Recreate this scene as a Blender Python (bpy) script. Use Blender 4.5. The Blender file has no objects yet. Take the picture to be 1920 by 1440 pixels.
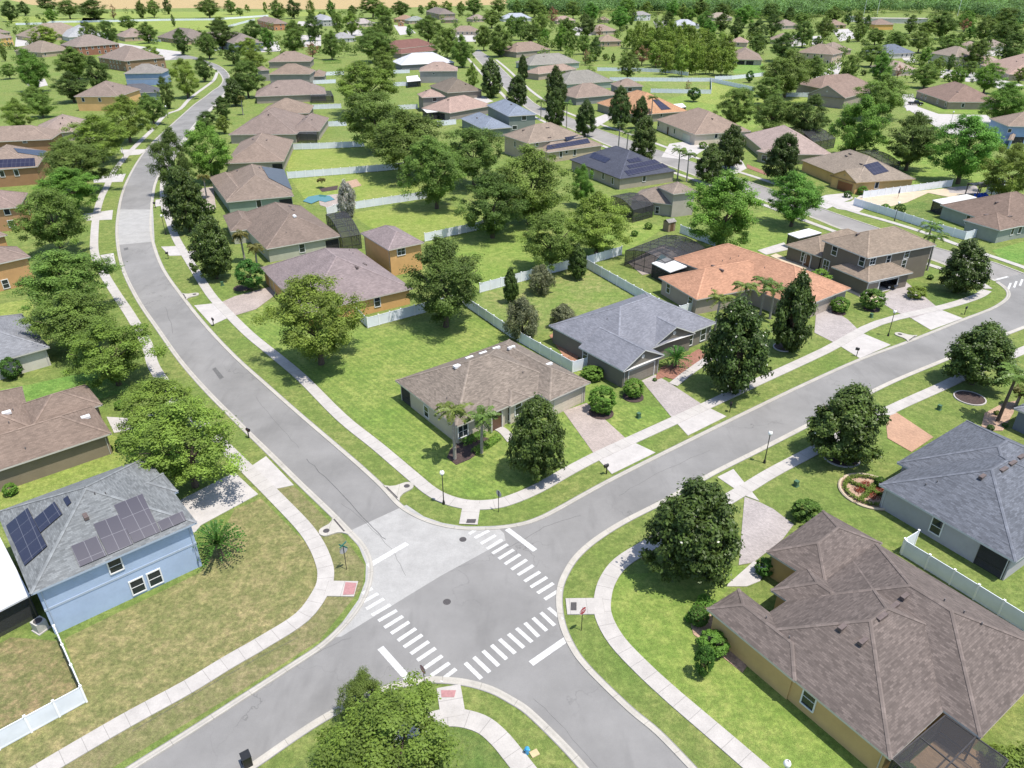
import bpy, math, random
import numpy as np
from mathutils import Vector, Matrix
from mathutils.geometry import tessellate_polygon
random.seed(5); RNG = np.random.default_rng(11)
C = bpy.context.scene.collection
PITCH = .50; OV = .45
# ------------------------------------------------------------------ survey of the place, in metres (x east, y north, z up)
D = {}
D['road_end'] = [[98.93,121.65],[95.46,129.96],[90.03,127.8]]
D['kerb'] = [
  [[[-282.86,569.68],[-251.89,536.45],[-216.9,488.59],[-204.56,488.59],[-195.28,491.53],[-178.63,466.24],[-164.46,440.87],[-154.39,420.17],[-145.15,397.23],[-139.61,376.51],[-137.45,361.01],[-134.57,343.6],[-131.46,322.22],[-126.32,294.97],[-121.29,268.73],[-116.84,246.42],[-111.14,224.41],[-104.5,202.71],[-98.66,185.94],[-92.86,171.43],[-86.38,156.5],[-79.6,142.68],[-72.59,129.96],[-63.93,116.43],[-55.96,105.23],[-48.57,94.97],[-41.45,86.03],[-33.77,77.07],[-28.83,71.44],[-23.86,65.7],[-19.47,60.75],[-16.92,57.73],[-15.04,55.37],[-14.02,53.14],[-13.68,50.88],[-13.91,48.55],[-14.74,46.17],[-16.28,43.65],[-18.41,41.45],[-20.86,39.04],[-24.76,35.24],[-27.74,32.42],[-31.51,28.67]],0.62,1],
  [[[-23.34,27.97],[-20.64,30.35],[-18.22,32.46],[-16.48,34.12],[-14.52,35.87],[-12.32,37.49],[-10.3,38.59],[-8.61,39.19],[-7.24,39.49],[-6.06,39.59],[-3.83,39.34],[-1.81,38.69],[-0.21,37.72],[1.02,36.78],[3.04,34.54],[4.7,32.46],[6.89,29.39]],0.62,1],
  [[[15.76,28.67],[13.35,32.37],[11.21,35.42],[9.48,37.3],[7.57,39.74],[6.32,41.51],[5.51,43.03],[4.81,45.27],[4.58,47.59],[4.76,49.86],[5.44,51.85],[6.56,53.94],[8.5,56.22],[11.68,58.97],[16.53,62.43],[23.05,67.47],[29.65,72.1],[37.49,77.68],[44.75,82.97],[52.92,88.66],[62.89,94.81],[72.04,100.53],[80.9,105.82],[94.45,113.52]],0.62,1],
  [[[87.66,125.69],[87.55,123.65],[86.96,121.16],[85.1,118.29],[81.22,114.85],[77.25,112.21],[72.71,109.46],[60.74,101.81],[50.99,95.98],[40.15,88.51],[29.46,80.71],[20.59,74.12],[10.74,66.67],[4.52,61.54],[2.5,60.06],[0.71,59.22],[-1.64,58.72],[-4.75,58.63],[-7.31,59.22],[-9.47,60.32],[-11.65,62.16],[-13.94,65.31],[-17.02,69.1],[-20.37,72.99],[-27.53,81.24],[-33.81,88.66],[-40.11,96.15],[-47.38,105.62],[-55.37,116.89],[-65.54,132.18],[-74.34,148.29],[-79.87,160.31],[-84.45,171.43],[-88.65,182.0],[-94.69,198.7],[-101.09,222.34],[-108.86,256.7],[-118.08,304.37],[-125.56,339.12],[-133.19,369.47],[-141.41,397.23],[-150.34,422.38],[-166.34,455.77],[-183.98,482.81],[-200.65,506.73],[-224.28,529.57],[-263.26,561.96],[-293.66,598.35]],0.62,1],
  [[[-22.92,550.75],[-15.64,513.06],[-10.22,479.97],[-5.01,440.87],[0.54,399.21],[6.98,342.09],[11.32,318.24],[16.66,303.17],[22.1,291.58],[29.58,271.65],[38.9,250.61],[48.57,229.4],[59.24,205.67],[66.27,190.55],[73.48,172.31],[79.42,159.54],[86.59,144.62],[92.81,137.12],[95.62,130.23],[97.85,122.89]],0.55,-1],
  [[[-25.97,522.84],[-18.84,471.64],[-12.07,429.14],[-5.11,378.31],[0.47,342.09],[5.79,313.07],[10.6,296.12],[16.5,280.77],[24.11,260.29],[31.69,239.98],[42.52,219.62],[56.1,189.51],[67.62,166.33],[71.32,156.88],[78.22,144.62],[84.4,131.62],[88.05,126.22]],0.55,1],
]
D['walk'] = [
  [[[-127.72,348.19],[-122.21,322.22],[-115.34,283.94],[-105.74,243.16],[-97.24,210.55],[-90.57,192.13],[-83.27,174.99],[-77.92,164.28],[-70.72,150.36],[-62.11,135.63],[-52.99,120.44],[-48.12,113.52],[-40.95,103.88],[-34.41,96.15],[-29.14,89.72],[-21.69,79.56],[-16.12,73.1],[-11.22,67.17],[-8.92,64.46],[-6.88,62.88],[-4.54,62.07],[-2.1,62.16],[-0.17,62.88],[2.75,64.83],[6.87,68.48],[11.36,72.1],[21.71,79.68],[31.34,86.9],[46.66,98.21],[58.84,108.02],[73.01,114.62],[80.39,118.76],[83.85,121.65]],1.55],
  [[[-158.12,426.87],[-151.0,403.25],[-146.93,385.67],[-141.88,354.49],[-137.89,333.31],[-132.61,310.54],[-132.94,297.27],[-125.11,265.86],[-120.81,246.42],[-115.42,224.41],[-109.42,203.3],[-105.74,193.74],[-101.73,182.0],[-95.87,167.58],[-88.58,151.77],[-82.92,140.47],[-77.64,132.18],[-69.96,121.16],[-62.55,110.92],[-55.45,100.53],[-50.93,92.69],[-44.7,84.62],[-38.07,77.07],[-32.12,70.58],[-28.98,67.17],[-25.51,63.34],[-21.51,58.8],[-19.49,55.99],[-18.13,53.43],[-17.52,51.57],[-17.49,49.66],[-18.48,46.53],[-21.13,43.71],[-23.42,41.61],[-25.87,39.19],[-29.45,36.14],[-33.45,32.37],[-36.75,29.03]],1.55],
  [[[81.52,101.44],[65.79,92.05],[57.98,87.04],[48.27,80.98],[36.08,72.43],[29.4,67.77],[25.26,64.55],[18.79,59.64],[13.59,55.83],[10.52,53.35],[8.97,51.02],[8.23,48.74],[8.09,46.53],[8.93,43.82],[10.75,40.92],[12.49,38.59],[13.26,37.63],[15.89,34.42],[17.54,32.37],[19.94,29.39]],1.55],
  [[[-11.98,31.27],[-10.81,33.11],[-8.75,34.98],[-6.48,36.09],[-4.48,36.51],[-2.43,36.0],[-1.03,34.85],[0.23,33.23],[1.5,31.5],[2.92,29.75]],1.55],
  [[[-9.74,488.59],[-2.05,438.48],[6.81,372.96],[14.2,330.47],[21.79,301.97],[30.68,280.77],[40.25,260.29],[51.05,233.83],[61.09,211.81],[68.49,196.47],[76.59,177.27],[79.62,169.7],[84.48,161.88],[88.78,153.56],[91.78,145.61],[94.06,140.47],[97.31,133.03],[99.49,125.44]],1.45],
  [[[-27.91,500.54],[-20.06,448.2],[-13.01,403.25],[-6.11,361.01],[2.15,314.34],[16.02,271.65],[24.61,251.47],[41.16,214.36],[56.14,184.44],[66.64,161.09],[68.43,157.25],[74.16,145.28],[78.02,137.72],[81.37,132.18],[84.32,125.95],[84.55,122.4]],1.45],
  [[[-4.27,62.34],[-4.49,58.88]],1.9],
  [[[-17.11,49.93],[-14.34,49.86]],1.9],
  [[[8.22,47.78],[4.87,47.72]],1.9],
  [[[-4.48,36.55],[-5.05,39.29]],1.9],
  [[[22.05,87.92],[24.79,91.26],[28.85,95.81]],1.3],
  [[[0.0,74.12],[-0.99,76.23],[-1.99,77.44],[-2.3,79.3]],1.2],
  [[[-47.89,79.05],[-45.43,81.24],[-44.54,84.2]],1.2],
]
D['mats'] = [[[[-15.41,49.07],[-15.48,50.67],[-14.42,50.54],[-14.4,49.13]],'red'],[[[-5.52,38.25],[-5.62,38.89],[-4.43,38.89],[-4.52,38.25]],'red'],[[[-4.72,59.05],[-4.64,59.64],[-3.7,59.64],[-3.79,59.05]],'iron'],[[[5.22,47.22],[5.29,48.16],[5.81,48.16],[5.74,47.22]],'iron']]
D['drive'] = [
  [[[6.6,81.11],[9.8,83.11],[13.85,74.7],[9.7,71.33]],'pinkpav'],
  [[[9.63,71.22],[13.85,74.7],[16.91,71.77],[11.27,67.57]],'con'],
  [[[17.93,89.11],[20.06,90.8],[21.37,88.96],[24.9,82.7],[20.35,79.3]],'greypav'],
  [[[20.35,79.3],[24.9,82.7],[27.31,79.81],[21.5,75.4]],'con'],
  [[[50.17,111.78],[53.37,113.74],[54.45,109.25],[54.65,103.88],[49.49,99.99],[47.3,104.46]],'greypav'],
  [[[49.41,99.99],[54.81,104.07],[57.31,100.17],[50.84,95.81]],'con'],
  [[[62.53,118.05],[71.48,125.44],[71.46,113.52],[65.1,109.66],[63.66,112.42]],'greypav'],
  [[[65.01,109.66],[71.37,113.52],[73.36,109.87],[65.96,105.43]],'con'],
  [[[-49.77,115.98],[-48.13,119.0],[-43.18,123.4],[-41.17,119.95],[-42.77,113.52],[-45.68,110.71]],'pinkpav'],
  [[[-53.69,115.07],[-49.76,116.2],[-45.75,110.92],[-47.94,107.21]],'con'],
  [[[-37.08,61.1],[-31.43,67.87],[-27.58,63.89],[-31.91,58.8],[-32.11,57.57]],'con'],
  [[[-29.87,69.1],[-28.77,71.01],[-24.11,65.5],[-26.13,64.74]],'con'],
  [[[-51.57,79.68],[-48.01,79.3],[-46.85,76.71],[-48.89,75.99]],'con'],
  [[[47.5,79.68],[49.39,80.71],[51.3,75.05],[47.15,71.88],[45.62,74.81]],'brownpav'],
  [[[44.05,79.56],[47.78,81.9],[49.33,80.58],[47.44,79.56]],'con'],
  [[[25.13,63.43],[26.48,62.52],[27.61,61.36],[28.93,58.88],[27.06,56.62],[23.25,53.35],[21.71,52.99]],'greypav'],
  [[[23.05,66.97],[25.24,68.48],[26.53,62.7],[25.24,63.62]],'con'],
  [[[19.73,50.2],[23.29,53.5],[24.48,52.85],[23.14,50.88],[21.71,50.2]],'con'],
  [[[-99.07,167.58],[-96.57,169.28],[-93.66,171.0],[-90.37,163.48],[-96.59,162.68]],'con'],
  [[[-81.56,139.85],[-79.5,141.1],[-75.61,133.89],[-77.24,133.89]],'con'],
  [[[-113.93,202.71],[-106.42,205.67],[-103.34,197.02],[-110.44,195.92]],'con'],
  [[[-122.59,236.1],[-113.61,236.87],[-113.0,229.4],[-116.72,227.95]],'con'],
  [[[-71.62,144.95],[-68.71,145.28],[-65.07,142.04],[-63.38,142.68],[-61.92,140.16],[-67.7,139.54]],'con'],
  [[[-87.25,179.61],[-84.43,181.03],[-82.56,175.44],[-85.0,173.64]],'con'],
  [[[-80.74,189.51],[-77.55,192.13],[-70.1,172.75],[-69.83,168.43],[-75.35,174.99]],'pinkpav'],
  [[[76.07,175.89],[82.38,178.2],[94.17,192.13],[94.22,185.94],[80.69,169.28],[76.71,171.87]],'con'],
  [[[71.42,177.27],[78.41,183.95],[84.8,185.94],[84.17,181.03],[74.2,171.87]],'con'],
  [[[50.61,244.78],[61.52,251.47],[62.54,240.77],[51.96,222.34],[44.7,225.82]],'con'],
  [[[61.3,215.65],[67.71,222.34],[66.37,211.81],[59.95,203.3]],'con'],
  [[[27.46,283.94],[36.05,299.6],[38.32,292.7],[30.35,273.63]],'con'],
  [[[166.99,331.88],[164.83,316.93],[164.8,299.6],[182.03,297.27],[178.15,286.08],[155.55,251.47],[148.7,262.13],[154.75,294.97],[159.19,316.93]],'con'],
  [[[172.65,348.19],[179.33,351.31],[162.8,311.8],[155.79,306.81]],'con'],
  [[[-187.48,602.67],[-176.84,611.5],[-154.21,539.96],[-165.72,532.99]],'con'],
  [[[-286.98,577.6],[-295.29,602.67],[-241.61,554.44],[-216.85,532.99],[-208.46,488.59],[-220.8,488.59]],'con'],
  [[[-395.92,649.41],[-375.04,639.52],[-345.61,585.73],[-350.1,569.68]],'con'],
  [[[-245.93,397.23],[-236.37,401.22],[-222.23,378.31],[-223.92,367.75]],'con'],
  [[[284.99,727.83],[304.27,740.54],[276.72,649.41],[247.17,611.5]],'con'],
  [[[217.12,649.41],[240.58,680.93],[212.92,585.73],[197.59,569.68]],'con'],
  [[[-113.92,788.59],[-97.45,767.28],[-81.46,692.1],[-92.13,670.11]],'con'],
  [[[-46.9,703.63],[-29.42,692.1],[-29.35,620.57],[-39.95,620.57]],'con'],
  [[[238.73,440.87],[248.76,426.87],[245.93,397.23],[245.22,378.31],[226.93,364.35],[229.89,397.23]],'con'],
  [[[-21.41,330.47],[-12.9,345.12],[-7.89,330.47],[-15.18,316.93]],'con'],
  [[[-175.49,670.11],[-157.06,670.11],[-136.26,577.6],[-146.5,569.68]],'con'],
  [[[-48.31,182.97],[-41.05,185.94],[-37.29,174.99],[-39.72,169.28],[-45.98,174.99]],'pinkpav'],
  [[[22.29,135.93],[30.65,145.94],[37.75,139.54],[29.69,131.34],[24.14,129.14]],'pinkpav'],
  [[[28.03,32.46],[32.48,35.33],[35.13,32.46],[30.27,29.03]],'sandpav'],
  [[[56.37,147.62],[49.42,142.68],[50.38,140.16],[56.07,143.32]],'con'],
  [[[51.04,139.54],[52.59,140.79],[63.45,118.05],[61.55,115.75]],'sand'],
  [[[5.79,103.31],[6.86,104.84],[9.8,96.49],[9.13,92.85],[7.53,96.49]],'mulchred'],
  [[[84.17,181.03],[98.26,185.94],[114.39,191.08],[117.65,186.95],[109.16,181.03],[104.99,185.94],[95.57,177.27],[86.78,171.87]],'sand'],
  [[[112.46,191.08],[121.07,193.2],[117.35,183.95],[110.37,185.94]],'greypav'],
  [[[178.27,519.54],[185.23,522.84],[173.38,482.81],[166.96,482.81]],'con'],
  [[[243.29,659.6],[252.53,664.82],[225.26,585.73],[216.78,585.73]],'con'],
  [[[233.08,433.76],[239.23,436.11],[226.06,407.36],[218.45,405.29]],'con'],
  [[[234.29,409.44],[238.69,409.44],[227.27,389.45],[223.56,391.37]],'con'],
  [[[-49.58,670.11],[-30.95,675.48],[-27.33,611.5],[-43.9,607.05]],'con'],
  [[[-146.04,721.63],[-134.89,727.83],[-120.17,664.82],[-131.8,659.6]],'con'],
  [[[192.55,488.59],[194.72,471.64],[171.58,417.98],[152.37,397.23],[153.62,405.29],[170.97,431.44]],'con'],
  [[[242.52,500.54],[252.75,506.73],[241.96,477.17],[232.4,471.64]],'con'],
  [[[313.42,539.96],[328.93,547.11],[312.87,513.06],[297.45,506.73]],'con'],
  [[[-218.94,843.05],[-195.19,834.83],[-180.91,767.28],[-205.48,781.36]],'con'],
  [[[53.05,753.68],[69.97,767.28],[65.81,670.11],[51.86,659.6]],'con'],
  [[[145.05,843.05],[168.51,859.98],[154.93,767.28],[132.63,753.68]],'con'],
]
D['patch'] = [[[-16.28,58.06],[-11.24,62.07],[-9.17,60.15],[-7.14,59.13],[-4.75,58.55],[-1.64,58.63],[-0.81,57.57],[-0.64,56.46],[-6.68,51.57],[-14.61,44.33],[-15.27,44.22],[-14.74,46.17],[-13.91,48.55],[-13.68,50.88],[-14.02,53.14],[-15.04,55.37]],[[-92.86,171.43],[-84.45,171.43],[-74.34,148.29],[-81.23,145.94]]]
D['dark'] = [[[-42.67,92.53],[-42.38,93.01],[-40.15,90.03],[-40.53,89.42]],[[-78.8,143.97],[-78.22,144.62],[-77.53,143.32],[-78.1,142.68]]]
D['bars'] = [[[-13.68,49.27],[-12.87,49.97],0.36],[[-13.66,48.12],[-12.24,49.31],0.36],[[-13.01,47.44],[-11.61,48.66],0.36],[[-12.38,46.72],[-10.91,47.95],0.36],[[-11.71,46.05],[-10.26,47.28],0.36],[[-11.06,45.31],[-9.63,46.6],0.36],[[-10.39,44.66],[-8.99,45.95],0.36],[[-9.71,43.89],[-8.32,45.21],0.36],[[-9.11,43.2],[-7.7,44.51],0.36],[[-8.45,42.5],[-7.07,43.8],0.36],[[-7.83,41.83],[-6.43,43.1],0.36],[[-7.15,41.06],[-5.8,42.31],0.36],[[-6.54,40.33],[-5.15,41.58],0.36],[[-5.75,39.82],[-4.57,40.98],0.36],[[-3.85,41.59],[-2.46,40.03],0.36],[[-3.17,42.17],[-1.81,40.66],0.36],[[-2.43,42.83],[-1.09,41.29],0.36],[[-1.73,43.42],[-0.44,41.95],0.36],[[-1.06,44.05],[0.27,42.55],0.36],[[-0.31,44.62],[1.0,43.14],0.36],[[0.39,45.25],[1.69,43.74],0.36],[[1.13,45.85],[2.28,44.32],0.36],[[1.85,46.41],[2.99,44.96],0.36],[[2.56,47.03],[3.71,45.55],0.36],[[3.26,47.59],[4.42,46.21],0.36],[[1.72,50.09],[3.29,51.38],0.36],[[2.33,49.35],[3.85,50.6],0.36],[[2.95,48.59],[4.47,49.82],0.36],[[-4.31,57.44],[-3.62,58.17],0.36],[[-3.74,56.83],[-2.35,57.95],0.36],[[-3.09,55.99],[-1.65,57.25],0.36],[[-2.45,55.22],[-0.98,56.59],0.36],[[-1.91,54.59],[-0.41,55.91],0.36],[[-1.29,53.84],[0.17,55.14],0.36],[[-0.68,53.11],[0.78,54.46],0.36],[[-0.05,52.39],[1.43,53.72],0.36],[[0.55,51.66],[2.04,52.94],0.36],[[1.16,50.83],[2.64,52.09],0.36],[[-11.08,43.14],[-8.12,39.74],0.58],[[1.56,41.51],[4.74,44.14],0.58],[[-0.51,58.2],[2.27,55.02],0.58],[[-13.76,52.82],[-10.42,56.04],0.58],[[87.72,126.48],[91.52,128.33],0.5],[[87.91,122.15],[90.16,125.18],0.35],[[89.47,123.02],[91.76,126.08],0.35],[[91.04,123.9],[93.38,127.0],0.35],[[92.63,124.79],[95.02,127.93],0.35],[[94.24,125.69],[96.68,128.87],0.35],[[95.87,126.61],[98.35,129.82],0.35]]
D['crack'] = [[[[-0.53,55.45],[1.34,56.77],[3.83,58.8],[7.07,60.32]],0.07],[[[-23.87,70.36],[-20.15,65.99],[-15.55,60.06],[-12.7,56.62]],0.12],[[[-18.21,62.25],[-14.78,58.8],[-11.44,54.46],[-10.04,51.57]],0.05],[[[-58.37,114.62],[-55.48,109.25],[-52.89,104.26]],0.09],[[[-17.62,41.77],[-15.69,43.03],[-13.68,44.28]],0.05],[[[11.55,63.62],[16.25,67.47],[23.37,72.21]],0.05],[[[-34.06,84.62],[-29.4,78.05],[-25.4,72.76]],0.05],[[[-28.44,35.42],[-23.25,40.2],[-18.25,44.28]],0.04],[[[6.11,32.46],[4.01,35.42],[1.67,38.2]],0.04]]
D['manhole'] = [[-4.91,56.62],[-5.87,48.29]]
D['inlet'] = [[[-11.58,65.22],[-13.06,64.09]],[[-18.83,57.82],[-17.71,58.68]],[[-55.33,119.71],[-56.72,118.86]],[[60.29,103.69],[61.55,102.31]]]
D['lawn'] = [
  [[[-44.64,109.66],[-41.05,116.89],[-25.93,109.25],[-22.72,105.62],[-6.58,111.35],[-0.16,102.56],[10.48,90.8],[14.72,83.24],[21.68,81.24],[11.46,72.99],[2.36,65.7],[-2.3,63.07],[-6.37,63.8],[-10.23,67.47],[-16.98,75.63],[-30.45,92.85]],'mow'],
  [[[-38.22,44.1],[-29.42,52.13],[-29.3,61.36],[-27.01,63.16],[-19.68,55.22],[-17.92,51.57],[-18.92,46.97],[-27.69,38.45],[-31.56,34.46],[-35.83,31.07],[-37.46,30.12],[-38.95,32.46],[-37.53,33.9],[-33.17,37.91]],'dry'],
  [[[-26.04,65.02],[-24.0,65.31],[-17.27,57.57],[-14.1,52.99],[-13.81,50.2],[-16.36,43.99],[-21.21,39.19],[-29.17,31.97],[-31.75,29.75],[-33.7,31.27],[-25.68,38.69],[-18.61,45.75],[-17.02,49.53],[-17.98,52.99],[-21.35,58.8]],'dryv'],
  [[[-38.96,33.69],[-44.38,42.31],[-42.88,44.28],[-38.47,43.88],[-33.37,38.06],[-37.66,34.12]],'dryp'],
  [[[9.04,51.57],[22.48,52.99],[17.5,46.97],[27.69,32.05],[26.5,28.67],[20.54,29.03],[17.57,32.46],[12.51,38.69],[9.09,43.99],[8.42,48.23]],'lime'],
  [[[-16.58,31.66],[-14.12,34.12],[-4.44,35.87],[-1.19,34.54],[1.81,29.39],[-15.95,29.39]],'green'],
  [[[-5.16,120.92],[10.89,132.18],[14.17,132.75],[21.05,119.95],[5.83,104.26],[0.0,103.31],[-5.98,111.78]],'patchy'],
  [[[-17.68,147.62],[-7.72,155.02],[-2.35,158.39],[5.93,160.31],[10.58,133.6],[-5.17,121.41],[-13.22,133.6]],'lime'],
  [[[-37.08,168.43],[-20.95,180.08],[-8.65,168.43],[-7.78,156.5],[-18.34,148.64],[-31.67,158.39]],'lime2'],
  [[[-59.48,199.83],[-30.38,209.93],[-21.14,182.0],[-35.76,174.99],[-51.29,181.03]],'lime2'],
  [[[-70.02,234.58],[-46.55,239.19],[-39.02,210.55],[-60.36,201.55]],'lime2'],
  [[[97.2,240.77],[120.6,271.65],[128.88,248.92],[146.44,222.34],[125.42,191.08],[98.26,185.94],[107.07,222.34]],'lime'],
  [[[63.11,330.47],[97.07,378.31],[111.55,357.72],[112.78,316.93],[80.28,262.13],[77.33,304.37]],'lime'],
  [[[129.39,471.64],[147.61,471.64],[136.1,426.87],[117.78,422.38]],'bright'],
  [[[53.19,166.33],[59.97,170.57],[62.7,156.5],[55.81,147.62],[48.67,136.52],[44.88,145.94]],'mow'],
  [[[18.54,168.43],[34.01,158.39],[22.31,140.79],[14.55,137.12]],'lime'],
  [[[167.19,304.37],[171.49,340.6],[177.11,345.12],[174.55,310.54],[189.45,310.54],[183.71,298.43]],'lime'],
  [[[-69.4,86.75],[-65.89,88.22],[-57.85,92.85],[-51.33,86.75],[-56.43,82.57],[-65.68,80.58]],'bright'],
  [[[-57.17,66.48],[-48.98,75.63],[-46.24,73.89],[-42.57,68.48],[-48.52,63.62],[-53.57,60.49]],'lime2'],
  [[[-86.89,115.75],[-82.76,118.05],[-78.53,111.35],[-81.5,106.81]],'lime2'],
  [[[-461.93,826.77],[-364.73,851.43],[-272.55,914.92],[-268.95,859.98],[-261.06,747.05],[-289.66,703.63],[-335.64,703.63],[-419.8,767.28]],'lime2'],
  [[[-285.41,594.09],[-272.89,629.91],[-231.43,585.73],[-224.89,539.96],[-235.6,539.96]],'lime'],
  [[[46.6,466.24],[95.32,417.98],[101.88,387.55],[79.76,345.12],[66.41,378.31],[45.98,429.14]],'patchy'],
  [[[97.44,387.55],[109.13,357.72],[135.23,330.47],[93.66,310.54],[76.63,330.47]],'lime2'],
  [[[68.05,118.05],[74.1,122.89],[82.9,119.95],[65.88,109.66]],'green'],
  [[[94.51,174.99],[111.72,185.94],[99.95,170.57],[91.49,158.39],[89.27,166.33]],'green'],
  [[[96.68,142.68],[108.25,149.32],[101.72,133.6],[95.27,136.52]],'bright'],
]
D['field'] = [[[-698.99,1208.1],[-532.67,1087.47],[-416.68,1115.37],[-276.98,1074.03],[-184.48,1101.25],[0.0,1225.04],[30.57,1918.39],[-1523.03,2259.07]],[[-419.4,795.95],[-495.64,811.08],[-580.78,934.78],[-441.21,895.87],[-193.59,934.78],[-211.39,1023.34],[-528.49,1023.34]]]
D['fence'] = [
  [[[-25.59,110.71],[-22.82,106.21]],'short white fence return beside the orange house wall'],
  [[[-22.82,106.21],[-17.94,109.66],[-11.89,113.96],[-8.33,115.75]],'white vinyl fence in front of the orange house'],
  [[[-8.12,115.3],[-0.25,102.93],[8.5,91.42]],'long diagonal white fence between the corner lot and the grey house yard'],
  [[[8.5,91.42],[10.89,92.85]],'short white fence piece between the diagonal fence and the grey house'],
  [[[-5.62,120.68],[10.81,132.46],[14.17,132.75]],'white fence along the back of the fenced side yard'],
  [[[14.17,132.75],[21.11,119.71],[25.52,111.78]],'white fence beside the pool cage,right side of the side yard'],
  [[[14.32,134.47],[21.7,140.16]],'white fence behind the pool cage lawn'],
  [[[36.06,153.92],[41.44,145.28]],'white fence behind the terracotta roof ridge'],
  [[[27.25,110.71],[30.29,112.64]],'short white fence between the grey house and terracotta house'],
  [[[-18.09,148.29],[-7.75,155.76],[-3.55,159.92]],'white fence across the middle backyard above the dark oak'],
  [[[-36.85,171.87],[-21.04,181.03]],'white fence running right from the kidney pool'],
  [[[-42.4,166.75],[-40.07,171.0],[-37.31,172.31]],'white fence below the kidney pool'],
  [[[-60.35,200.4],[-46.92,205.07],[-30.54,211.18]],'white fence behind the sage green house,second backyard line'],
  [[[-70.6,236.1],[-60.15,237.64],[-46.82,240.77]],'white fence beside the plain brown roof house'],
  [[[-68.28,273.63],[-59.19,275.64]],'white fence right of the black screened porch'],
  [[[-79.4,310.54],[-68.62,313.07]],'white fence right of the palm side brown roof'],
  [[[-97.73,413.67],[-88.31,417.98]],'far white fence right of the grey walled house'],
  [[[-97.16,381.96],[-85.82,385.67]],'white fence right of the wide brown roof'],
  [[[-67.98,463.58],[-63.06,466.24]],'white fence left of the white metal roof'],
  [[[-62.85,422.38],[-54.63,424.61]],'white fence left of the grey two storey house'],
  [[[-56.21,374.73],[-45.47,378.31]],'white fence below the small porch house'],
  [[[-45.17,309.29],[-37.82,311.8]],'white fence left of the pink roofed house'],
  [[[-26.64,274.63],[-20.25,278.7]],'white fence piece right of the black porch screen'],
  [[[46.44,433.76],[68.45,431.44],[84.5,424.61],[91.62,413.67]],'white fence below the pines,upper line'],
  [[[48.47,393.3],[84.36,391.37],[98.07,391.37]],'white fence below the pines,middle line'],
  [[[98.07,391.37],[110.32,359.36]],'white fence slanting right from the fence corner below the pines'],
  [[[101.58,397.23],[110.65,399.21],[129.87,411.55]],'white fence behind the small cone bush'],
  [[[62.52,354.49],[88.95,351.31]],'white fence below the pines,lower line'],
  [[[98.11,390.41],[89.32,352.9]],'short white cross fence joining two lines below the pines'],
  [[[117.52,343.6],[129.14,342.09]],'white fence left of the gabled brown house'],
  [[[81.74,174.99],[86.94,164.69],[90.73,156.13],[94.63,149.32]],'long white fence along the second street'],
  [[[94.63,149.32],[101.17,152.84]],'white fence return to the grey green house'],
  [[[86.41,181.03],[97.35,185.44],[113.98,192.13]],'white fence behind the curved garden bed'],
  [[[119.52,185.94],[121.18,182.97]],'short white fence right of the blue pergola'],
  [[[-37.51,33.86],[-35.97,35.29],[-33.17,37.91]],'white fence at the lower left corner along the dry grass'],
  [[[-33.17,37.91],[-38.42,43.88]],'white fence running up to the blue house porch'],
  [[[37.97,54.46],[40.59,50.47],[44.14,44.86],[45.71,42.31]],'white fence between the yellow and blue grey roofed houses'],
  [[[37.97,54.69],[39.9,55.91]],'short white fence end by the blue grey roofed house'],
  [[[-477.23,788.59],[-454.09,795.95]],'far white fence at the upper left corner'],
  [[[-452.05,792.26],[-458.72,818.85],[-400.14,834.83],[-364.73,851.43],[-312.47,859.98],[-273.59,924.75]],'long far white fence below the tan field'],
  [[[-261.82,753.68],[-268.95,859.98]],'white fence slanting down beside the brick house'],
  [[[-275.22,616.0],[-262.62,607.05]],'white fence piece left of the gabled house by the cul-de-sac'],
]
D['lamp'] = [[-7.28,62.25,'black street lamp with white globe at the crossing corner of the tan house'],[29.14,69.73,'black street lamp beside the sidewalk left of the round ring magnolia'],[58.3,103.31,'black street lamp on the verge in front of the taupe house driveway'],[-73.86,152.84,'street lamp on the verge beside the concrete road patch'],[-112.31,218.28,'street lamp under the left street oaks'],[-129.62,291.58,'street lamp by the left sidewalk near the bend'],[-221.63,543.51,'far street lamp at the end of the left road'],[86.03,162.68,'street lamp in front of the long white fence'],[159.07,279.73,'street lamp beside the pale cul-de-sac'],[18.19,30.09,'street lamp globe seen from above by the bottom right sidewalk']]
D['mailbox'] = [[-67.3,138.02,'black mailbox by the apron near the concrete road patch'],[-84.38,172.75,'black mailbox beside the far edge of the concrete road patch'],[-47.53,107.01,'black mailbox at the mauve roof house apron'],[10.66,67.57,'black mailbox by the tan corner house apron'],[27.98,80.84,'black mailbox by the grey house apron'],[50.65,96.49,'black mailbox left of the terracotta house apron'],[74.41,111.35,'black mailbox by the taupe house apron'],[-31.98,74.93,'black mailbox under the left oaks beside the road']]
D['stop'] = [[5.99,45.03,-49,'red stop sign facing the camera by the right crossing corner'],[-6.9,39.04,221,'red stop sign at the bottom crossing corner seen edge on'],[-1.4,60.93,41,'grey backed stop sign on the verge of the tan corner house']]
D['street_sign'] = [-15.73,52.42,131,'stop sign seen from behind with teal street name blades above']
D['utility'] = [[16.06,79.56,'small green utility pedestal between the two round bush lawns'],[58.6,110.29,'small utility box on the lawn of the terracotta house'],[31.33,65.41,'green utility box on the grass near the ring flower bed'],[-52.01,124.15,'small utility post on the lawn below the dark magnolia'],[55.2,81.5,'small pale utility box left of the leaning palm bed']]
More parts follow.
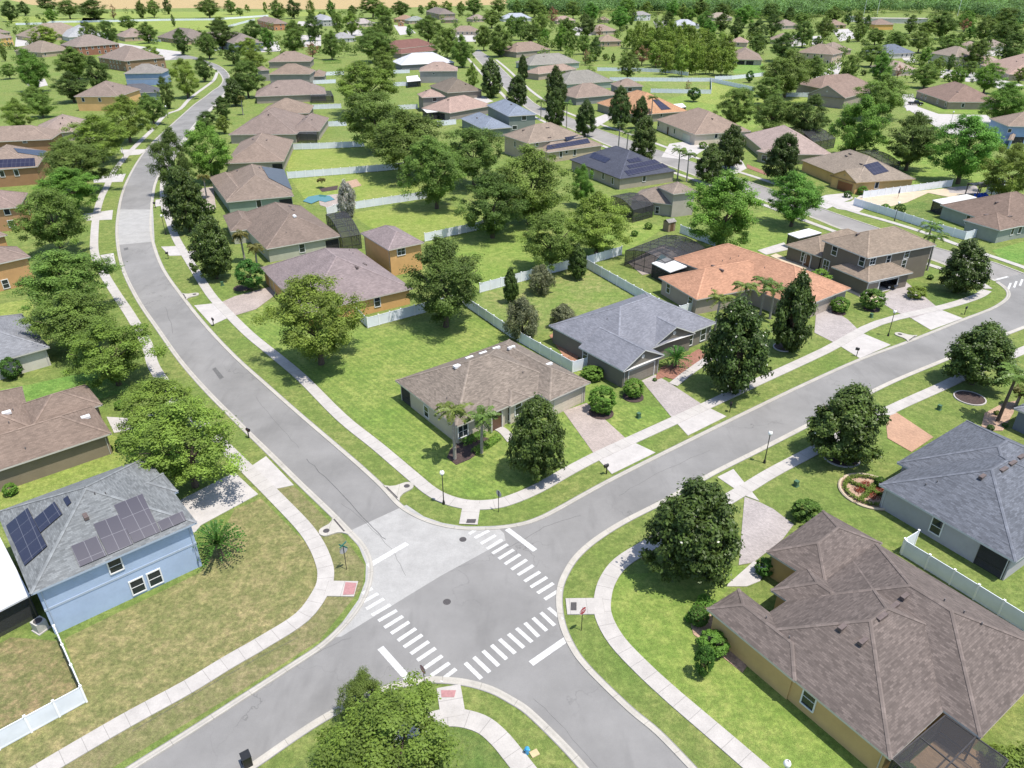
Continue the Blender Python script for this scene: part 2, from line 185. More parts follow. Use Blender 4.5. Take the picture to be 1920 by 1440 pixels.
D['rings'] = [[38.46,70.9,2.0,'white','white edged mulch ring under the round magnolia'],[60.73,84.34,1.8,'white','white edged ring under the right magnolia'],[40.72,99.27,1.3,'white','pale ring under the slim magnolia'],[11.43,80.58,1.6,'dark','dark mulch ring under the clipped round bush'],[16.11,84.62,1.4,'dark','dark mulch ring under the bush by the grey house drive'],[60.06,113.52,1.3,'dark','mulch ring under the round dark bush'],[53.95,111.99,1.1,'dark','mulch ring under the bright ball bush'],[-47.97,122.89,1.6,'dark','mulch circle under the small round tree'],[23.05,91.58,2.2,'red','red mulch bed under the spiky yucca']]
D['beds'] = [[[[-7.6,70.79],[-7.29,72.54],[-5.83,74.81],[-3.91,75.28],[-2.26,74.47],[-3.78,71.88],[-4.96,70.36],[-6.44,69.31]],'dark'],[[[19.77,89.11],[25.95,93.17],[29.01,96.49],[27.94,98.74],[24.95,95.81],[20.43,91.26]],'red'],[[[58.47,77.44],[60.62,80.58],[64.32,82.97],[66.48,83.65],[64.31,80.58],[60.57,76.47],[59.25,76.47]],'sandred'],[[[15.64,47.09],[17.46,48.87],[17.5,46.97],[19.23,41.24],[18.71,40.61],[15.57,44.57]],'sandred'],[[[-49.65,190.03],[-45.37,193.2],[-44.78,188.99],[-48.14,186.95]],'dark'],[[[-44.97,195.37],[-41.85,199.83],[-39.24,193.2],[-42.42,189.51]],'sandred'],[[[66.55,212.44],[69.84,203.3],[70.16,209.31],[67.8,216.96]],'red']]
D['hedges'] = [[[[-6.0,73.21],[-4.64,74.35],[-3.4,75.63]],0.9,0.7,'low hedge along the front of the tan corner house'],[[[-4.51,71.44],[-2.56,73.55],[-1.62,74.81]],0.9,0.6,'second low hedge of the tan corner house bed'],[[[15.85,45.87],[17.7,48.23]],1.4,0.7,'hedge at the yellow house entry bed'],[[[27.24,162.68],[32.11,166.75]],1.2,0.9,'clipped hedge in front of the curved pool screen'],[[[-109.97,466.24],[-100.5,471.64]],2.0,1.6,'dark hedge right of the far left row roofs']]
D['flowerbed'] = [39.01,64.36,3.1]
D['pool'] = [[[-50.86,178.2],[-50.47,182.0],[-48.01,183.95],[-45.39,182.97],[-43.37,179.61],[-45.2,177.27],[-47.07,178.67],[-48.24,175.89]],[[27.65,135.93],[29.64,140.16],[31.27,136.52],[29.24,132.18]]]
D['cars'] = [[165.84,320.88,-15,'black','pickup','black pickup truck parked at the cul-de-sac'],[-153.53,625.21,5,'white','van','white van parked on the far driveway,top left'],[-197.76,539.96,10,'white','van','white van beside the grey blue house'],[126.08,193.2,5,'black','pickup','dark car behind the blue pergola seats'],[-131.9,721.63,20,'black','car','dark car in front of the turret roofed house'],[63.36,692.1,10,'white','car','white car parked in the driveway near the gazebo roof']]
D['gcar'] = [67.53,122.64,'x']
D['pergola'] = [115.87,182.97,'']
D['poles'] = [[398.68,934.78,18,'leftmost thin white pole in front of the far woods'],[418.21,945.03,18,'white pole above the warehouse roof'],[540.92,1048.09,18,'pale pole left of the big olive oak'],[505.16,934.78,17,'pale pole right of the big olive oak'],[680.22,1129.84,16,'thin pole at the upper right corner'],[-566.8,1023.34,14,'thin pole at the upper left among trees']]
D['can'] = [-18.98,32.7,'x']
D['hyd'] = [1.09,33.57,'x']
D['ac'] = [-40.72,45.15,'x']
D['shed'] = [34.0,155.76,'x']
D['umbrella'] = [95.09,181.03,'x']
D['wood'] = [[-3.12,966.19],[44.21,977.12],[74.16,955.49],[109.78,999.71],[150.21,1011.39],[180.81,999.71],[203.55,924.75],[256.79,945.03],[261.76,877.57],[325.1,895.87],[370.79,955.49],[439.12,999.71],[510.87,988.29],[520.85,924.75],[480.68,803.45],[476.48,753.68],[524.15,703.63]]
D['woodL'] = [[-1149.46,1423.98],[-837.74,1522.45],[-350.68,1522.45],[27.37,1423.98]]
D['far_trees'] = [[113,654,3.8],[5,836,4.7],[103,952,3.9],[323,499,7.8],[142,968,5.5],[-150,897,7.4],[-37,606,4.6],[-17,873,2.7],[390,836,3.8],[359,862,7.8],[-85,736,5.2],[-140,971,3.1],[-3,645,5.8],[267,846,5.8],[137,878,4.6],[409,750,6.1],[-229,932,2.9],[196,480,4.7],[127,532,7.9],[414,705,8.4],[347,582,7.8],[-8,728,4.0],[426,891,7.3],[229,651,7.5],[-467,819,4.2],[-90,885,2.9],[312,495,5.4],[17,504,2.7],[167,432,6.1],[-56,587,7.6],[-153,617,4.2],[332,976,8.2],[266,585,4.0],[469,912,3.1],[-412,676,3.3],[259,544,3.3],[38,767,5.5],[164,607,2.8],[-44,955,7.1],[-421,718,4.4],[404,790,5.5],[26,405,3.1],[83,634,6.9],[464,778,6.7],[20,600,2.9],[164,394,4.6],[-472,948,2.9],[200,488,5.2],[150,973,5.2],[16,718,4.9],[-70,827,6.7],[209,507,5.2],[-10,557,8.3],[202,560,7.1],[136,528,4.0],[384,721,6.2],[171,399,8.4],[-489,776,4.4],[-125,903,5.8],[287,497,5.3],[189,816,4.4],[-246,882,4.8],[565,968,8.1],[252,973,2.7],[73,519,3.9],[-387,611,3.1],[-165,671,7.9],[-150,911,7.3],[257,620,2.8],[56,844,7.6],[241,432,2.6],[98,945,7.0],[287,872,7.4],[78,564,5.3],[-148,788,6.3],[470,951,5.6],[197,871,2.9],[-383,643,6.6],[174,894,8.1],[35,704,6.6],[183,623,3.0],[355,853,4.6],[24,559,3.5],[173,644,3.5],[213,466,7.9],[194,850,7.9],[269,472,2.6],[-109,568,6.1],[182,548,3.5],[342,616,7.8],[34,481,6.9],[361,738,3.0],[-106,880,5.7],[297,738,3.3],[-420,693,6.0],[-330,538,3.8],[178,546,4.0],[-65,726,5.4],[-186,615,5.3],[155,503,8.5],[-113,715,2.5],[125,587,6.0],[548,866,6.9],[261,651,2.8],[0,666,4.8],[96,577,6.7],[159,413,3.7],[-138,556,3.4],[343,813,4.3],[181,759,6.4],[-146,868,3.3],[191,973,6.1],[-46,639,8.3],[-90,555,6.3],[-129,750,7.0],[117,669,5.6],[-342,551,5.2],[-210,584,6.0],[292,765,4.5],[40,924,7.1],[46,943,6.1],[46,460,5.6],[202,976,4.4],[392,742,7.2],[-384,641,7.8],[511,946,7.2],[175,619,3.5],[-111,539,6.4],[-453,796,3.0],[290,901,3.2],[141,679,3.9],[-51,524,6.3],[-21,603,4.7],[-249,643,4.3],[-189,873,8.0],[-114,537,3.9],[130,674,6.9],[27,728,4.2],[161,653,4.5],[229,448,3.4],[113,482,6.6],[485,765,4.8],[537,888,6.3],[216,568,7.0],[166,436,7.9],[168,394,5.5],[163,630,8.3],[137,688,6.5],[-238,914,4.8],[-449,977,3.1],[-29,487,2.8],[161,926,4.3],[-36,513,5.0],[-102,518,7.5],[500,819,4.4],[416,746,6.3],[326,802,7.2],[-479,755,3.5],[-167,853,2.7],[340,883,5.8],[205,447,6.2],[-201,823,3.8],[-172,686,7.7],[593,943,8.0],[316,873,8.4],[179,649,8.0],[-219,906,6.3],[157,955,8.3],[-45,592,4.7],[97,711,5.1],[277,873,7.1],[467,893,4.4],[-305,618,2.8],[134,658,7.1],[184,774,6.2],[195,617,7.0],[231,813,5.0],[37,826,7.7],[104,559,3.2],[8,604,8.3],[299,835,5.0],[127,533,4.1],[170,688,2.6],[-6,584,7.9],[-416,738,4.7],[-141,690,2.8],[208,943,7.6],[114,887,7.4],[-44,965,3.5],[-47,707,8.3],[-109,534,3.7],[16,879,4.5],[120,608,7.3],[-27,943,6.9],[25,824,5.5],[-214,933,4.9],[148,431,7.3],[197,515,4.1],[265,480,4.8],[448,871,7.2],[261,799,5.2],[550,940,6.5],[218,406,5.3],[152,396,4.5],[325,907,8.1],[-216,559,5.7],[378,631,5.4],[259,492,3.4],[276,711,8.3],[383,644,5.0],[280,961,6.1],[181,596,8.1],[-260,938,6.0],[288,526,7.5],[-213,650,4.8],[-144,730,5.4],[190,971,3.3],[366,606,6.0],[-124,516,6.8],[311,588,4.1],[157,961,4.3],[254,913,3.5],[-481,814,7.6],[-90,625,7.2],[498,818,7.2],[282,750,5.3],[298,824,6.3],[371,830,3.8],[106,552,8.2],[-327,550,6.4],[148,862,7.6],[355,876,4.5],[21,555,6.0],[-426,976,6.1],[45,469,3.4],[149,672,5.7],[267,627,5.1],[167,902,5.6],[-383,652,8.2],[424,691,4.1],[444,798,2.6],[-214,660,6.5],[219,752,3.6],[185,684,6.7],[207,508,5.4],[102,728,3.0],[234,465,7.1],[281,606,8.5],[43,460,5.6],[271,730,6.6],[221,576,2.6],[194,977,3.2],[297,887,2.9],[-198,522,8.0],[-314,567,4.9],[146,947,3.0],[325,646,6.2],[441,865,7.6],[379,597,6.4],[-138,562,6.3],[303,475,3.1],[51,673,4.3],[125,685,8.4],[118,668,3.0],[-100,512,5.7],[-158,653,7.1],[219,444,4.7],[396,898,5.1],[87,677,3.2],[-41,598,3.4],[450,739,5.1],[427,950,6.1],[-20,767,5.4],[-41,485,5.1],[55,867,5.7],[152,390,3.9],[395,678,4.7],[277,467,4.3],[116,518,2.9],[-198,965,5.3],[22,569,8.1],[212,572,5.1],[-105,564,8.2],[246,417,8.4],[-453,970,7.5],[-203,625,5.3],[413,679,3.3],[364,907,4.7],[175,598,7.6],[-13,970,5.8],[-51,741,4.7],[-223,639,8.3],[57,484,3.6],[-99,588,4.8],[-217,809,4.5],[-155,537,6.8],[-614,971,7.1],[283,522,5.3],[-215,968,5.6],[-533,970,3.3],[592,969,5.2],[87,782,8.4],[278,707,5.1],[475,896,6.2],[53,618,6.0],[-158,847,3.0],[189,695,6.9],[-208,631,5.0],[338,913,5.2],[133,838,8.4],[404,675,3.0],[-320,492,7.2],[-285,574,3.4],[127,622,3.9],[519,976,4.2],[295,572,5.3],[189,400,6.0],[238,427,6.5],[-120,574,4.6],[245,605,7.7],[251,491,3.7],[-197,942,4.5],[344,921,8.0],[288,834,5.2],[-573,942,7.4],[-21,572,7.5],[290,699,5.3],[301,820,7.7],[228,456,4.6],[-186,931,7.5],[-503,876,2.6],[-156,518,4.6],[452,889,4.9],[527,957,6.4],[226,673,2.8],[60,934,2.8],[517,932,7.4],[226,598,3.7],[570,972,5.5],[-163,607,7.8],[-36,505,5.3],[327,560,5.0],[131,911,5.8],[458,809,8.3],[529,945,8.2],[523,884,6.8],[-259,589,4.7],[391,898,7.2],[-93,573,6.6],[-48,630,7.6],[-495,811,2.7],[255,849,6.8],[553,878,7.2],[255,676,4.8],[-120,656,7.2],[-56,914,5.7],[353,870,2.9],[243,949,6.3],[-518,861,7.2],[-72,718,7.8],[250,604,3.1],[-177,582,3.7],[158,526,7.8],[110,927,6.0],[358,627,4.4],[-44,600,6.7],[39,859,6.8],[267,590,3.2],[40,405,5.7],[-342,541,7.5],[266,491,8.2],[256,658,2.9],[-405,962,8.1],[170,422,7.2],[-36,598,2.7],[-439,771,5.6],[-35,517,6.8],[-511,887,4.2],[-121,577,5.5],[-239,887,6.9],[333,518,3.3],[119,469,5.7],[257,594,3.6],[-54,777,6.8],[-13,727,3.4],[47,796,5.4],[256,603,8.4],[134,402,8.1],[29,848,3.8],[172,556,5.0],[83,644,5.8],[339,627,4.7],[-72,972,4.9],[-217,956,2.6],[253,578,3.9],[142,810,4.5],[581,943,6.7],[285,927,3.7],[7,672,7.9],[-494,976,6.0],[18,548,3.0],[-86,512,6.1],[-227,976,2.8],[28,549,5.7],[103,831,7.0],[-261,655,7.9],[-140,493,4.7],[228,521,7.5],[31,800,6.6],[-78,961,5.2],[149,686,6.0],[-87,598,4.1],[219,472,5.2],[52,731,7.1],[183,414,3.1],[440,849,5.0],[172,924,8.3],[-172,827,4.7],[197,387,4.1],[46,571,8.3],[-59,922,3.1],[187,816,6.3],[278,497,8.0],[574,916,5.3],[329,816,4.0],[380,948,2.8],[98,972,5.0],[374,721,7.5],[235,729,7.2],[69,935,3.6],[-4,654,7.1],[493,950,8.1],[-44,969,3.2],[121,562,3.0],[604,965,4.4],[-71,667,2.8],[150,914,3.1],[96,605,2.7],[154,432,4.8],[426,700,6.3],[375,899,6.7],[-7,884,4.1],[185,449,6.9],[34,604,2.6],[-156,850,6.4],[335,560,4.4],[399,946,2.8],[297,491,8.4],[-12,542,4.9],[199,615,5.2],[163,408,4.2],[-153,734,5.8],[-181,670,4.1],[143,413,8.1],[140,561,5.4],[324,598,8.1],[-40,770,4.5],[-16,781,5.5],[151,973,5.6],[122,580,6.9],[219,637,5.9],[311,801,4.2],[-1,636,2.8],[289,613,6.7],[-155,950,7.4],[29,570,6.2],[475,784,5.9],[160,526,8.0],[-456,772,4.6],[170,429,5.8],[39,538,2.7],[-111,673,2.8],[-195,802,3.3],[251,932,7.8],[277,538,8.2],[-189,751,4.3],[-110,687,5.5],[-200,640,8.1],[-159,825,8.0],[215,392,4.3],[-324,499,6.5],[232,594,6.2],[188,643,5.6],[291,850,5.5],[122,553,4.9],[292,670,6.9],[-382,596,7.1],[325,612,5.6],[68,490,4.7],[143,821,3.0],[172,722,3.6],[229,524,4.8],[273,634,4.5],[278,535,2.8],[-50,619,3.3],[94,704,4.7],[24,572,5.8],[142,521,2.6],[386,645,2.8],[-99,576,2.7],[164,533,7.3],[-106,977,3.0],[-189,844,3.9],[-290,547,7.8],[408,745,5.5],[19,575,6.9],[-84,973,4.4],[-335,529,8.3],[49,524,5.9],[533,888,4.5],[-45,850,7.2],[-172,811,7.6],[-535,873,8.1],[-50,619,2.6],[-393,628,6.4],[515,941,6.2],[-57,683,5.8],[272,489,5.3],[-46,881,5.8],[259,556,6.1],[284,628,6.5],[320,820,4.2],[264,782,8.3],[154,621,5.9],[86,811,5.2],[-174,660,3.8],[-78,494,3.3],[370,973,6.1],[-185,511,3.7],[-411,707,7.2],[-178,847,7.7],[390,921,7.9],[-443,709,2.7],[-214,919,5.2],[-142,944,5.8],[257,827,6.8],[365,606,6.2],[-146,685,4.4],[-4,797,4.4],[-563,941,7.7],[342,678,6.6],[254,720,3.7],[46,478,8.4],[279,581,3.2],[-462,751,4.7],[193,388,8.0],[-112,737,6.0],[-317,533,2.9],[57,495,2.9],[120,634,4.6],[279,774,3.7],[-82,736,7.4],[239,665,4.5],[19,479,8.5],[28,641,7.1],[-36,821,6.7],[357,847,2.9],[339,652,4.6],[-218,662,5.9],[341,571,6.8],[172,430,4.4],[424,712,5.1],[-63,653,7.1],[607,975,2.6],[-148,549,6.6],[146,845,7.6],[-177,615,5.9],[218,467,7.2],[-106,500,7.9],[-279,506,5.3],[-82,551,7.4],[295,633,6.7],[311,582,2.9],[228,974,6.2],[-85,549,3.1],[133,565,5.1],[441,794,5.0],[13,977,3.7],[264,554,6.3],[123,970,8.2],[505,831,6.6],[-129,563,4.0],[-204,583,5.1],[131,603,4.0],[-610,969,7.6],[-496,876,6.6],[285,812,4.5],[55,556,7.9],[288,535,2.7],[-30,969,6.5],[36,505,5.8],[-67,634,3.3],[-323,557,6.3],[233,663,3.0],[21,789,7.9],[145,789,6.1],[253,966,7.9],[292,483,7.5],[-174,741,4.1],[-521,943,2.8],[-102,652,7.5],[-114,661,7.3],[-34,507,8.3],[406,803,7.5],[454,837,6.9],[270,680,3.8],[-52,541,7.8],[144,418,7.1],[-142,884,7.9],[108,473,6.0],[-250,649,6.5],[323,851,3.8],[-67,800,5.6],[-202,686,8.0],[211,489,5.1],[33,469,3.7],[-166,909,5.2],[-132,534,4.7],[116,590,6.0],[-63,697,3.3]]
D['houses'] = [
  {'label': 'tan single storey house with brown hip roof on the street corner','cat': 'house','wall': [0.453,0.393,0.313],'roof': [0.17,0.142,0.119],'trim': [0.467,0.444,0.408],'b': [[-4.1,83.81,-0.9097,7.06,8.63,2.9,'hip'],[2.15,87.52,0.6973,3.61,8.25,2.934,'hip'],[-2.15,82.01,0.739,1.71,4.75,3.008,'hip'],[-4.11,79.63,0.706,1.63,4.0,2.992,'hip']],'w': [[-10.73,79.02,1.22,-0.789,-0.614,0.95,1.5,'win'],[-5.87,74.06,1.61,0.614,-0.789,1.3,1.6,'win'],[-0.62,78.46,1.4,-0.739,-0.674,1.0,1.9,'win'],[0.75,78.83,1.94,0.674,-0.739,1.0,1.9,'win'],[7.21,81.59,1.1,0.642,-0.767,4.9,2.2,'garage'],[-1.92,76.83,1.2,0.649,-0.761,1.5,2.4,'entry'],[-13.85,83.02,1.15,-0.789,-0.614,2.2,2.3,'screen']],'v': [[-6.85,82.68,5.75,'sky'],[-5.64,86.69,4.82,'v'],[-3.88,87.98,4.85,'v'],[-2.14,90.23,4.46,'v'],[-0.09,89.99,4.67,'v'],[4.82,85.94,4.22,'v'],[-7.97,77.76,3.83,'p'],[1.41,83.12,4.46,'p']],'p': [],'porch': [],'cage': [],'d': 83},
  {'label': 'slate grey shingled house with twin front gables and taupe garage door','cat': 'house','wall': [0.177,0.16,0.133],'roof': [0.158,0.163,0.188],'trim': [0.52,0.52,0.51],'b': [[18.27,101.5,0.6552,10.41,7.35,2.9,'hip'],[15.3,92.46,0.6488,3.98,4.5,2.954,'gable_v'],[21.78,99.09,0.5624,3.94,3.5,2.988,'gable_v']],'w': [[10.4,93.08,1.98,-0.797,-0.604,0.9,1.7,'win'],[28.89,100.96,1.4,0.609,-0.793,1.1,1.9,'win'],[26.6,99.2,1.37,0.609,-0.793,0.9,1.8,'win'],[17.78,89.25,1.1,0.604,-0.797,4.9,2.2,'garage']],'v': [[13.81,97.98,5.21,'p']],'p': [],'porch': [],'cage': [],'d': 103},
  {'label': 'long house with a terracotta orange shingle roof beside the screened pool cage','cat': 'house','wall': [0.33,0.28,0.236],'roof': [0.332,0.183,0.119],'trim': [0.467,0.444,0.408],'b': [[43.14,122.85,0.6278,6.89,13.84,2.9,'hip'],[36.75,119.69,-1.1492,5.4,9.99,2.944,'hip'],[46.77,117.66,0.5549,3.37,7.24,2.978,'hip']],'w': [[26.86,118.43,1.82,-0.912,-0.409,0.9,1.7,'win'],[29.44,112.68,1.97,-0.912,-0.409,1.0,1.7,'win'],[51.29,112.22,1.1,0.587,-0.809,4.8,2.2,'garage']],'v': [[35.72,123.94,3.62,'v'],[35.27,118.08,5.21,'v'],[37.24,124.46,4.37,'p'],[38.53,124.32,4.91,'p'],[39.91,124.18,5.39,'p'],[32.9,113.55,3.62,'p'],[42.98,119.07,5.12,'p']],'p': [],'porch': [[[[25.48,128.16],[28.81,131.13],[31.57,126.42],[27.98,123.52]],2.75,(0.956,0.956,0.956)]],'cage': [[[[21.51,134.12],[30.96,143.33],[36.8,135.64],[27.84,127.77]],3.0]],'d': 130},
  {'label': 'dark taupe two storey house with white windows and an open double garage','cat': 'house','wall': [0.16,0.138,0.111],'roof': [0.199,0.158,0.123],'trim': [0.54,0.54,0.53],'b': [[62.33,139.01,-0.9934,4.13,8.57,2.9,'hip'],[66.79,129.75,-1.1452,5.3,8.42,6.104,'hip'],[64.14,124.57,-1.1329,4.12,5.45,2.858,'hip']],'w': [[58.57,128.57,4.91,-0.911,-0.413,1.1,1.6,'win'],[61.16,122.87,5.01,-0.911,-0.413,1.1,1.6,'win'],[58.08,129.67,1.63,-0.911,-0.413,1.3,2.1,'win'],[55.62,134.44,1.7,-0.838,-0.546,1.0,2.0,'win'],[62.9,122.66,5.09,0.413,-0.911,1.2,1.2,'win'],[66.42,124.26,4.89,0.413,-0.911,0.9,1.4,'win'],[70.42,126.07,5.23,0.413,-0.911,1.1,1.5,'win'],[70.29,126.01,3.31,0.413,-0.911,1.0,1.6,'win'],[62.62,119.81,1.1,0.424,-0.906,2.6,2.2,'garage'],[65.91,121.35,1.1,0.424,-0.906,4.6,2.2,'open'],[56.12,133.67,1.1,-0.838,-0.546,1.3,2.2,'entry']],'v': [[62.21,128.67,8.0,'v']],'p': [],'porch': [[[[55.82,145.17],[61.36,148.72],[63.0,145.87],[57.16,142.39]],2.7,(0.9387,0.9387,0.956)]],'cage': [],'d': 152},
  {'label': 'grey green house with brown roof and white patio cover behind the long white fence','cat': 'house','wall': [0.25,0.273,0.236],'roof': [0.158,0.115,0.093],'trim': [0.53,0.53,0.51],'b': [[108.68,159.78,-1.2652,8.8,9.66,2.9,'hip'],[101.67,152.14,0.4649,4.37,4.04,2.954,'hip']],'w': [[99.58,158.02,1.67,-0.954,-0.301,0.9,1.8,'win'],[104.07,149.33,1.84,0.448,-0.894,0.8,1.4,'win'],[106.14,150.22,1.89,0.301,-0.954,0.8,1.4,'win']],'v': [[104.62,157.8,5.5,'v'],[104.19,151.84,4.19,'v'],[100.24,153.46,4.06,'v']],'p': [],'porch': [[[[97.37,169.91],[108.1,174.95],[108.99,172.17],[98.06,166.4]],2.7,(0.8714,0.855,0.8228)]],'cage': [],'d': 193},
  {'label': 'big yellow stucco house with weathered brown hip roofs at the lower right corner','cat': 'house','wall': [0.501,0.338,0.149],'roof': [0.117,0.096,0.087],'trim': [0.481,0.453,0.4],'b': [[28.44,41.05,-0.9691,6.65,7.74,2.9,'hip'],[29.08,52.26,0.6748,4.73,3.05,2.934,'hip'],[33.43,42.89,-0.9606,7.94,6.28,2.948,'hip'],[20.51,42.23,-0.9669,4.39,2.0,2.972,'hip'],[26.47,45.95,0.6554,2.58,3.25,2.876,'hip']],'w': [[22.47,36.86,1.7,-0.824,-0.566,1.0,1.65,'win']],'v': [[25.67,40.49,5.45,'v'],[26.66,39.08,5.48,'v'],[28.64,40.86,6.08,'v'],[30.43,42.47,5.54,'v'],[31.87,43.55,5.6,'v'],[21.79,40.68,3.92,'p'],[20.68,42.91,3.71,'p'],[34.76,43.09,5.48,'p'],[35.66,41.82,5.48,'p'],[36.66,40.92,5.18,'p']],'p': [],'porch': [],'cage': [[[[26.04,31.29],[31.34,34.67],[33.9,31.25],[28.42,27.09]],2.75]],'d': 49},
  {'label': 'house with blue grey shingle roof and pale grey walls beside the round flower bed','cat': 'house','wall': [0.356,0.347,0.356],'roof': [0.103,0.111,0.131],'trim': [0.472,0.481,0.491],'b': [[49.05,60.64,-0.9989,6.87,8.38,2.9,'hip'],[51.72,64.67,0.6121,7.44,6.5,2.954,'hip']],'w': [[42.11,56.77,1.59,-0.841,-0.541,1.0,1.7,'win'],[45.06,52.19,1.25,-0.841,-0.541,2.6,2.5,'screen']],'v': [[46.85,59.37,5.78,'v'],[49.22,60.11,6.05,'v'],[50.7,61.13,6.08,'v'],[53.27,63.44,5.24,'v'],[42.02,60.23,3.98,'p'],[43.05,60.18,4.4,'p']],'p': [],'porch': [],'cage': [],'d': 77},
  {'label': 'bluish grey house corner at the right edge of the photo behind the leaning palm','cat': 'house','wall': [0.149,0.165,0.195],'roof': [0.158,0.168,0.188],'trim': [0.467,0.444,0.408],'b': [[67.41,77.08,-2.6062,5.15,3.13,2.9,'hip']],'w': [[63.37,74.68,1.6,-0.86,-0.51,1.0,1.4,'win'],[66.76,73.58,1.6,0.51,-0.86,1.0,1.4,'win'],[70.8,75.97,1.6,0.51,-0.86,1.0,1.4,'win']],'v': [],'p': [],'porch': [],'cage': [],'d': 102},
  {'label': 'pale blue two storey house with solar panels on its mottled grey roof','cat': 'house','wall': [0.313,0.393,0.523],'roof': [0.149,0.158,0.163],'trim': [0.319,0.374,0.453],'b': [[-38.69,53.63,0.7182,6.8,6.92,5.4,'hip'],[-35.66,57.45,0.738,2.34,2.0,5.364,'hip']],'w': [[-34.76,48.47,4.27,0.658,-0.753,1.0,1.3,'win'],[-33.92,49.21,1.1,0.658,-0.753,1.05,1.5,'win'],[-32.77,50.21,1.1,0.658,-0.753,1.05,1.5,'win']],'v': [[-37.79,51.15,7.58,'v'],[-37.7,53.19,8.36,'p'],[-36.89,53.45,8.15,'p']],'p': [[[-45.99,52.14,5.56],[-44.46,53.44,6.56],[-39.82,48.26,6.6],[-41.29,46.94,5.61]],[[-42.96,51.8,6.57],[-41.53,53.12,7.54],[-39.84,51.32,7.58],[-41.33,50.02,6.6]],[[-40.61,53.09,7.87],[-40.26,53.3,8.07],[-39.44,52.34,8.06],[-39.71,52.07,7.88]],[[-35.97,52.62,7.54],[-34.11,54.27,7.55],[-31.65,51.25,5.6],[-33.35,49.76,5.6]],[[-36.92,50.55,7.08],[-35.27,51.95,7.06],[-33.38,49.68,5.59],[-34.94,48.28,5.58]],[[-32.13,52.04,6.1],[-30.45,53.53,6.11],[-29.89,52.78,5.64],[-31.56,51.28,5.63]],[[-37.86,48.29,6.57],[-36.29,49.64,6.56],[-35.0,48.21,5.6],[-36.62,46.8,5.6]]],'porch': [[[[-50.48,50.95],[-48.77,54.01],[-41.44,46.28],[-43.75,43.66]],2.9,(0.7529,0.7605,0.7913)]],'cage': [],'d': 66},
  {'label': 'olive tan house with plain brown roof at the left edge above the blue house','cat': 'house','wall': [0.215,0.177,0.123],'roof': [0.168,0.127,0.103],'trim': [0.467,0.444,0.408],'b': [[-54.52,69.99,0.6952,7.28,4.0,2.9,'hip'],[-55.6,77.85,0.7358,3.87,3.37,2.954,'hip'],[-63.33,74.85,0.6093,4.65,5.85,2.988,'hip']],'w': [],'v': [[-50.25,73.57,3.74,'sky'],[-59.75,74.07,4.04,'sky'],[-53.62,67.31,3.56,'p'],[-58.54,72.56,3.59,'p'],[-59.66,75.31,3.65,'p']],'p': [],'porch': [],'cage': [],'d': 88},
  {'label': 'low house with light grey roof and cream wall under the left street oaks','cat': 'house','wall': [0.506,0.484,0.422],'roof': [0.173,0.178,0.193],'trim': [0.467,0.444,0.408],'b': [[-74.51,96.14,0.7406,4.94,7.86,2.9,'hip']],'w': [],'v': [],'p': [],'porch': [],'cage': [],'d': 121},
  {'label': 'orange two tone house with brown roof at the left edge under street oaks','cat': 'house','wall': [0.453,0.265,0.123],'roof': [0.188,0.144,0.123],'trim': [0.467,0.444,0.408],'b': [[-91.69,124.62,0.7975,4.79,3.91,5.0,'hip'],[-102.61,136.49,0.9202,4.27,4.01,5.034,'hip']],'w': [[-89.34,122.07,1.1,0.716,-0.698,0.9,1.5,'win']],'v': [],'p': [],'porch': [],'cage': [],'d': 154},
  {'label': 'rust orange house with pinkish brown roof above the orange house','cat': 'house','wall': [0.384,0.222,0.118],'roof': [0.204,0.153,0.135],'trim': [0.467,0.444,0.408],'b': [[-112.16,160.16,0.3868,4.69,6.11,5.0,'hip']],'w': [[-108.23,161.76,4.2,0.926,0.377,1.0,1.4,'win'],[-109.66,165.25,1.5,0.926,0.377,1.0,1.4,'win'],[-109.66,165.25,4.2,0.926,0.377,1.0,1.4,'win'],[-111.99,154.12,1.5,0.377,-0.926,1.0,1.4,'win'],[-111.99,154.12,4.2,0.377,-0.926,1.0,1.4,'win'],[-108.06,155.72,1.5,0.377,-0.926,1.0,1.4,'win'],[-108.06,155.72,4.2,0.377,-0.926,1.0,1.4,'win']],'v': [],'p': [],'porch': [],'cage': [],'d': 195},
  {'label': 'brown walled house with a row of solar panels along its eave at the left edge','cat': 'house','wall': [0.288,0.165,0.088],'roof': [0.204,0.158,0.131],'trim': [0.467,0.444,0.408],'b': [[-133.99,200.92,0.3778,7.72,9.82,4.6,'hip'],[-147.31,227.56,0.2438,10.85,6.3,5.604,'hip']],'w': [[-131.16,191.96,3.33,0.369,-0.929,0.9,1.5,'win'],[-128.16,193.15,3.31,0.369,-0.929,0.9,1.5,'win'],[-142.4,222.75,5.18,0.241,-0.97,1.0,0.6,'win']],'v': [],'p': [[[-133.51,194.35,6.29],[-124.92,197.31,6.08],[-123.67,194.68,4.63],[-132.34,191.59,4.8]],[[-132.59,201.75,7.64],[-130.45,212.14,4.73],[-127.81,205.56,4.72],[-130.26,199.41,6.99]]],'porch': [],'cage': [],'d': 241},
  {'label': 'low house with broad pinkish brown roof beyond the solar roof house','cat': 'house','wall': [0.33,0.288,0.243],'roof': [0.239,0.188,0.163],'trim': [0.467,0.444,0.408],'b': [[-149.02,257.03,0.5,8.29,8.96,2.9,'hip']],'w': [[-150.1,246.74,1.6,0.479,-0.878,1.0,1.4,'win'],[-146.66,248.62,1.6,0.479,-0.878,1.0,1.4,'win'],[-143.22,250.5,1.6,0.479,-0.878,1.0,1.4,'win'],[-139.78,252.38,1.6,0.479,-0.878,1.0,1.4,'win']],'v': [[-144.98,254.08,5.12,'v'],[-149.64,259.96,5.94,'v'],[-148.2,255.09,6.33,'v'],[-147.75,252.38,5.03,'v']],'p': [],'porch': [],'cage': [],'d': 297},
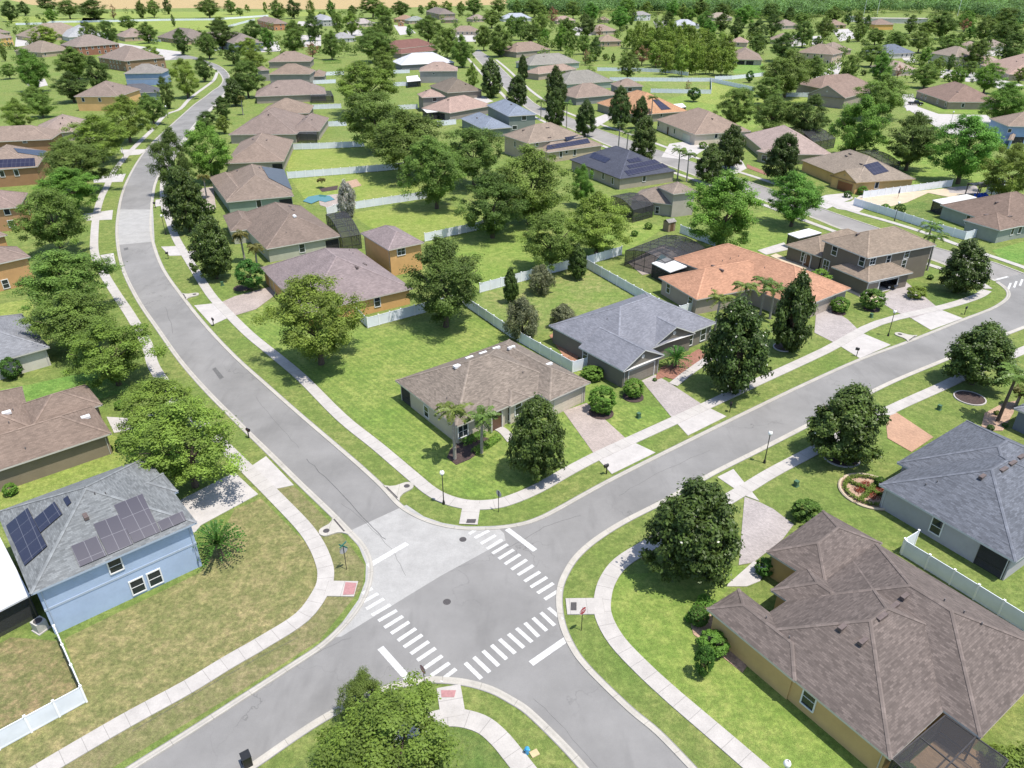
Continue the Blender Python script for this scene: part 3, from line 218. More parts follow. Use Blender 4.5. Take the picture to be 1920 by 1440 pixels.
  {'label': 'orange tan two storey house with wide brown hip roof behind street oaks','cat': 'house','wall': [0.587,0.365,0.165],'roof': [0.183,0.144,0.123],'trim': [0.467,0.444,0.408],'b': [[-162.55,316.5,0.0,8.75,10.01,5.4,'hip']],'w': [[-168.14,306.94,4.15,0.0,-1.0,0.9,1.3,'win'],[-161.65,306.94,4.15,0.0,-1.0,0.9,1.3,'win']],'v': [[-159.12,314.67,8.06,'v']],'p': [],'porch': [],'cage': [],'d': 355},
  {'label': 'plain pale blue two storey house with grey hip roof near the road bend','cat': 'house','wall': [0.215,0.288,0.453],'roof': [0.193,0.178,0.163],'trim': [0.467,0.444,0.408],'b': [[-176.22,384.75,0.1141,8.74,7.04,5.4,'hip']],'w': [],'v': [],'p': [],'porch': [],'cage': [],'d': 423},
  {'label': 'low house with dark grey solar roof in front of the plain blue house','cat': 'house','wall': [0.25,0.288,0.356],'roof': [0.089,0.089,0.1],'trim': [0.467,0.444,0.408],'b': [[-160.3,337.22,0.358,8.56,5.76,3.2,'hip']],'w': [],'v': [],'p': [],'porch': [],'cage': [],'d': 373},
  {'label': 'brown two storey hip roofed house with a row of small windows','cat': 'house','wall': [0.215,0.143,0.088],'roof': [0.193,0.153,0.131],'trim': [0.467,0.444,0.408],'b': [[-212.39,448.34,-0.6853,15.66,11.65,5.4,'hip']],'w': [[-206.52,431.49,1.5,0.774,-0.633,1.0,1.4,'win'],[-206.52,431.49,4.2,0.774,-0.633,1.0,1.4,'win'],[-204.16,434.38,1.5,0.774,-0.633,1.0,1.4,'win'],[-197.07,443.05,1.5,0.774,-0.633,1.0,1.4,'win'],[-197.07,443.05,4.2,0.774,-0.633,1.0,1.4,'win'],[-194.71,445.94,1.5,0.774,-0.633,1.0,1.4,'win'],[-229.78,448.09,4.2,-0.633,-0.774,1.0,1.4,'win'],[-226.84,445.69,1.5,-0.633,-0.774,1.0,1.4,'win'],[-226.84,445.69,4.2,-0.633,-0.774,1.0,1.4,'win'],[-223.89,443.28,1.5,-0.633,-0.774,1.0,1.4,'win'],[-220.95,440.87,1.5,-0.633,-0.774,1.0,1.4,'win'],[-220.95,440.87,4.2,-0.633,-0.774,1.0,1.4,'win'],[-218.01,438.47,1.5,-0.633,-0.774,1.0,1.4,'win'],[-218.01,438.47,4.2,-0.633,-0.774,1.0,1.4,'win'],[-215.06,436.06,1.5,-0.633,-0.774,1.0,1.4,'win'],[-215.06,436.06,4.2,-0.633,-0.774,1.0,1.4,'win'],[-212.12,433.65,4.2,-0.633,-0.774,1.0,1.4,'win'],[-209.17,431.25,1.5,-0.633,-0.774,1.0,1.4,'win']],'v': [],'p': [],'porch': [],'cage': [],'d': 496},
  {'label': 'reddish brown two storey house with grey brown hip roof,upper left','cat': 'house','wall': [0.236,0.113,0.073],'roof': [0.193,0.158,0.14],'trim': [0.467,0.444,0.408],'b': [[-274.14,526.16,-0.6716,11.51,13.86,5.4,'hip']],'w': [[-272.63,510.28,1.5,0.783,-0.622,1.0,1.4,'win'],[-272.63,510.28,4.2,0.783,-0.622,1.0,1.4,'win'],[-270.25,513.28,1.5,0.783,-0.622,1.0,1.4,'win'],[-270.25,513.28,4.2,0.783,-0.622,1.0,1.4,'win'],[-267.87,516.28,4.2,0.783,-0.622,1.0,1.4,'win'],[-265.48,519.28,1.5,0.783,-0.622,1.0,1.4,'win'],[-265.48,519.28,4.2,0.783,-0.622,1.0,1.4,'win'],[-263.1,522.28,1.5,0.783,-0.622,1.0,1.4,'win'],[-263.1,522.28,4.2,0.783,-0.622,1.0,1.4,'win'],[-260.71,525.28,1.5,0.783,-0.622,1.0,1.4,'win'],[-260.71,525.28,4.2,0.783,-0.622,1.0,1.4,'win'],[-258.33,528.28,4.2,0.783,-0.622,1.0,1.4,'win'],[-289.7,521.4,1.5,-0.622,-0.783,1.0,1.4,'win'],[-289.7,521.4,4.2,-0.622,-0.783,1.0,1.4,'win'],[-286.81,519.1,1.5,-0.622,-0.783,1.0,1.4,'win'],[-286.81,519.1,4.2,-0.622,-0.783,1.0,1.4,'win'],[-283.93,516.81,4.2,-0.622,-0.783,1.0,1.4,'win'],[-281.04,514.52,1.5,-0.622,-0.783,1.0,1.4,'win'],[-281.04,514.52,4.2,-0.622,-0.783,1.0,1.4,'win'],[-278.16,512.22,4.2,-0.622,-0.783,1.0,1.4,'win'],[-275.27,509.93,1.5,-0.622,-0.783,1.0,1.4,'win']],'v': [],'p': [],'porch': [],'cage': [],'d': 593},
  {'label': 'low tan house with brown roof just left of the reddish brown house','cat': 'house','wall': [0.356,0.288,0.208],'roof': [0.193,0.158,0.127],'trim': [0.467,0.444,0.408],'b': [[-299.37,516.15,-0.4536,13.16,11.05,2.9,'hip']],'w': [[-291.66,502.96,1.6,0.899,-0.438,1.0,1.4,'win'],[-286.09,514.39,1.6,0.899,-0.438,1.0,1.4,'win'],[-284.23,518.2,1.6,0.899,-0.438,1.0,1.4,'win'],[-310.54,509.8,1.6,-0.438,-0.899,1.0,1.4,'win'],[-304.01,506.62,1.6,-0.438,-0.899,1.0,1.4,'win'],[-300.75,505.03,1.6,-0.438,-0.899,1.0,1.4,'win'],[-297.49,503.44,1.6,-0.438,-0.899,1.0,1.4,'win']],'v': [],'p': [],'porch': [],'cage': [],'d': 596},
  {'label': 'ochre two storey house at the upper left edge','cat': 'house','wall': [0.575,0.365,0.133],'roof': [0.21,0.168,0.144],'trim': [0.467,0.444,0.408],'b': [[-373.19,567.79,1.4856,17.22,13.67,5.4,'hip']],'w': [[-385.91,552.05,1.5,-0.085,-0.996,1.0,1.4,'win'],[-385.91,552.05,4.2,-0.085,-0.996,1.0,1.4,'win'],[-382.14,551.72,4.2,-0.085,-0.996,1.0,1.4,'win'],[-378.38,551.4,1.5,-0.085,-0.996,1.0,1.4,'win'],[-378.38,551.4,4.2,-0.085,-0.996,1.0,1.4,'win'],[-374.62,551.08,4.2,-0.085,-0.996,1.0,1.4,'win'],[-370.85,550.76,1.5,-0.085,-0.996,1.0,1.4,'win'],[-370.85,550.76,4.2,-0.085,-0.996,1.0,1.4,'win'],[-367.09,550.44,4.2,-0.085,-0.996,1.0,1.4,'win'],[-363.33,550.12,1.5,-0.085,-0.996,1.0,1.4,'win'],[-361.29,551.81,1.5,0.996,-0.085,1.0,1.4,'win'],[-360.97,555.53,1.5,0.996,-0.085,1.0,1.4,'win'],[-360.65,559.24,1.5,0.996,-0.085,1.0,1.4,'win'],[-360.34,562.95,1.5,0.996,-0.085,1.0,1.4,'win'],[-360.34,562.95,4.2,0.996,-0.085,1.0,1.4,'win'],[-360.02,566.67,1.5,0.996,-0.085,1.0,1.4,'win'],[-360.02,566.67,4.2,0.996,-0.085,1.0,1.4,'win'],[-359.7,570.38,1.5,0.996,-0.085,1.0,1.4,'win'],[-359.7,570.38,4.2,0.996,-0.085,1.0,1.4,'win'],[-359.38,574.09,1.5,0.996,-0.085,1.0,1.4,'win'],[-359.07,577.8,1.5,0.996,-0.085,1.0,1.4,'win'],[-359.07,577.8,4.2,0.996,-0.085,1.0,1.4,'win'],[-358.75,581.52,1.5,0.996,-0.085,1.0,1.4,'win'],[-358.75,581.52,4.2,0.996,-0.085,1.0,1.4,'win']],'v': [],'p': [],'porch': [],'cage': [],'d': 679},
  {'label': 'small brown roofed house at the left edge behind the ochre house','cat': 'house','wall': [0.422,0.33,0.215],'roof': [0.193,0.153,0.135],'trim': [0.467,0.444,0.408],'b': [[-433.14,651.5,1.3785,16.09,23.36,2.9,'hip']],'w': [[-456.74,640.16,1.6,-0.191,-0.982,1.0,1.4,'win'],[-452.99,639.43,1.6,-0.191,-0.982,1.0,1.4,'win'],[-449.25,638.7,1.6,-0.191,-0.982,1.0,1.4,'win'],[-441.75,637.24,1.6,-0.191,-0.982,1.0,1.4,'win'],[-434.26,635.78,1.6,-0.191,-0.982,1.0,1.4,'win'],[-426.76,634.32,1.6,-0.191,-0.982,1.0,1.4,'win'],[-423.01,633.59,1.6,-0.191,-0.982,1.0,1.4,'win'],[-419.26,632.86,1.6,-0.191,-0.982,1.0,1.4,'win'],[-415.52,632.13,1.6,-0.191,-0.982,1.0,1.4,'win'],[-413.27,633.69,1.6,0.982,-0.191,1.0,1.4,'win'],[-412.52,637.53,1.6,0.982,-0.191,1.0,1.4,'win'],[-411.77,641.36,1.6,0.982,-0.191,1.0,1.4,'win'],[-410.28,649.04,1.6,0.982,-0.191,1.0,1.4,'win'],[-409.53,652.88,1.6,0.982,-0.191,1.0,1.4,'win'],[-408.78,656.72,1.6,0.982,-0.191,1.0,1.4,'win'],[-408.04,660.55,1.6,0.982,-0.191,1.0,1.4,'win']],'v': [],'p': [],'porch': [],'cage': [],'d': 782},
  {'label': 'low house with tan roof below the far white fence,upper left','cat': 'house','wall': [0.453,0.356,0.25],'roof': [0.215,0.173,0.14],'trim': [0.467,0.444,0.408],'b': [[-357.46,637.7,-0.7227,16.52,23.18,2.9,'hip']],'w': [[-359.19,611.44,1.6,0.75,-0.661,1.0,1.4,'win'],[-356.68,614.29,1.6,0.75,-0.661,1.0,1.4,'win'],[-354.18,617.13,1.6,0.75,-0.661,1.0,1.4,'win'],[-351.67,619.97,1.6,0.75,-0.661,1.0,1.4,'win'],[-349.17,622.81,1.6,0.75,-0.661,1.0,1.4,'win'],[-339.14,634.17,1.6,0.75,-0.661,1.0,1.4,'win'],[-336.64,637.02,1.6,0.75,-0.661,1.0,1.4,'win'],[-331.63,642.7,1.6,0.75,-0.661,1.0,1.4,'win'],[-383.04,629.95,1.6,-0.661,-0.75,1.0,1.4,'win'],[-377.01,624.64,1.6,-0.661,-0.75,1.0,1.4,'win'],[-370.99,619.32,1.6,-0.661,-0.75,1.0,1.4,'win'],[-361.95,611.35,1.6,-0.661,-0.75,1.0,1.4,'win']],'v': [],'p': [],'porch': [],'cage': [],'d': 731},
  {'label': 'low house with pale grey roof beside a black pool screen below the far fence','cat': 'house','wall': [0.474,0.474,0.463],'roof': [0.277,0.283,0.29],'trim': [0.467,0.444,0.408],'b': [[-333.95,633.98,-0.831,16.62,14.77,2.9,'hip']],'w': [[-329.09,616.52,1.6,0.674,-0.739,1.0,1.4,'win'],[-320.03,624.79,1.6,0.674,-0.739,1.0,1.4,'win'],[-317.01,627.55,1.6,0.674,-0.739,1.0,1.4,'win'],[-313.98,630.31,1.6,0.674,-0.739,1.0,1.4,'win'],[-345.89,625.82,1.6,-0.739,-0.674,1.0,1.4,'win'],[-334.99,613.88,1.6,-0.739,-0.674,1.0,1.4,'win']],'v': [],'p': [],'porch': [],'cage': [],'d': 716},
  {'label': 'small tan house with one visible window near the cul-de-sac at upper left','cat': 'house','wall': [0.403,0.313,0.215],'roof': [0.221,0.173,0.149],'trim': [0.467,0.444,0.408],'b': [[-291.65,628.26,-0.8854,12.59,10.69,2.9,'hip']],'w': [[-287.14,616.27,1.6,0.633,-0.774,1.0,1.4,'win'],[-283.97,618.86,1.6,0.633,-0.774,1.0,1.4,'win'],[-280.79,621.45,1.6,0.633,-0.774,1.0,1.4,'win'],[-277.62,624.05,1.6,0.633,-0.774,1.0,1.4,'win'],[-305.98,629.61,1.6,-0.774,-0.633,1.0,1.4,'win'],[-300.86,623.34,1.6,-0.774,-0.633,1.0,1.4,'win'],[-298.3,620.21,1.6,-0.774,-0.633,1.0,1.4,'win'],[-293.17,613.95,1.6,-0.774,-0.633,1.0,1.4,'win']],'v': [],'p': [],'porch': [],'cage': [],'d': 692},
  {'label': 'brown gabled low house behind two round trees by the bend','cat': 'house','wall': [0.365,0.28,0.195],'roof': [0.168,0.14,0.123],'trim': [0.467,0.444,0.408],'b': [[-243.71,609.73,-0.7699,22.94,12.79,2.9,'hip'],[-230.75,606.66,-0.3488,6.47,17.83,3.004,'gable_v']],'w': [[-234.72,586.69,1.6,0.718,-0.696,1.0,1.4,'win'],[-228.99,592.6,1.6,0.718,-0.696,1.0,1.4,'win'],[-226.13,595.55,1.6,0.718,-0.696,1.0,1.4,'win'],[-267.1,615.22,1.6,-0.696,-0.718,1.0,1.4,'win'],[-261.72,610.0,1.6,-0.696,-0.718,1.0,1.4,'win'],[-259.03,607.39,1.6,-0.696,-0.718,1.0,1.4,'win'],[-256.34,604.78,1.6,-0.696,-0.718,1.0,1.4,'win'],[-248.26,596.96,1.6,-0.696,-0.718,1.0,1.4,'win'],[-245.57,594.35,1.6,-0.696,-0.718,1.0,1.4,'win'],[-242.88,591.74,1.6,-0.696,-0.718,1.0,1.4,'win'],[-237.5,586.52,1.6,-0.696,-0.718,1.0,1.4,'win'],[-230.37,590.08,1.6,0.94,-0.342,1.0,1.4,'win'],[-221.13,615.49,1.6,0.94,-0.342,1.0,1.4,'win'],[-219.81,619.12,1.6,0.94,-0.342,1.0,1.4,'win']],'v': [],'p': [],'porch': [],'cage': [],'d': 656},
  {'label': 'grey blue two storey house with brown hip roof right of the road bend','cat': 'house','wall': [0.215,0.236,0.288],'roof': [0.178,0.149,0.135],'trim': [0.467,0.444,0.408],'b': [[-185.58,553.33,-1.0041,21.46,9.88,5.4,'hip']],'w': [[-180.67,531.55,1.5,0.537,-0.844,1.0,1.4,'win'],[-177.48,533.58,1.5,0.537,-0.844,1.0,1.4,'win'],[-177.48,533.58,4.2,0.537,-0.844,1.0,1.4,'win'],[-174.3,535.6,1.5,0.537,-0.844,1.0,1.4,'win'],[-174.3,535.6,4.2,0.537,-0.844,1.0,1.4,'win'],[-171.12,537.63,4.2,0.537,-0.844,1.0,1.4,'win'],[-167.94,539.65,4.2,0.537,-0.844,1.0,1.4,'win'],[-203.79,564.38,1.5,-0.844,-0.537,1.0,1.4,'win'],[-203.79,564.38,4.2,-0.844,-0.537,1.0,1.4,'win'],[-201.74,561.16,1.5,-0.844,-0.537,1.0,1.4,'win'],[-201.74,561.16,4.2,-0.844,-0.537,1.0,1.4,'win'],[-197.64,554.71,4.2,-0.844,-0.537,1.0,1.4,'win'],[-195.59,551.49,1.5,-0.844,-0.537,1.0,1.4,'win'],[-191.49,545.04,1.5,-0.844,-0.537,1.0,1.4,'win'],[-191.49,545.04,4.2,-0.844,-0.537,1.0,1.4,'win'],[-189.43,541.82,1.5,-0.844,-0.537,1.0,1.4,'win'],[-189.43,541.82,4.2,-0.844,-0.537,1.0,1.4,'win'],[-187.38,538.6,4.2,-0.844,-0.537,1.0,1.4,'win'],[-185.33,535.38,1.5,-0.844,-0.537,1.0,1.4,'win'],[-185.33,535.38,4.2,-0.844,-0.537,1.0,1.4,'win'],[-183.28,532.15,1.5,-0.844,-0.537,1.0,1.4,'win'],[-183.28,532.15,4.2,-0.844,-0.537,1.0,1.4,'win']],'v': [],'p': [],'porch': [],'cage': [],'d': 583},
  {'label': 'tall brick red house with a red garage door below the far white fence','cat': 'house','wall': [0.453,0.202,0.113],'roof': [0.188,0.144,0.123],'trim': [0.467,0.444,0.408],'b': [[-219.56,750.68,-1.056,31.48,6.53,5.4,'hip']],'w': [[-207.81,721.68,1.5,0.492,-0.87,1.0,1.4,'win'],[-204.28,723.67,1.5,0.492,-0.87,1.0,1.4,'win'],[-204.28,723.67,4.2,0.492,-0.87,1.0,1.4,'win'],[-200.75,725.67,1.5,0.492,-0.87,1.0,1.4,'win'],[-200.75,725.67,4.2,0.492,-0.87,1.0,1.4,'win'],[-239.23,773.11,1.5,-0.87,-0.492,1.0,1.4,'win'],[-237.43,769.93,1.5,-0.87,-0.492,1.0,1.4,'win'],[-237.43,769.93,4.2,-0.87,-0.492,1.0,1.4,'win'],[-235.64,766.75,1.5,-0.87,-0.492,1.0,1.4,'win'],[-235.64,766.75,4.2,-0.87,-0.492,1.0,1.4,'win'],[-233.84,763.57,1.5,-0.87,-0.492,1.0,1.4,'win'],[-233.84,763.57,4.2,-0.87,-0.492,1.0,1.4,'win'],[-232.04,760.4,1.5,-0.87,-0.492,1.0,1.4,'win'],[-232.04,760.4,4.2,-0.87,-0.492,1.0,1.4,'win'],[-228.45,754.04,1.5,-0.87,-0.492,1.0,1.4,'win'],[-228.45,754.04,4.2,-0.87,-0.492,1.0,1.4,'win'],[-224.85,747.69,4.2,-0.87,-0.492,1.0,1.4,'win'],[-223.05,744.51,1.5,-0.87,-0.492,1.0,1.4,'win'],[-223.05,744.51,4.2,-0.87,-0.492,1.0,1.4,'win'],[-221.26,741.33,4.2,-0.87,-0.492,1.0,1.4,'win'],[-219.46,738.15,4.2,-0.87,-0.492,1.0,1.4,'win'],[-217.66,734.98,1.5,-0.87,-0.492,1.0,1.4,'win'],[-217.66,734.98,4.2,-0.87,-0.492,1.0,1.4,'win'],[-214.07,728.62,1.5,-0.87,-0.492,1.0,1.4,'win'],[-214.07,728.62,4.2,-0.87,-0.492,1.0,1.4,'win'],[-212.27,725.44,1.5,-0.87,-0.492,1.0,1.4,'win'],[-212.27,725.44,4.2,-0.87,-0.492,1.0,1.4,'win'],[-210.47,722.27,1.5,-0.87,-0.492,1.0,1.4,'win']],'v': [],'p': [],'porch': [],'cage': [],'d': 782},
  {'label': 'small grey roofed house with dark balcony at the top,left of centre','cat': 'house','wall': [0.374,0.365,0.347],'roof': [0.277,0.283,0.304],'trim': [0.467,0.444,0.408],'b': [[-181.31,793.75,-1.1319,22.43,6.85,5.2,'hip']],'w': [[-175.83,772.04,1.5,0.425,-0.905,1.0,1.4,'win'],[-175.83,772.04,4.2,0.425,-0.905,1.0,1.4,'win'],[-171.97,773.85,1.5,0.425,-0.905,1.0,1.4,'win'],[-171.97,773.85,4.2,0.425,-0.905,1.0,1.4,'win'],[-168.11,775.67,1.5,0.425,-0.905,1.0,1.4,'win'],[-195.67,809.27,1.5,-0.905,-0.425,1.0,1.4,'win'],[-195.67,809.27,4.2,-0.905,-0.425,1.0,1.4,'win'],[-194.11,805.95,1.5,-0.905,-0.425,1.0,1.4,'win'],[-194.11,805.95,4.2,-0.905,-0.425,1.0,1.4,'win'],[-192.55,802.64,1.5,-0.905,-0.425,1.0,1.4,'win'],[-192.55,802.64,4.2,-0.905,-0.425,1.0,1.4,'win'],[-191.0,799.32,1.5,-0.905,-0.425,1.0,1.4,'win'],[-191.0,799.32,4.2,-0.905,-0.425,1.0,1.4,'win'],[-189.44,796.0,4.2,-0.905,-0.425,1.0,1.4,'win'],[-187.88,792.69,1.5,-0.905,-0.425,1.0,1.4,'win'],[-186.33,789.37,1.5,-0.905,-0.425,1.0,1.4,'win'],[-186.33,789.37,4.2,-0.905,-0.425,1.0,1.4,'win'],[-184.77,786.06,1.5,-0.905,-0.425,1.0,1.4,'win'],[-184.77,786.06,4.2,-0.905,-0.425,1.0,1.4,'win'],[-183.21,782.74,1.5,-0.905,-0.425,1.0,1.4,'win'],[-183.21,782.74,4.2,-0.905,-0.425,1.0,1.4,'win'],[-181.65,779.42,4.2,-0.905,-0.425,1.0,1.4,'win'],[-180.1,776.11,4.2,-0.905,-0.425,1.0,1.4,'win'],[-178.54,772.79,1.5,-0.905,-0.425,1.0,1.4,'win'],[-178.54,772.79,4.2,-0.905,-0.425,1.0,1.4,'win']],'v': [],'p': [],'porch': [],'cage': [],'d': 814},
  {'label': 'brown hip roof farthest back in the left row of houses','cat': 'house','wall': [0.25,0.222,0.189],'roof': [0.204,0.158,0.131],'trim': [0.467,0.444,0.408],'b': [[-125.02,454.93,0.1131,11.6,8.96,3.4,'hip']],'w': [],'v': [[-128.0,451.45,6.32,'v'],[-130.3,455.28,6.6,'v'],[-128.51,458.24,6.04,'v']],'p': [],'porch': [],'cage': [],'d': 471},
  {'label': 'grey walled two storey house with brown roof in the left row','cat': 'house','wall': [0.25,0.236,0.215],'roof': [0.193,0.149,0.119],'trim': [0.467,0.444,0.408],'b': [[-105.29,381.97,0.0506,9.67,7.68,5.4,'hip'],[-95.94,394.58,0.151,3.3,8.32,3.004,'hip'],[-124.23,398.11,0.4779,2.32,5.12,5.008,'hip']],'w': [],'v': [[-106.59,384.18,8.1,'v'],[-124.81,400.9,5.78,'v']],'p': [],'porch': [],'cage': [],'d': 396},
  {'label': 'wide brown hip roof directly in front of the grey walled house in the left row','cat': 'house','wall': [0.288,0.25,0.208],'roof': [0.193,0.153,0.135],'trim': [0.467,0.444,0.408],'b': [[-94.55,336.59,0.2549,14.42,9.6,2.9,'hip']],'w': [],'v': [[-86.9,340.79,5.88,'v'],[-98.82,330.86,5.47,'v'],[-102.58,336.31,6.19,'v']],'p': [],'porch': [],'cage': [[[[-83.32,325.04],[-74.34,326.48],[-78.66,341.51],[-86.85,339.95]],2.7]],'d': 349},
  {'label': 'brown hip roof beside the feathery palm in the left row','cat': 'house','wall': [0.288,0.25,0.208],'roof': [0.204,0.158,0.127],'trim': [0.467,0.444,0.408],'b': [[-84.08,291.6,0.1267,8.83,8.32,2.9,'hip']],'w': [],'v': [[-85.45,294.31,5.63,'v'],[-85.08,294.42,5.6,'v']],'p': [],'porch': [],'cage': [],'d': 303},
  {'label': 'broad brown roof with black screened porch at its right end,left row','cat': 'house','wall': [0.356,0.313,0.25],'roof': [0.178,0.14,0.123],'trim': [0.467,0.444,0.408],'b': [[-80.49,259.71,0.0397,10.81,14.53,2.9,'hip'],[-68.89,262.03,0.0883,5.03,12.29,2.944,'hip']],'w': [],'v': [[-71.21,263.4,4.37,'v'],[-69.78,262.77,5.05,'v'],[-79.83,254.3,7.45,'v'],[-67.34,259.73,4.79,'v']],'p': [],'porch': [],'cage': [[[[-69.19,246.58],[-62.81,245.72],[-65.93,259.25],[-72.64,260.2]],2.8]],'d': 271},
  {'label': 'plain brown hip roofed house behind the bright green round tree,left row','cat': 'house','wall': [0.338,0.304,0.25],'roof': [0.193,0.149,0.123],'trim': [0.467,0.444,0.408],'b': [[-73.13,220.89,0.1615,7.85,14.51,2.9,'hip']],'w': [[-65.03,207.96,1.1,0.161,-0.987,2.6,2.2,'screen']],'v': [[-76.12,224.28,5.62,'v'],[-75.24,222.0,5.87,'v'],[-71.22,221.39,5.84,'v']],'p': [],'porch': [],'cage': [],'d': 232},
  {'label': 'sage green house with a blue solar array on its brown roof','cat': 'house','wall': [0.25,0.304,0.243],'roof': [0.183,0.144,0.119],'trim': [0.467,0.444,0.408],'b': [[-63.15,182.77,0.3653,7.55,13.55,2.9,'hip'],[-68.21,180.65,-1.0767,12.23,3.62,2.944,'hip']],'w': [[-58.93,170.36,1.7,0.357,-0.934,1.0,1.7,'win'],[-53.29,172.52,1.1,0.357,-0.934,2.8,2.2,'screen']],'v': [[-62.14,187.04,5.44,'v'],[-63.28,187.73,5.85,'v'],[-69.38,188.87,4.86,'v']],'p': [[[-63.54,190.18,5.53],[-60.72,199.26,2.59],[-53.08,178.09,2.8],[-58.93,180.05,5.18]]],'porch': [],'cage': [],'d': 193},
  {'label': 'sage grey house with a stained brown roof and dome pool screen','cat': 'house','wall': [0.384,0.384,0.304],'roof': [0.158,0.123,0.103],'trim': [0.491,0.472,0.426],'b': [[-47.19,149.91,0.56,7.52,12.51,2.9,'hip'],[-57.16,152.72,-1.125,6.12,3.01,2.944,'hip']],'w': [[-41.25,139.4,1.66,0.531,-0.847,1.0,1.6,'win'],[-36.02,142.68,1.15,0.531,-0.847,2.6,2.3,'screen']],'v': [[-43.65,145.39,6.26,'sky'],[-47.44,155.85,5.18,'v'],[-45.85,152.4,5.42,'v'],[-44.23,140.47,4.37,'p']],'p': [],'porch': [],'cage': [[[[-40.46,157.86],[-36.99,160.27],[-30.45,143.98],[-33.8,141.97]],2.9]],'d': 157},
  {'label': 'orange walled house with a mauve brown roof and upper storey block','cat': 'house','wall': [0.54,0.321,0.133],'roof': [0.193,0.158,0.158],'trim': [0.453,0.417,0.374],'b': [[-30.86,120.46,-0.9926,11.83,9.25,2.9,'hip'],[-22.67,134.82,-0.9663,5.93,3.68,5.304,'hip']],'w': [[-22.2,112.52,1.88,0.547,-0.837,0.95,1.8,'win'],[-20.33,129.78,4.42,0.568,-0.823,1.5,1.4,'win'],[-42.21,121.75,1.05,-0.837,-0.547,2.4,2.1,'garage']],'v': [[-26.04,117.1,6.08,'v'],[-25.41,121.12,5.06,'v'],[-29.8,129.78,4.52,'p'],[-28.72,127.72,4.64,'p']],'p': [],'porch': [],'cage': [],'d': 124},
  {'label': 'house with navy grey roof carrying several solar arrays','cat': 'house','wall': [0.33,0.288,0.222],'roof': [0.059,0.064,0.086],'trim': [0.073,0.066,0.063],'b': [[29.69,203.47,-1.0905,12.17,9.03,2.9,'hip']],'w': [[23.99,195.84,1.83,-0.887,-0.462,0.9,1.6,'win'],[26.02,191.94,1.54,-0.887,-0.462,0.9,1.6,'win'],[34.22,192.61,2.03,0.462,-0.887,0.9,1.5,'win'],[21.58,200.47,1.83,-0.887,-0.462,1.4,1.9,'win']],'v': [[24.64,208.22,5.71,'v'],[31.92,203.5,6.42,'v'],[32.93,205.52,5.5,'v']],'p': [[[21.17,206.52,4.27],[22.49,208.13,5.23],[26.36,200.41,5.16],[24.78,199.5,4.25]],[[29.8,196.47,5.82],[33.24,198.69,6.01],[34.3,197.52,5.24],[30.65,195.58,5.22]],[[29.57,194.25,4.85],[37.65,199.41,5.27],[39.22,198.57,4.54],[30.3,193.33,4.27]],[[28.76,191.96,4.03],[39.71,198.62,4.46],[41.27,197.72,3.7],[29.77,190.49,3.15]]],'porch': [],'cage': [],'d': 205},
  {'label': 'tan two storey house with two rows of solar panels on its lower roof','cat': 'house','wall': [0.403,0.338,0.243],'roof': [0.21,0.168,0.135],'trim': [0.467,0.444,0.408],'b': [[9.27,230.36,-1.0227,7.2,9.86,5.4,'hip'],[16.83,226.27,-1.0337,3.74,10.02,3.104,'hip']],'w': [[0.92,225.97,3.84,-0.854,-0.521,0.8,1.6,'win'],[7.24,221.21,4.78,0.521,-0.854,0.8,1.0,'win'],[14.29,220.93,1.97,0.512,-0.859,0.9,1.6,'win'],[15.95,221.92,2.39,0.512,-0.859,0.8,0.8,'win'],[18.5,223.44,1.94,0.512,-0.859,0.9,1.6,'win']],'v': [[3.61,228.27,7.37,'v'],[21.31,229.7,4.65,'v'],[10.56,228.67,7.94,'v'],[12.15,221.47,4.11,'v'],[11.0,224.3,5.96,'v']],'p': [[[10.08,220.93,4.37],[22.69,229.27,4.72],[23.37,227.5,3.79],[10.01,218.95,3.53]],[[15.44,225.06,5.94],[19.7,229.23,5.76],[20.43,229.44,4.82],[16.0,225.06,4.92]]],'porch': [],'cage': [],'d': 230},
  {'label': 'two storey house with steel blue grey roof and sage walls','cat': 'house','wall': [0.177,0.202,0.183],'roof': [0.168,0.193,0.239],'trim': [0.467,0.444,0.408],'b': [[-9.1,265.44,-1.1646,11.14,5.22,2.9,'hip'],[-0.41,275.78,-1.2328,12.22,5.2,5.504,'hip']],'w': [[4.11,264.89,4.61,0.332,-0.943,1.6,1.5,'win'],[0.91,263.77,1.6,0.332,-0.943,1.6,1.2,'win']],'v': [[-10.24,272.01,4.73,'v'],[-0.18,272.56,7.68,'v'],[-11.97,266.05,4.31,'v']],'p': [],'porch': [],'cage': [],'d': 265},
  {'label': 'pinkish roofed house with white flat porch roof over a black screen','cat': 'house','wall': [0.25,0.222,0.202],'roof': [0.283,0.204,0.173],'trim': [0.467,0.444,0.408],'b': [[-20.84,298.21,-0.7387,7.76,11.53,2.9,'hip'],[-31.94,309.96,-1.2734,5.0,4.66,5.404,'hip']],'w': [[-30.2,305.74,4.46,0.293,-0.956,1.6,1.5,'win'],[-27.47,289.27,1.15,-0.673,-0.739,7.0,2.3,'screen']],'v': [[-23.72,293.86,6.09,'v'],[-33.61,310.47,7.01,'v'],[-30.86,309.64,7.27,'v']],'p': [],'porch': [[[[-34.28,295.76],[-26.51,297.77],[-24.11,290.83],[-31.5,286.61]],2.7,(0.9047,0.8714,0.8388)]],'cage': [],'d': 298},
  {'label': 'dark brown hip roof squeezed behind the pink roofed house','cat': 'house','wall': [0.25,0.215,0.183],'roof': [0.144,0.119,0.096],'trim': [0.467,0.444,0.408],'b': [[-24.88,347.74,-1.1415,11.41,8.25,2.9,'hip']],'w': [],'v': [[-20.17,342.45,5.22,'v'],[-21.61,347.33,5.62,'v']],'p': [],'porch': [],'cage': [],'d': 348},
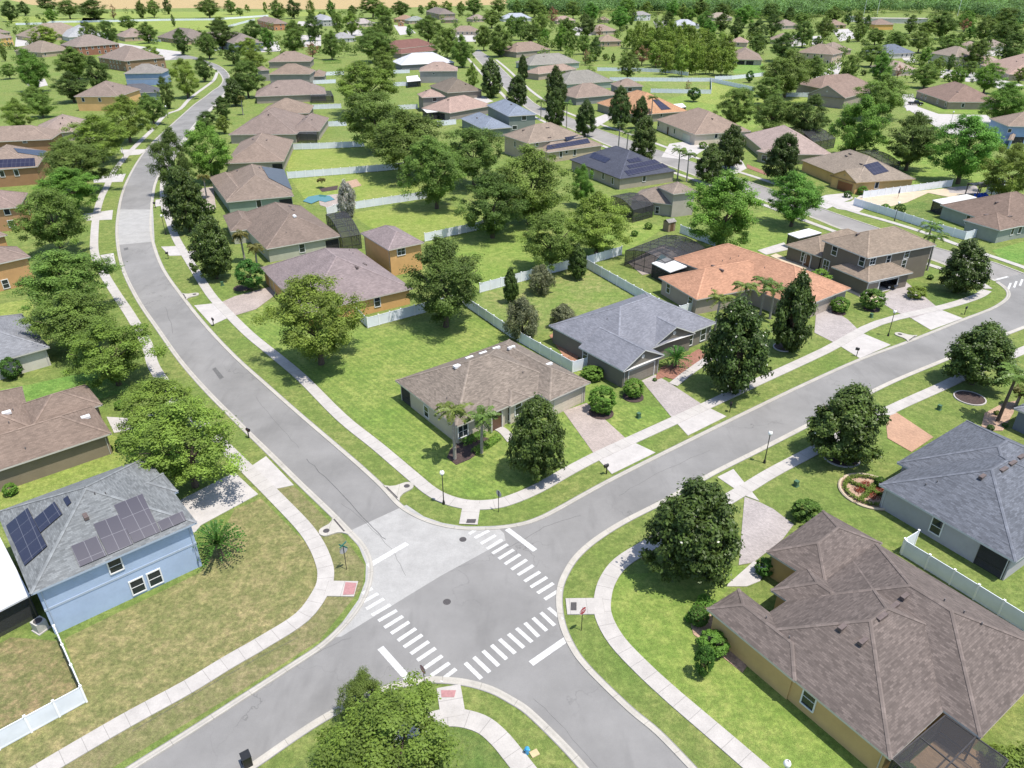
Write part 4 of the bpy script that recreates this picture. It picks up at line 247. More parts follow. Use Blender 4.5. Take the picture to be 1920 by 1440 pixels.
  {'label': 'grey walled two storey house with pink brown roof and white corner porch','cat': 'house','wall': [0.28,0.265,0.25],'roof': [0.257,0.193,0.163],'trim': [0.467,0.444,0.408],'b': [[-36.19,393.43,0.0552,9.41,7.04,5.4,'hip']],'w': [[-38.1,386.72,4.22,0.055,-0.998,1.0,0.5,'win']],'v': [[-41.87,395.82,7.33,'v'],[-36.57,390.17,7.3,'v']],'p': [],'porch': [[[[-51.65,387.84],[-46.57,392.87],[-42.94,373.43],[-48.87,368.85]],2.8,(0.9047,0.8714,0.855)]],'cage': [],'d': 395},
  {'label': 'house with a bright white metal hip roof','cat': 'house','wall': [0.154,0.154,0.16],'roof': [0.444,0.453,0.498],'trim': [0.467,0.444,0.408],'b': [[-49.93,449.31,0.4195,15.54,9.6,2.9,'hip']],'w': [],'v': [],'p': [],'porch': [],'cage': [],'d': 452},
  {'label': 'house with a dark red brown roof behind the white metal roof','cat': 'house','wall': [0.288,0.25,0.215],'roof': [0.149,0.076,0.064],'trim': [0.467,0.444,0.408],'b': [[-70.1,542.17,0.9037,18.76,8.32,2.9,'hip'],[-60.66,506.43,0.8314,15.45,4.48,2.954,'hip']],'w': [],'v': [[-78.16,531.94,5.77,'v']],'p': [],'porch': [],'cage': [],'d': 546},
  {'label': 'brown roofed house right of the upper street,behind the grey roof','cat': 'house','wall': [0.288,0.25,0.208],'roof': [0.204,0.153,0.123],'trim': [0.467,0.444,0.408],'b': [[7.84,515.58,0.7314,15.03,8.96,3.2,'hip']],'w': [],'v': [[3.27,507.56,6.22,'v'],[-0.9,513.02,5.72,'v']],'p': [],'porch': [],'cage': [],'d': 515},
  {'label': 'broad light grey hip roof right of the upper street','cat': 'house','wall': [0.313,0.356,0.304],'roof': [0.204,0.193,0.173],'trim': [0.467,0.444,0.408],'b': [[19.88,447.98,0.4529,15.87,8.96,2.9,'hip']],'w': [],'v': [[9.03,444.47,5.19,'v'],[17.46,444.24,6.23,'v']],'p': [],'porch': [],'cage': [],'d': 448},
  {'label': 'small pinkish brown roof wedged between two light grey roofs','cat': 'house','wall': [0.356,0.288,0.236],'roof': [0.245,0.183,0.149],'trim': [0.467,0.444,0.408],'b': [[19.95,410.23,0.8089,15.05,5.12,2.9,'hip']],'w': [],'v': [[24.97,416.62,5.07,'v'],[21.98,415.03,4.54,'v'],[29.35,416.8,4.33,'v']],'p': [],'porch': [],'cage': [],'d': 410},
  {'label': 'second light grey hip roof,right above the sage green wall','cat': 'house','wall': [0.288,0.33,0.28],'roof': [0.188,0.178,0.158],'trim': [0.467,0.444,0.408],'b': [[31.96,372.8,0.4459,13.39,8.96,2.9,'hip']],'w': [],'v': [[38.88,375.17,5.97,'v']],'p': [],'porch': [],'cage': [],'d': 374},
  {'label': 'brown roofed house with a raised grey upper storey and twin window','cat': 'house','wall': [0.215,0.222,0.208],'roof': [0.204,0.158,0.131],'trim': [0.467,0.444,0.408],'b': [[31.48,331.78,0.4927,10.58,8.32,2.9,'hip'],[49.17,338.88,0.2053,5.81,5.12,5.404,'hip']],'w': [[50.01,334.29,4.13,0.204,-0.979,1.8,1.5,'win']],'v': [[30.26,333.95,5.82,'v'],[46.7,338.28,7.04,'v']],'p': [],'porch': [],'cage': [],'d': 333},
  {'label': 'house with orange shingle roof and black solar panels at its right end','cat': 'house','wall': [0.257,0.236,0.195],'roof': [0.339,0.193,0.111],'trim': [0.467,0.444,0.408],'b': [[49.33,298.09,-1.1713,14.84,11.29,2.9,'hip']],'w': [[54.83,284.79,2.18,0.389,-0.921,0.9,1.2,'win']],'v': [],'p': [[[52.21,290.96,6.45],[54.37,292.0,6.51],[58.84,287.73,3.67],[54.92,286.01,3.64]]],'porch': [[[[62.39,304.38],[66.98,306.51],[66.74,298.55],[63.08,295.51]],2.9,(0.9216,0.9216,0.9216)]],'cage': [],'d': 302},
  {'label': 'cream house with tan roof and arched entry behind the street magnolias','cat': 'house','wall': [0.551,0.474,0.384],'roof': [0.221,0.168,0.135],'trim': [0.467,0.444,0.408],'b': [[63.63,258.27,-1.2836,13.81,10.08,3.4,'hip']],'w': [[50.89,267.41,2.02,-0.959,-0.283,0.9,1.4,'win'],[54.27,255.97,1.86,-0.959,-0.283,0.9,1.6,'win'],[65.32,244.84,2.58,0.283,-0.959,0.9,1.4,'win'],[56.61,248.04,1.1,-0.959,-0.283,4.8,2.2,'garage'],[52.96,260.4,1.15,-0.959,-0.283,1.3,2.3,'entry']],'v': [[67.15,260.08,6.5,'v'],[64.92,251.12,6.69,'v']],'p': [],'porch': [],'cage': [],'d': 265},
  {'label': 'pale pink roofed house with a long dark pool screen behind it','cat': 'house','wall': [0.321,0.288,0.183],'roof': [0.29,0.227,0.204],'trim': [0.467,0.444,0.408],'b': [[83.09,230.7,-1.6019,14.22,9.24,2.9,'hip'],[75.39,219.08,-0.971,3.78,2.5,2.944,'hip']],'w': [[73.18,218.68,1.28,-0.825,-0.564,1.6,1.6,'win']],'v': [[74.84,218.04,3.68,'v']],'p': [],'porch': [],'cage': [[[[92.32,256.9],[99.97,259.26],[101.1,238.68],[92.3,232.68]],3.0]],'d': 245},
  {'label': 'orange tan house with gabled garage and a patch of solar film on its roof','cat': 'house','wall': [0.575,0.365,0.154],'roof': [0.215,0.178,0.144],'trim': [0.383,0.269,0.138],'b': [[91.36,198.95,-1.3537,12.61,8.44,2.9,'hip'],[87.47,190.02,-1.1492,4.41,4.0,2.954,'gable_v']],'w': [[91.87,186.61,1.93,0.215,-0.977,0.9,1.7,'win'],[84.54,187.89,1.1,-0.912,-0.409,4.8,2.2,'garage']],'v': [[89.62,192.67,5.59,'v'],[86.29,192.07,3.98,'v'],[88.71,200.24,5.97,'v'],[89.69,200.45,6.47,'v']],'p': [[[89.54,191.39,5.63],[93.88,193.28,6.09],[95.9,190.17,4.35],[91.31,188.13,3.84]]],'porch': [],'cage': [[[[98.7,221.46],[104.13,222.66],[106.46,206.34],[101.33,202.71]],3.0]],'d': 218},
  {'label': 'taupe house with dark curved pool screen behind the big round oak','cat': 'house','wall': [0.365,0.33,0.28],'roof': [0.193,0.158,0.131],'trim': [0.467,0.444,0.408],'b': [[33.78,171.7,-0.4402,5.13,4.7,2.9,'hip'],[37.79,168.97,-1.2009,3.43,3.24,5.504,'hip']],'w': [[33.35,167.2,1.1,-0.426,-0.905,0.8,1.5,'win']],'v': [],'p': [],'porch': [],'cage': [[[[23.26,172.36],[27.96,175.63],[31.95,165.26],[26.89,161.08]],2.9]],'d': 174},
  {'label': 'brown roofed house with gable end beside the white fence,left of the cul-de-sac','cat': 'house','wall': [0.288,0.243,0.202],'roof': [0.193,0.14,0.115],'trim': [0.467,0.444,0.408],'b': [[136.43,326.33,-0.7779,7.96,14.19,4.2,'gable_v'],[143.47,351.02,0.345,14.37,8.32,4.004,'hip']],'w': [],'v': [],'p': [],'porch': [],'cage': [],'d': 353},
  {'label': 'long brown roofed ranch house with white porch posts behind the black pickup','cat': 'house','wall': [0.288,0.236,0.183],'roof': [0.188,0.131,0.107],'trim': [0.467,0.444,0.408],'b': [[183.85,324.55,-1.6175,15.06,10.17,2.9,'hip']],'w': [[179.28,310.14,1.6,-0.047,-0.999,1.0,1.4,'win'],[190.94,309.59,1.6,-0.047,-0.999,1.0,1.4,'win'],[174.57,334.13,1.6,-0.999,0.047,1.0,1.4,'win'],[174.4,330.48,1.6,-0.999,0.047,1.0,1.4,'win'],[173.88,319.53,1.6,-0.999,0.047,1.0,1.4,'win'],[173.54,312.23,1.6,-0.999,0.047,1.0,1.4,'win']],'v': [[186.08,333.73,5.79,'v'],[178.87,315.73,5.7,'v']],'p': [],'porch': [],'cage': [],'d': 373},
  {'label': 'brown pyramid roofed house with three black porch openings behind bright lawn','cat': 'house','wall': [0.374,0.338,0.273],'roof': [0.204,0.158,0.131],'trim': [0.467,0.444,0.408],'b': [[137.92,476.93,-0.2241,9.31,16.39,2.9,'hip']],'w': [[128.12,462.82,1.1,-0.222,-0.975,2.4,2.2,'screen'],[131.92,461.95,1.1,-0.222,-0.975,4.0,2.2,'screen'],[136.82,460.83,1.1,-0.222,-0.975,4.0,2.2,'screen']],'v': [],'p': [],'porch': [],'cage': [],'d': 496},
  {'label': 'long pinkish two storey house with a row of small dark windows','cat': 'house','wall': [0.422,0.33,0.257],'roof': [0.204,0.158,0.127],'trim': [0.467,0.444,0.408],'b': [[181.94,475.78,-0.6899,10.57,9.18,5.4,'hip']],'w': [[185.58,464.29,1.5,0.771,-0.636,1.0,1.4,'win'],[185.58,464.29,4.2,0.771,-0.636,1.0,1.4,'win'],[188.36,467.66,1.5,0.771,-0.636,1.0,1.4,'win'],[188.36,467.66,4.2,0.771,-0.636,1.0,1.4,'win'],[191.13,471.02,1.5,0.771,-0.636,1.0,1.4,'win'],[193.91,474.39,1.5,0.771,-0.636,1.0,1.4,'win'],[193.91,474.39,4.2,0.771,-0.636,1.0,1.4,'win'],[170.14,474.2,1.5,-0.636,-0.771,1.0,1.4,'win'],[173.26,471.62,4.2,-0.636,-0.771,1.0,1.4,'win'],[176.38,469.05,4.2,-0.636,-0.771,1.0,1.4,'win'],[179.51,466.47,1.5,-0.636,-0.771,1.0,1.4,'win'],[179.51,466.47,4.2,-0.636,-0.771,1.0,1.4,'win'],[182.63,463.89,1.5,-0.636,-0.771,1.0,1.4,'win']],'v': [],'p': [],'porch': [],'cage': [],'d': 509},
  {'label': 'brown roofed house with dark porch just behind the long two storey house','cat': 'house','wall': [0.33,0.257,0.202],'roof': [0.204,0.163,0.135],'trim': [0.467,0.444,0.408],'b': [[206.64,521.93,0.4825,9.16,8.32,2.9,'hip']],'w': [[196.19,523.12,1.6,-0.886,-0.464,1.0,1.4,'win'],[198.01,519.63,1.6,-0.886,-0.464,1.0,1.4,'win'],[199.84,516.15,1.6,-0.886,-0.464,1.0,1.4,'win'],[201.66,512.66,1.6,-0.886,-0.464,1.0,1.4,'win'],[204.5,511.93,1.6,0.464,-0.886,1.0,1.4,'win'],[208.36,513.95,1.6,0.464,-0.886,1.0,1.4,'win'],[212.22,515.97,1.6,0.464,-0.886,1.0,1.4,'win']],'v': [],'p': [],'porch': [],'cage': [],'d': 561},
  {'label': 'narrow pink roofed house left of the black porch house','cat': 'house','wall': [0.453,0.356,0.273],'roof': [0.27,0.193,0.163],'trim': [0.467,0.444,0.408],'b': [[161.31,576.44,-0.331,6.35,7.04,2.9,'hip']],'w': [[155.45,571.49,1.6,-0.325,-0.946,1.0,1.4,'win'],[159.17,570.21,1.6,-0.325,-0.946,1.0,1.4,'win']],'v': [],'p': [],'porch': [],'cage': [],'d': 598},
  {'label': 'brown roofed house between dark round trees,top right of centre','cat': 'house','wall': [0.422,0.356,0.288],'roof': [0.21,0.168,0.144],'trim': [0.467,0.444,0.408],'b': [[247.55,744.48,0.3497,9.85,8.96,2.9,'hip']],'w': [[237.99,743.26,1.6,-0.939,-0.343,1.0,1.4,'win'],[239.45,739.26,1.6,-0.939,-0.343,1.0,1.4,'win'],[240.91,735.26,1.6,-0.939,-0.343,1.0,1.4,'win'],[243.4,733.91,1.6,0.343,-0.939,1.0,1.4,'win'],[246.93,735.2,1.6,0.343,-0.939,1.0,1.4,'win'],[254.0,737.77,1.6,0.343,-0.939,1.0,1.4,'win']],'v': [[250.61,743.02,6.17,'v']],'p': [],'porch': [],'cage': [],'d': 784},
  {'label': 'low brown roof just in front of twin round trees,top right','cat': 'house','wall': [0.412,0.338,0.273],'roof': [0.215,0.168,0.14],'trim': [0.467,0.444,0.408],'b': [[198.97,598.56,-0.2692,8.33,7.68,2.9,'hip']],'w': [[191.35,593.16,1.6,-0.266,-0.964,1.0,1.4,'win'],[195.15,592.11,1.6,-0.266,-0.964,1.0,1.4,'win'],[202.74,590.02,1.6,-0.266,-0.964,1.0,1.4,'win']],'v': [[201.27,595.94,5.61,'v']],'p': [],'porch': [],'cage': [],'d': 630},
  {'label': 'tan walled house at the end of a pale driveway,top right','cat': 'house','wall': [0.453,0.33,0.215],'roof': [0.215,0.158,0.123],'trim': [0.467,0.444,0.408],'b': [[295.46,753.31,0.2276,7.65,8.96,2.9,'hip']],'w': [[287.01,757.9,1.6,-0.974,-0.226,1.0,1.4,'win'],[288.93,749.61,1.6,-0.974,-0.226,1.0,1.4,'win'],[289.89,745.47,1.6,-0.974,-0.226,1.0,1.4,'win'],[295.63,744.61,1.6,0.226,-0.974,1.0,1.4,'win']],'v': [[292.14,753.4,5.12,'v']],'p': [],'porch': [],'cage': [],'d': 809},
  {'label': 'pale brown roof against the woods,top right of centre','cat': 'house','wall': [0.474,0.403,0.33],'roof': [0.251,0.21,0.173],'trim': [0.467,0.444,0.408],'b': [[215.44,859.36,0.1905,11.79,8.96,2.9,'hip']],'w': [[203.1,863.48,1.6,-0.982,-0.189,1.0,1.4,'win'],[203.9,859.3,1.6,-0.982,-0.189,1.0,1.4,'win'],[204.71,855.12,1.6,-0.982,-0.189,1.0,1.4,'win'],[205.51,850.95,1.6,-0.982,-0.189,1.0,1.4,'win'],[207.77,849.21,1.6,0.189,-0.982,1.0,1.4,'win'],[222.62,852.08,1.6,0.189,-0.982,1.0,1.4,'win']],'v': [[208.91,856.72,5.34,'v']],'p': [],'porch': [],'cage': [],'d': 885},
  {'label': 'pale bluish white roofed house above the pine copse','cat': 'house','wall': [0.551,0.528,0.506],'roof': [0.318,0.332,0.37],'trim': [0.467,0.444,0.408],'b': [[156.31,746.62,0.1364,12.47,8.96,2.9,'hip']],'w': [[143.53,751.31,1.6,-0.991,-0.136,1.0,1.4,'win'],[144.11,747.09,1.6,-0.991,-0.136,1.0,1.4,'win'],[145.27,738.66,1.6,-0.991,-0.136,1.0,1.4,'win'],[147.54,736.83,1.6,0.136,-0.991,1.0,1.4,'win'],[151.51,737.37,1.6,0.136,-0.991,1.0,1.4,'win'],[155.48,737.92,1.6,0.136,-0.991,1.0,1.4,'win'],[159.45,738.46,1.6,0.136,-0.991,1.0,1.4,'win'],[163.42,739.01,1.6,0.136,-0.991,1.0,1.4,'win']],'v': [[162.68,743.51,5.4,'v']],'p': [],'porch': [],'cage': [],'d': 762},
  {'label': 'house with slate blue roof among oaks at the upper right','cat': 'house','wall': [0.506,0.484,0.453],'roof': [0.115,0.131,0.168],'trim': [0.467,0.444,0.408],'b': [[235.76,503.94,0.4064,12.01,8.96,2.9,'hip']],'w': [[222.62,505.23,1.6,-0.919,-0.395,1.0,1.4,'win'],[224.3,501.32,1.6,-0.919,-0.395,1.0,1.4,'win'],[225.98,497.42,1.6,-0.919,-0.395,1.0,1.4,'win'],[230.28,492.32,1.6,0.395,-0.919,1.0,1.4,'win'],[233.81,493.84,1.6,0.395,-0.919,1.0,1.4,'win'],[240.89,496.88,1.6,0.395,-0.919,1.0,1.4,'win'],[244.43,498.41,1.6,0.395,-0.919,1.0,1.4,'win'],[247.97,499.93,1.6,0.395,-0.919,1.0,1.4,'win']],'v': [[239.03,501.17,5.46,'v']],'p': [],'porch': [],'cage': [],'d': 556},
  {'label': 'rosy brown roof in front of the slate blue roofed house','cat': 'house','wall': [0.453,0.374,0.313],'roof': [0.27,0.21,0.178],'trim': [0.467,0.444,0.408],'b': [[201.89,422.14,0.3291,6.94,9.6,2.9,'hip']],'w': [[193.38,426.97,1.6,-0.946,-0.323,1.0,1.4,'win'],[194.57,423.51,1.6,-0.946,-0.323,1.0,1.4,'win'],[195.75,420.04,1.6,-0.946,-0.323,1.0,1.4,'win'],[196.93,416.58,1.6,-0.946,-0.323,1.0,1.4,'win'],[208.94,414.88,1.6,0.323,-0.946,1.0,1.4,'win']],'v': [[205.02,421.79,4.95,'v']],'p': [],'porch': [],'cage': [],'d': 467},
  {'label': 'small brown roof half hidden behind the cream two storey house','cat': 'house','wall': [0.474,0.393,0.313],'roof': [0.227,0.178,0.149],'trim': [0.467,0.444,0.408],'b': [[309.17,548.51,-0.8986,4.83,7.04,2.9,'hip']],'w': [[308.46,542.35,1.6,0.623,-0.782,1.0,1.4,'win'],[311.9,545.08,1.6,0.623,-0.782,1.0,1.4,'win'],[302.65,546.12,1.6,-0.782,-0.623,1.0,1.4,'win']],'v': [[306.52,546.66,4.81,'v']],'p': [],'porch': [],'cage': [],'d': 629},
  {'label': 'grey brown roof beside a big dark oak at the upper right edge','cat': 'house','wall': [0.463,0.422,0.374],'roof': [0.21,0.173,0.149],'trim': [0.467,0.444,0.408],'b': [[323.23,545.95,0.2381,7.86,7.68,2.9,'hip']],'w': [[315.6,545.96,1.6,-0.972,-0.236,1.0,1.4,'win'],[317.31,538.93,1.6,-0.972,-0.236,1.0,1.4,'win'],[323.14,538.49,1.6,0.236,-0.972,1.0,1.4,'win'],[330.34,540.23,1.6,0.236,-0.972,1.0,1.4,'win']],'v': [[323.39,542.5,5.04,'v']],'p': [],'porch': [],'cage': [],'d': 634},
  {'label': 'small rosy roof left of the large pink roof,upper right','cat': 'house','wall': [0.422,0.356,0.313],'roof': [0.264,0.204,0.173],'trim': [0.467,0.444,0.408],'b': [[267.16,454.89,0.6762,10.57,5.12,2.9,'hip']],'w': [[257.81,450.38,1.6,-0.78,-0.626,1.0,1.4,'win'],[260.73,446.74,1.6,-0.78,-0.626,1.0,1.4,'win'],[266.93,448.71,1.6,0.626,-0.78,1.0,1.4,'win'],[270.08,451.25,1.6,0.626,-0.78,1.0,1.4,'win'],[273.24,453.78,1.6,0.626,-0.78,1.0,1.4,'win'],[276.4,456.31,1.6,0.626,-0.78,1.0,1.4,'win']],'v': [[270.47,460.57,4.28,'v']],'p': [],'porch': [],'cage': [],'d': 527},
  {'label': 'tan hip roof peeking above the porch house near the pines','cat': 'house','wall': [0.422,0.347,0.273],'roof': [0.221,0.168,0.135],'trim': [0.467,0.444,0.408],'b': [[73.8,681.75,0.543,11.03,8.96,2.9,'hip']],'w': [[65.84,674.46,1.6,-0.856,-0.517,1.0,1.4,'win'],[74.57,672.28,1.6,0.517,-0.856,1.0,1.4,'win'],[78.2,674.46,1.6,0.517,-0.856,1.0,1.4,'win']],'v': [[75.48,678.66,5.62,'v']],'p': [],'porch': [],'cage': [],'d': 685},
  {'label': 'tan roofed house with a dark back porch at the left end of the pines','cat': 'house','wall': [0.374,0.288,0.208],'roof': [0.233,0.178,0.135],'trim': [0.467,0.444,0.408],'b': [[67.94,579.43,0.2642,8.04,7.68,3.4,'hip']],'w': [[60.14,579.19,1.6,-0.965,-0.261,1.0,1.4,'win'],[61.09,575.7,1.6,-0.965,-0.261,1.0,1.4,'win'],[62.03,572.21,1.6,-0.965,-0.261,1.0,1.4,'win'],[64.33,570.96,1.6,0.261,-0.965,1.0,1.4,'win'],[68.0,571.96,1.6,0.261,-0.965,1.0,1.4,'win'],[75.32,573.94,1.6,0.261,-0.965,1.0,1.4,'win']],'v': [[67.71,576.51,5.86,'v']],'p': [],'porch': [],'cage': [],'d': 583},
  {'label': 'rosy brown roof behind dark oaks,top centre','cat': 'house','wall': [0.453,0.356,0.288],'roof': [0.264,0.193,0.163],'trim': [0.467,0.444,0.408],'b': [[50.45,813.16,0.3941,10.48,7.68,2.9,'hip']],'w': [[40.49,810.98,1.6,-0.923,-0.384,1.0,1.4,'win'],[41.88,807.64,1.6,-0.923,-0.384,1.0,1.4,'win'],[43.27,804.3,1.6,-0.923,-0.384,1.0,1.4,'win'],[45.82,803.4,1.6,0.384,-0.923,1.0,1.4,'win'],[49.52,804.94,1.6,0.384,-0.923,1.0,1.4,'win'],[60.64,809.57,1.6,0.384,-0.923,1.0,1.4,'win']],'v': [[49.11,816.73,4.83,'v']],'p': [],'porch': [],'cage': [],'d': 814},
  {'label': 'little brown gabled house at top centre between bright trees','cat': 'house','wall': [0.422,0.33,0.257],'roof': [0.239,0.173,0.144],'trim': [0.467,0.444,0.408],'b': [[91.56,824.7,0.0,5.57,6.4,2.9,'hip']],'w': [[89.0,818.75,1.6,0.0,-1.0,1.0,1.4,'win']],'v': [[93.69,828.16,4.37,'v']],'p': [],'porch': [],'cage': [],'d': 829},
  {'label': 'pale blue white pyramid roof,top centre','cat': 'house','wall': [0.506,0.495,0.474],'roof': [0.297,0.318,0.362],'trim': [0.467,0.444,0.408],'b': [[3.52,848.15,0.2875,15.35,8.96,2.9,'hip']],'w': [[-12.58,850.05,1.6,-0.959,-0.284,1.0,1.4,'win'],[-11.37,845.97,1.6,-0.959,-0.284,1.0,1.4,'win'],[-10.17,841.88,1.6,-0.959,-0.284,1.0,1.4,'win'],[-8.96,837.8,1.6,-0.959,-0.284,1.0,1.4,'win'],[4.15,839.46,1.6,0.284,-0.959,1.0,1.4,'win'],[11.29,841.57,1.6,0.284,-0.959,1.0,1.4,'win'],[14.86,842.63,1.6,0.284,-0.959,1.0,1.4,'win']],'v': [[-3.39,843.51,6.14,'v']],'p': [],'porch': [],'cage': [],'d': 848},
  {'label': 'tan hip roofed house with a dark open garage at the end of the upper street','cat': 'house','wall': [0.474,0.393,0.304],'roof': [0.21,0.163,0.131],'trim': [0.467,0.444,0.408],'b': [[-38.64,676.06,0.0,11.57,7.68,2.9,'hip']],'w': [[-47.91,668.83,1.6,0.0,-1.0,1.0,1.4,'win'],[-44.2,668.83,1.6,0.0,-1.0,1.0,1.4,'win'],[-40.49,668.83,1.6,0.0,-1.0,1.0,1.4,'win'],[-36.79,668.83,1.6,0.0,-1.0,1.0,1.4,'win'],[-33.08,668.83,1.6,0.0,-1.0,1.0,1.4,'win'],[-29.37,668.83,1.6,0.0,-1.0,1.0,1.4,'win']],'v': [[-33.68,678.98,5.28,'v']],'p': [],'porch': [],'cage': [],'d': 677},
  {'label': 'tan house with twin front gables and orange garage,top left of centre','cat': 'house','wall': [0.54,0.313,0.149],'roof': [0.251,0.168,0.119],'trim': [0.467,0.444,0.408],'b': [[-107.79,829.34,-0.4677,9.28,7.68,2.9,'hip'],[-104.64,772.87,0.0,3.0,2.5,2.964,'gable_v']],'w': [[-100.72,823.75,1.6,0.893,-0.451,1.0,1.4,'win'],[-116.96,825.87,1.6,-0.451,-0.893,1.0,1.4,'win'],[-113.02,823.88,1.6,-0.451,-0.893,1.0,1.4,'win'],[-109.08,821.89,1.6,-0.451,-0.893,1.0,1.4,'win'],[-105.14,819.9,1.6,-0.451,-0.893,1.0,1.4,'win'],[-102.09,772.87,1.6,1.0,0.0,1.0,1.4,'win'],[-104.64,770.82,1.6,0.0,-1.0,1.0,1.4,'win']],'v': [[-103.57,773.61,3.93,'v']],'p': [],'porch': [],'cage': [],'d': 836},
  {'label': 'grey green metal roofed house next to the twin gabled tan one','cat': 'house','wall': [0.422,0.33,0.25],'roof': [0.215,0.233,0.215],'trim': [0.467,0.444,0.408],'b': [[-95.57,812.43,0.4446,9.35,7.04,2.9,'hip']],'w': [[-103.6,808.6,1.6,-0.903,-0.43,1.0,1.4,'win'],[-98.76,803.61,1.6,0.43,-0.903,1.0,1.4,'win'],[-94.74,805.52,1.6,0.43,-0.903,1.0,1.4,'win'],[-90.73,807.44,1.6,0.43,-0.903,1.0,1.4,'win'],[-86.71,809.35,1.6,0.43,-0.903,1.0,1.4,'win']],'v': [[-95.1,810.19,5.31,'v']],'p': [],'porch': [],'cage': [],'d': 818},
  {'label': 'tan roofed house with white turret roofs left of the dark trees,top','cat': 'house','wall': [0.474,0.393,0.321],'roof': [0.304,0.27,0.257],'trim': [0.467,0.444,0.408],'b': [[-141.77,769.92,0.7106,11.12,7.68,2.9,'hip']],'w': [[-153.39,767.07,1.6,-0.758,-0.652,1.0,1.4,'win'],[-148.68,761.59,1.6,-0.758,-0.652,1.0,1.4,'win'],[-140.29,761.66,1.6,0.652,-0.758,1.0,1.4,'win'],[-137.05,764.44,1.6,0.652,-0.758,1.0,1.4,'win'],[-133.82,767.22,1.6,0.652,-0.758,1.0,1.4,'win'],[-130.58,770.01,1.6,0.652,-0.758,1.0,1.4,'win']],'v': [[-136.06,769.92,4.87,'v']],'p': [],'porch': [],'cage': [],'d': 782},
  {'label': 'pale grey walled house left of the tall dark trees','cat': 'house','wall': [0.506,0.495,0.484],'roof': [0.239,0.239,0.245],'trim': [0.467,0.444,0.408],'b': [[-127.29,610.69,0.5694,8.58,7.04,2.9,'hip']],'w': [[-134.14,606.31,1.6,-0.842,-0.539,1.0,1.4,'win'],[-131.77,602.61,1.6,-0.842,-0.539,1.0,1.4,'win'],[-125.45,604.04,1.6,0.539,-0.842,1.0,1.4,'win'],[-122.03,606.24,1.6,0.539,-0.842,1.0,1.4,'win'],[-118.6,608.43,1.6,0.539,-0.842,1.0,1.4,'win']],'v': [[-126.2,607.4,4.74,'v']],'p': [],'porch': [],'cage': [],'d': 623},
  {'label': 'small grey brown roof near the top edge,right of the orange garage','cat': 'house','wall': [0.403,0.33,0.25],'roof': [0.227,0.183,0.158],'trim': [0.467,0.444,0.408],'b': [[-35.39,837.7,0.494,9.0,7.68,2.9,'hip']],'w': [[-37.61,828.29,1.6,0.474,-0.88,1.0,1.4,'win'],[-33.84,830.32,1.6,0.474,-0.88,1.0,1.4,'win'],[-30.08,832.35,1.6,0.474,-0.88,1.0,1.4,'win'],[-26.32,834.37,1.6,0.474,-0.88,1.0,1.4,'win']],'v': [[-36.68,839.67,5.57,'v']],'p': [],'porch': [],'cage': [],'d': 838},
  {'label': 'cream two storey house with grey brown hip roof at the upper right','cat': 'house','wall': [0.551,0.495,0.393],'roof': [0.21,0.173,0.144],'trim': [0.467,0.444,0.408],'b': [[254.69,462.83,-1.3288,10.43,8.74,5.4,'hip']],'w': [[251.05,451.65,1.5,0.24,-0.971,1.0,1.4,'win'],[255.07,452.64,1.5,0.24,-0.971,1.0,1.4,'win'],[255.07,452.64,4.2,0.24,-0.971,1.0,1.4,'win'],[259.09,453.64,1.5,0.24,-0.971,1.0,1.4,'win'],[259.09,453.64,4.2,0.24,-0.971,1.0,1.4,'win'],[263.12,454.63,1.5,0.24,-0.971,1.0,1.4,'win'],[263.12,454.63,4.2,0.24,-0.971,1.0,1.4,'win'],[244.73,468.59,1.5,-0.971,-0.24,1.0,1.4,'win'],[244.73,468.59,4.2,-0.971,-0.24,1.0,1.4,'win'],[245.68,464.72,1.5,-0.971,-0.24,1.0,1.4,'win'],[246.64,460.84,1.5,-0.971,-0.24,1.0,1.4,'win'],[246.64,460.84,4.2,-0.971,-0.24,1.0,1.4,'win'],[247.6,456.97,1.5,-0.971,-0.24,1.0,1.4,'win'],[248.55,453.09,1.5,-0.971,-0.24,1.0,1.4,'win'],[248.55,453.09,4.2,-0.971,-0.24,1.0,1.4,'win']],'v': [],'p': [],'porch': [],'cage': [],'d': 528},
  {'label': 'large low pink roof at the upper right edge','cat': 'house','wall': [0.393,0.321,0.25],'roof': [0.297,0.21,0.173],'trim': [0.467,0.444,0.408],'b': [[265.46,412.72,-1.7782,21.42,14.63,2.9,'hip']],'w': [[265.11,391.37,1.6,-0.206,-0.979,1.0,1.4,'win'],[269.07,390.53,1.6,-0.206,-0.979,1.0,1.4,'win'],[273.04,389.7,1.6,-0.206,-0.979,1.0,1.4,'win'],[253.94,426.83,1.6,-0.979,0.206,1.0,1.4,'win'],[253.15,423.1,1.6,-0.979,0.206,1.0,1.4,'win'],[252.37,419.37,1.6,-0.979,0.206,1.0,1.4,'win'],[251.58,415.64,1.6,-0.979,0.206,1.0,1.4,'win'],[250.8,411.91,1.6,-0.979,0.206,1.0,1.4,'win'],[250.01,408.18,1.6,-0.979,0.206,1.0,1.4,'win'],[248.44,400.72,1.6,-0.979,0.206,1.0,1.4,'win'],[247.66,396.98,1.6,-0.979,0.206,1.0,1.4,'win']],'v': [[258.82,411.15,7.13,'v'],[262.7,413.09,8.83,'v']],'p': [],'porch': [],'cage': [],'d': 490},
  {'label': 'blue two storey house cut by the right edge behind the big lawn','cat': 'house','wall': [0.25,0.338,0.517],'roof': [0.21,0.163,0.131],'trim': [0.467,0.444,0.408],'b': [[166.89,250.64,-1.6972,6.88,8.31,5.5,'hip'],[158.31,241.99,-0.5974,0.71,6.66,2.904,'hip']],'w': [[158.94,245.17,4.06,-0.126,-0.992,1.0,1.0,'win'],[162.01,244.78,1.1,-0.126,-0.992,4.0,2.2,'screen']],'v': [],'p': [],'porch': [],'cage': [],'d': 301},
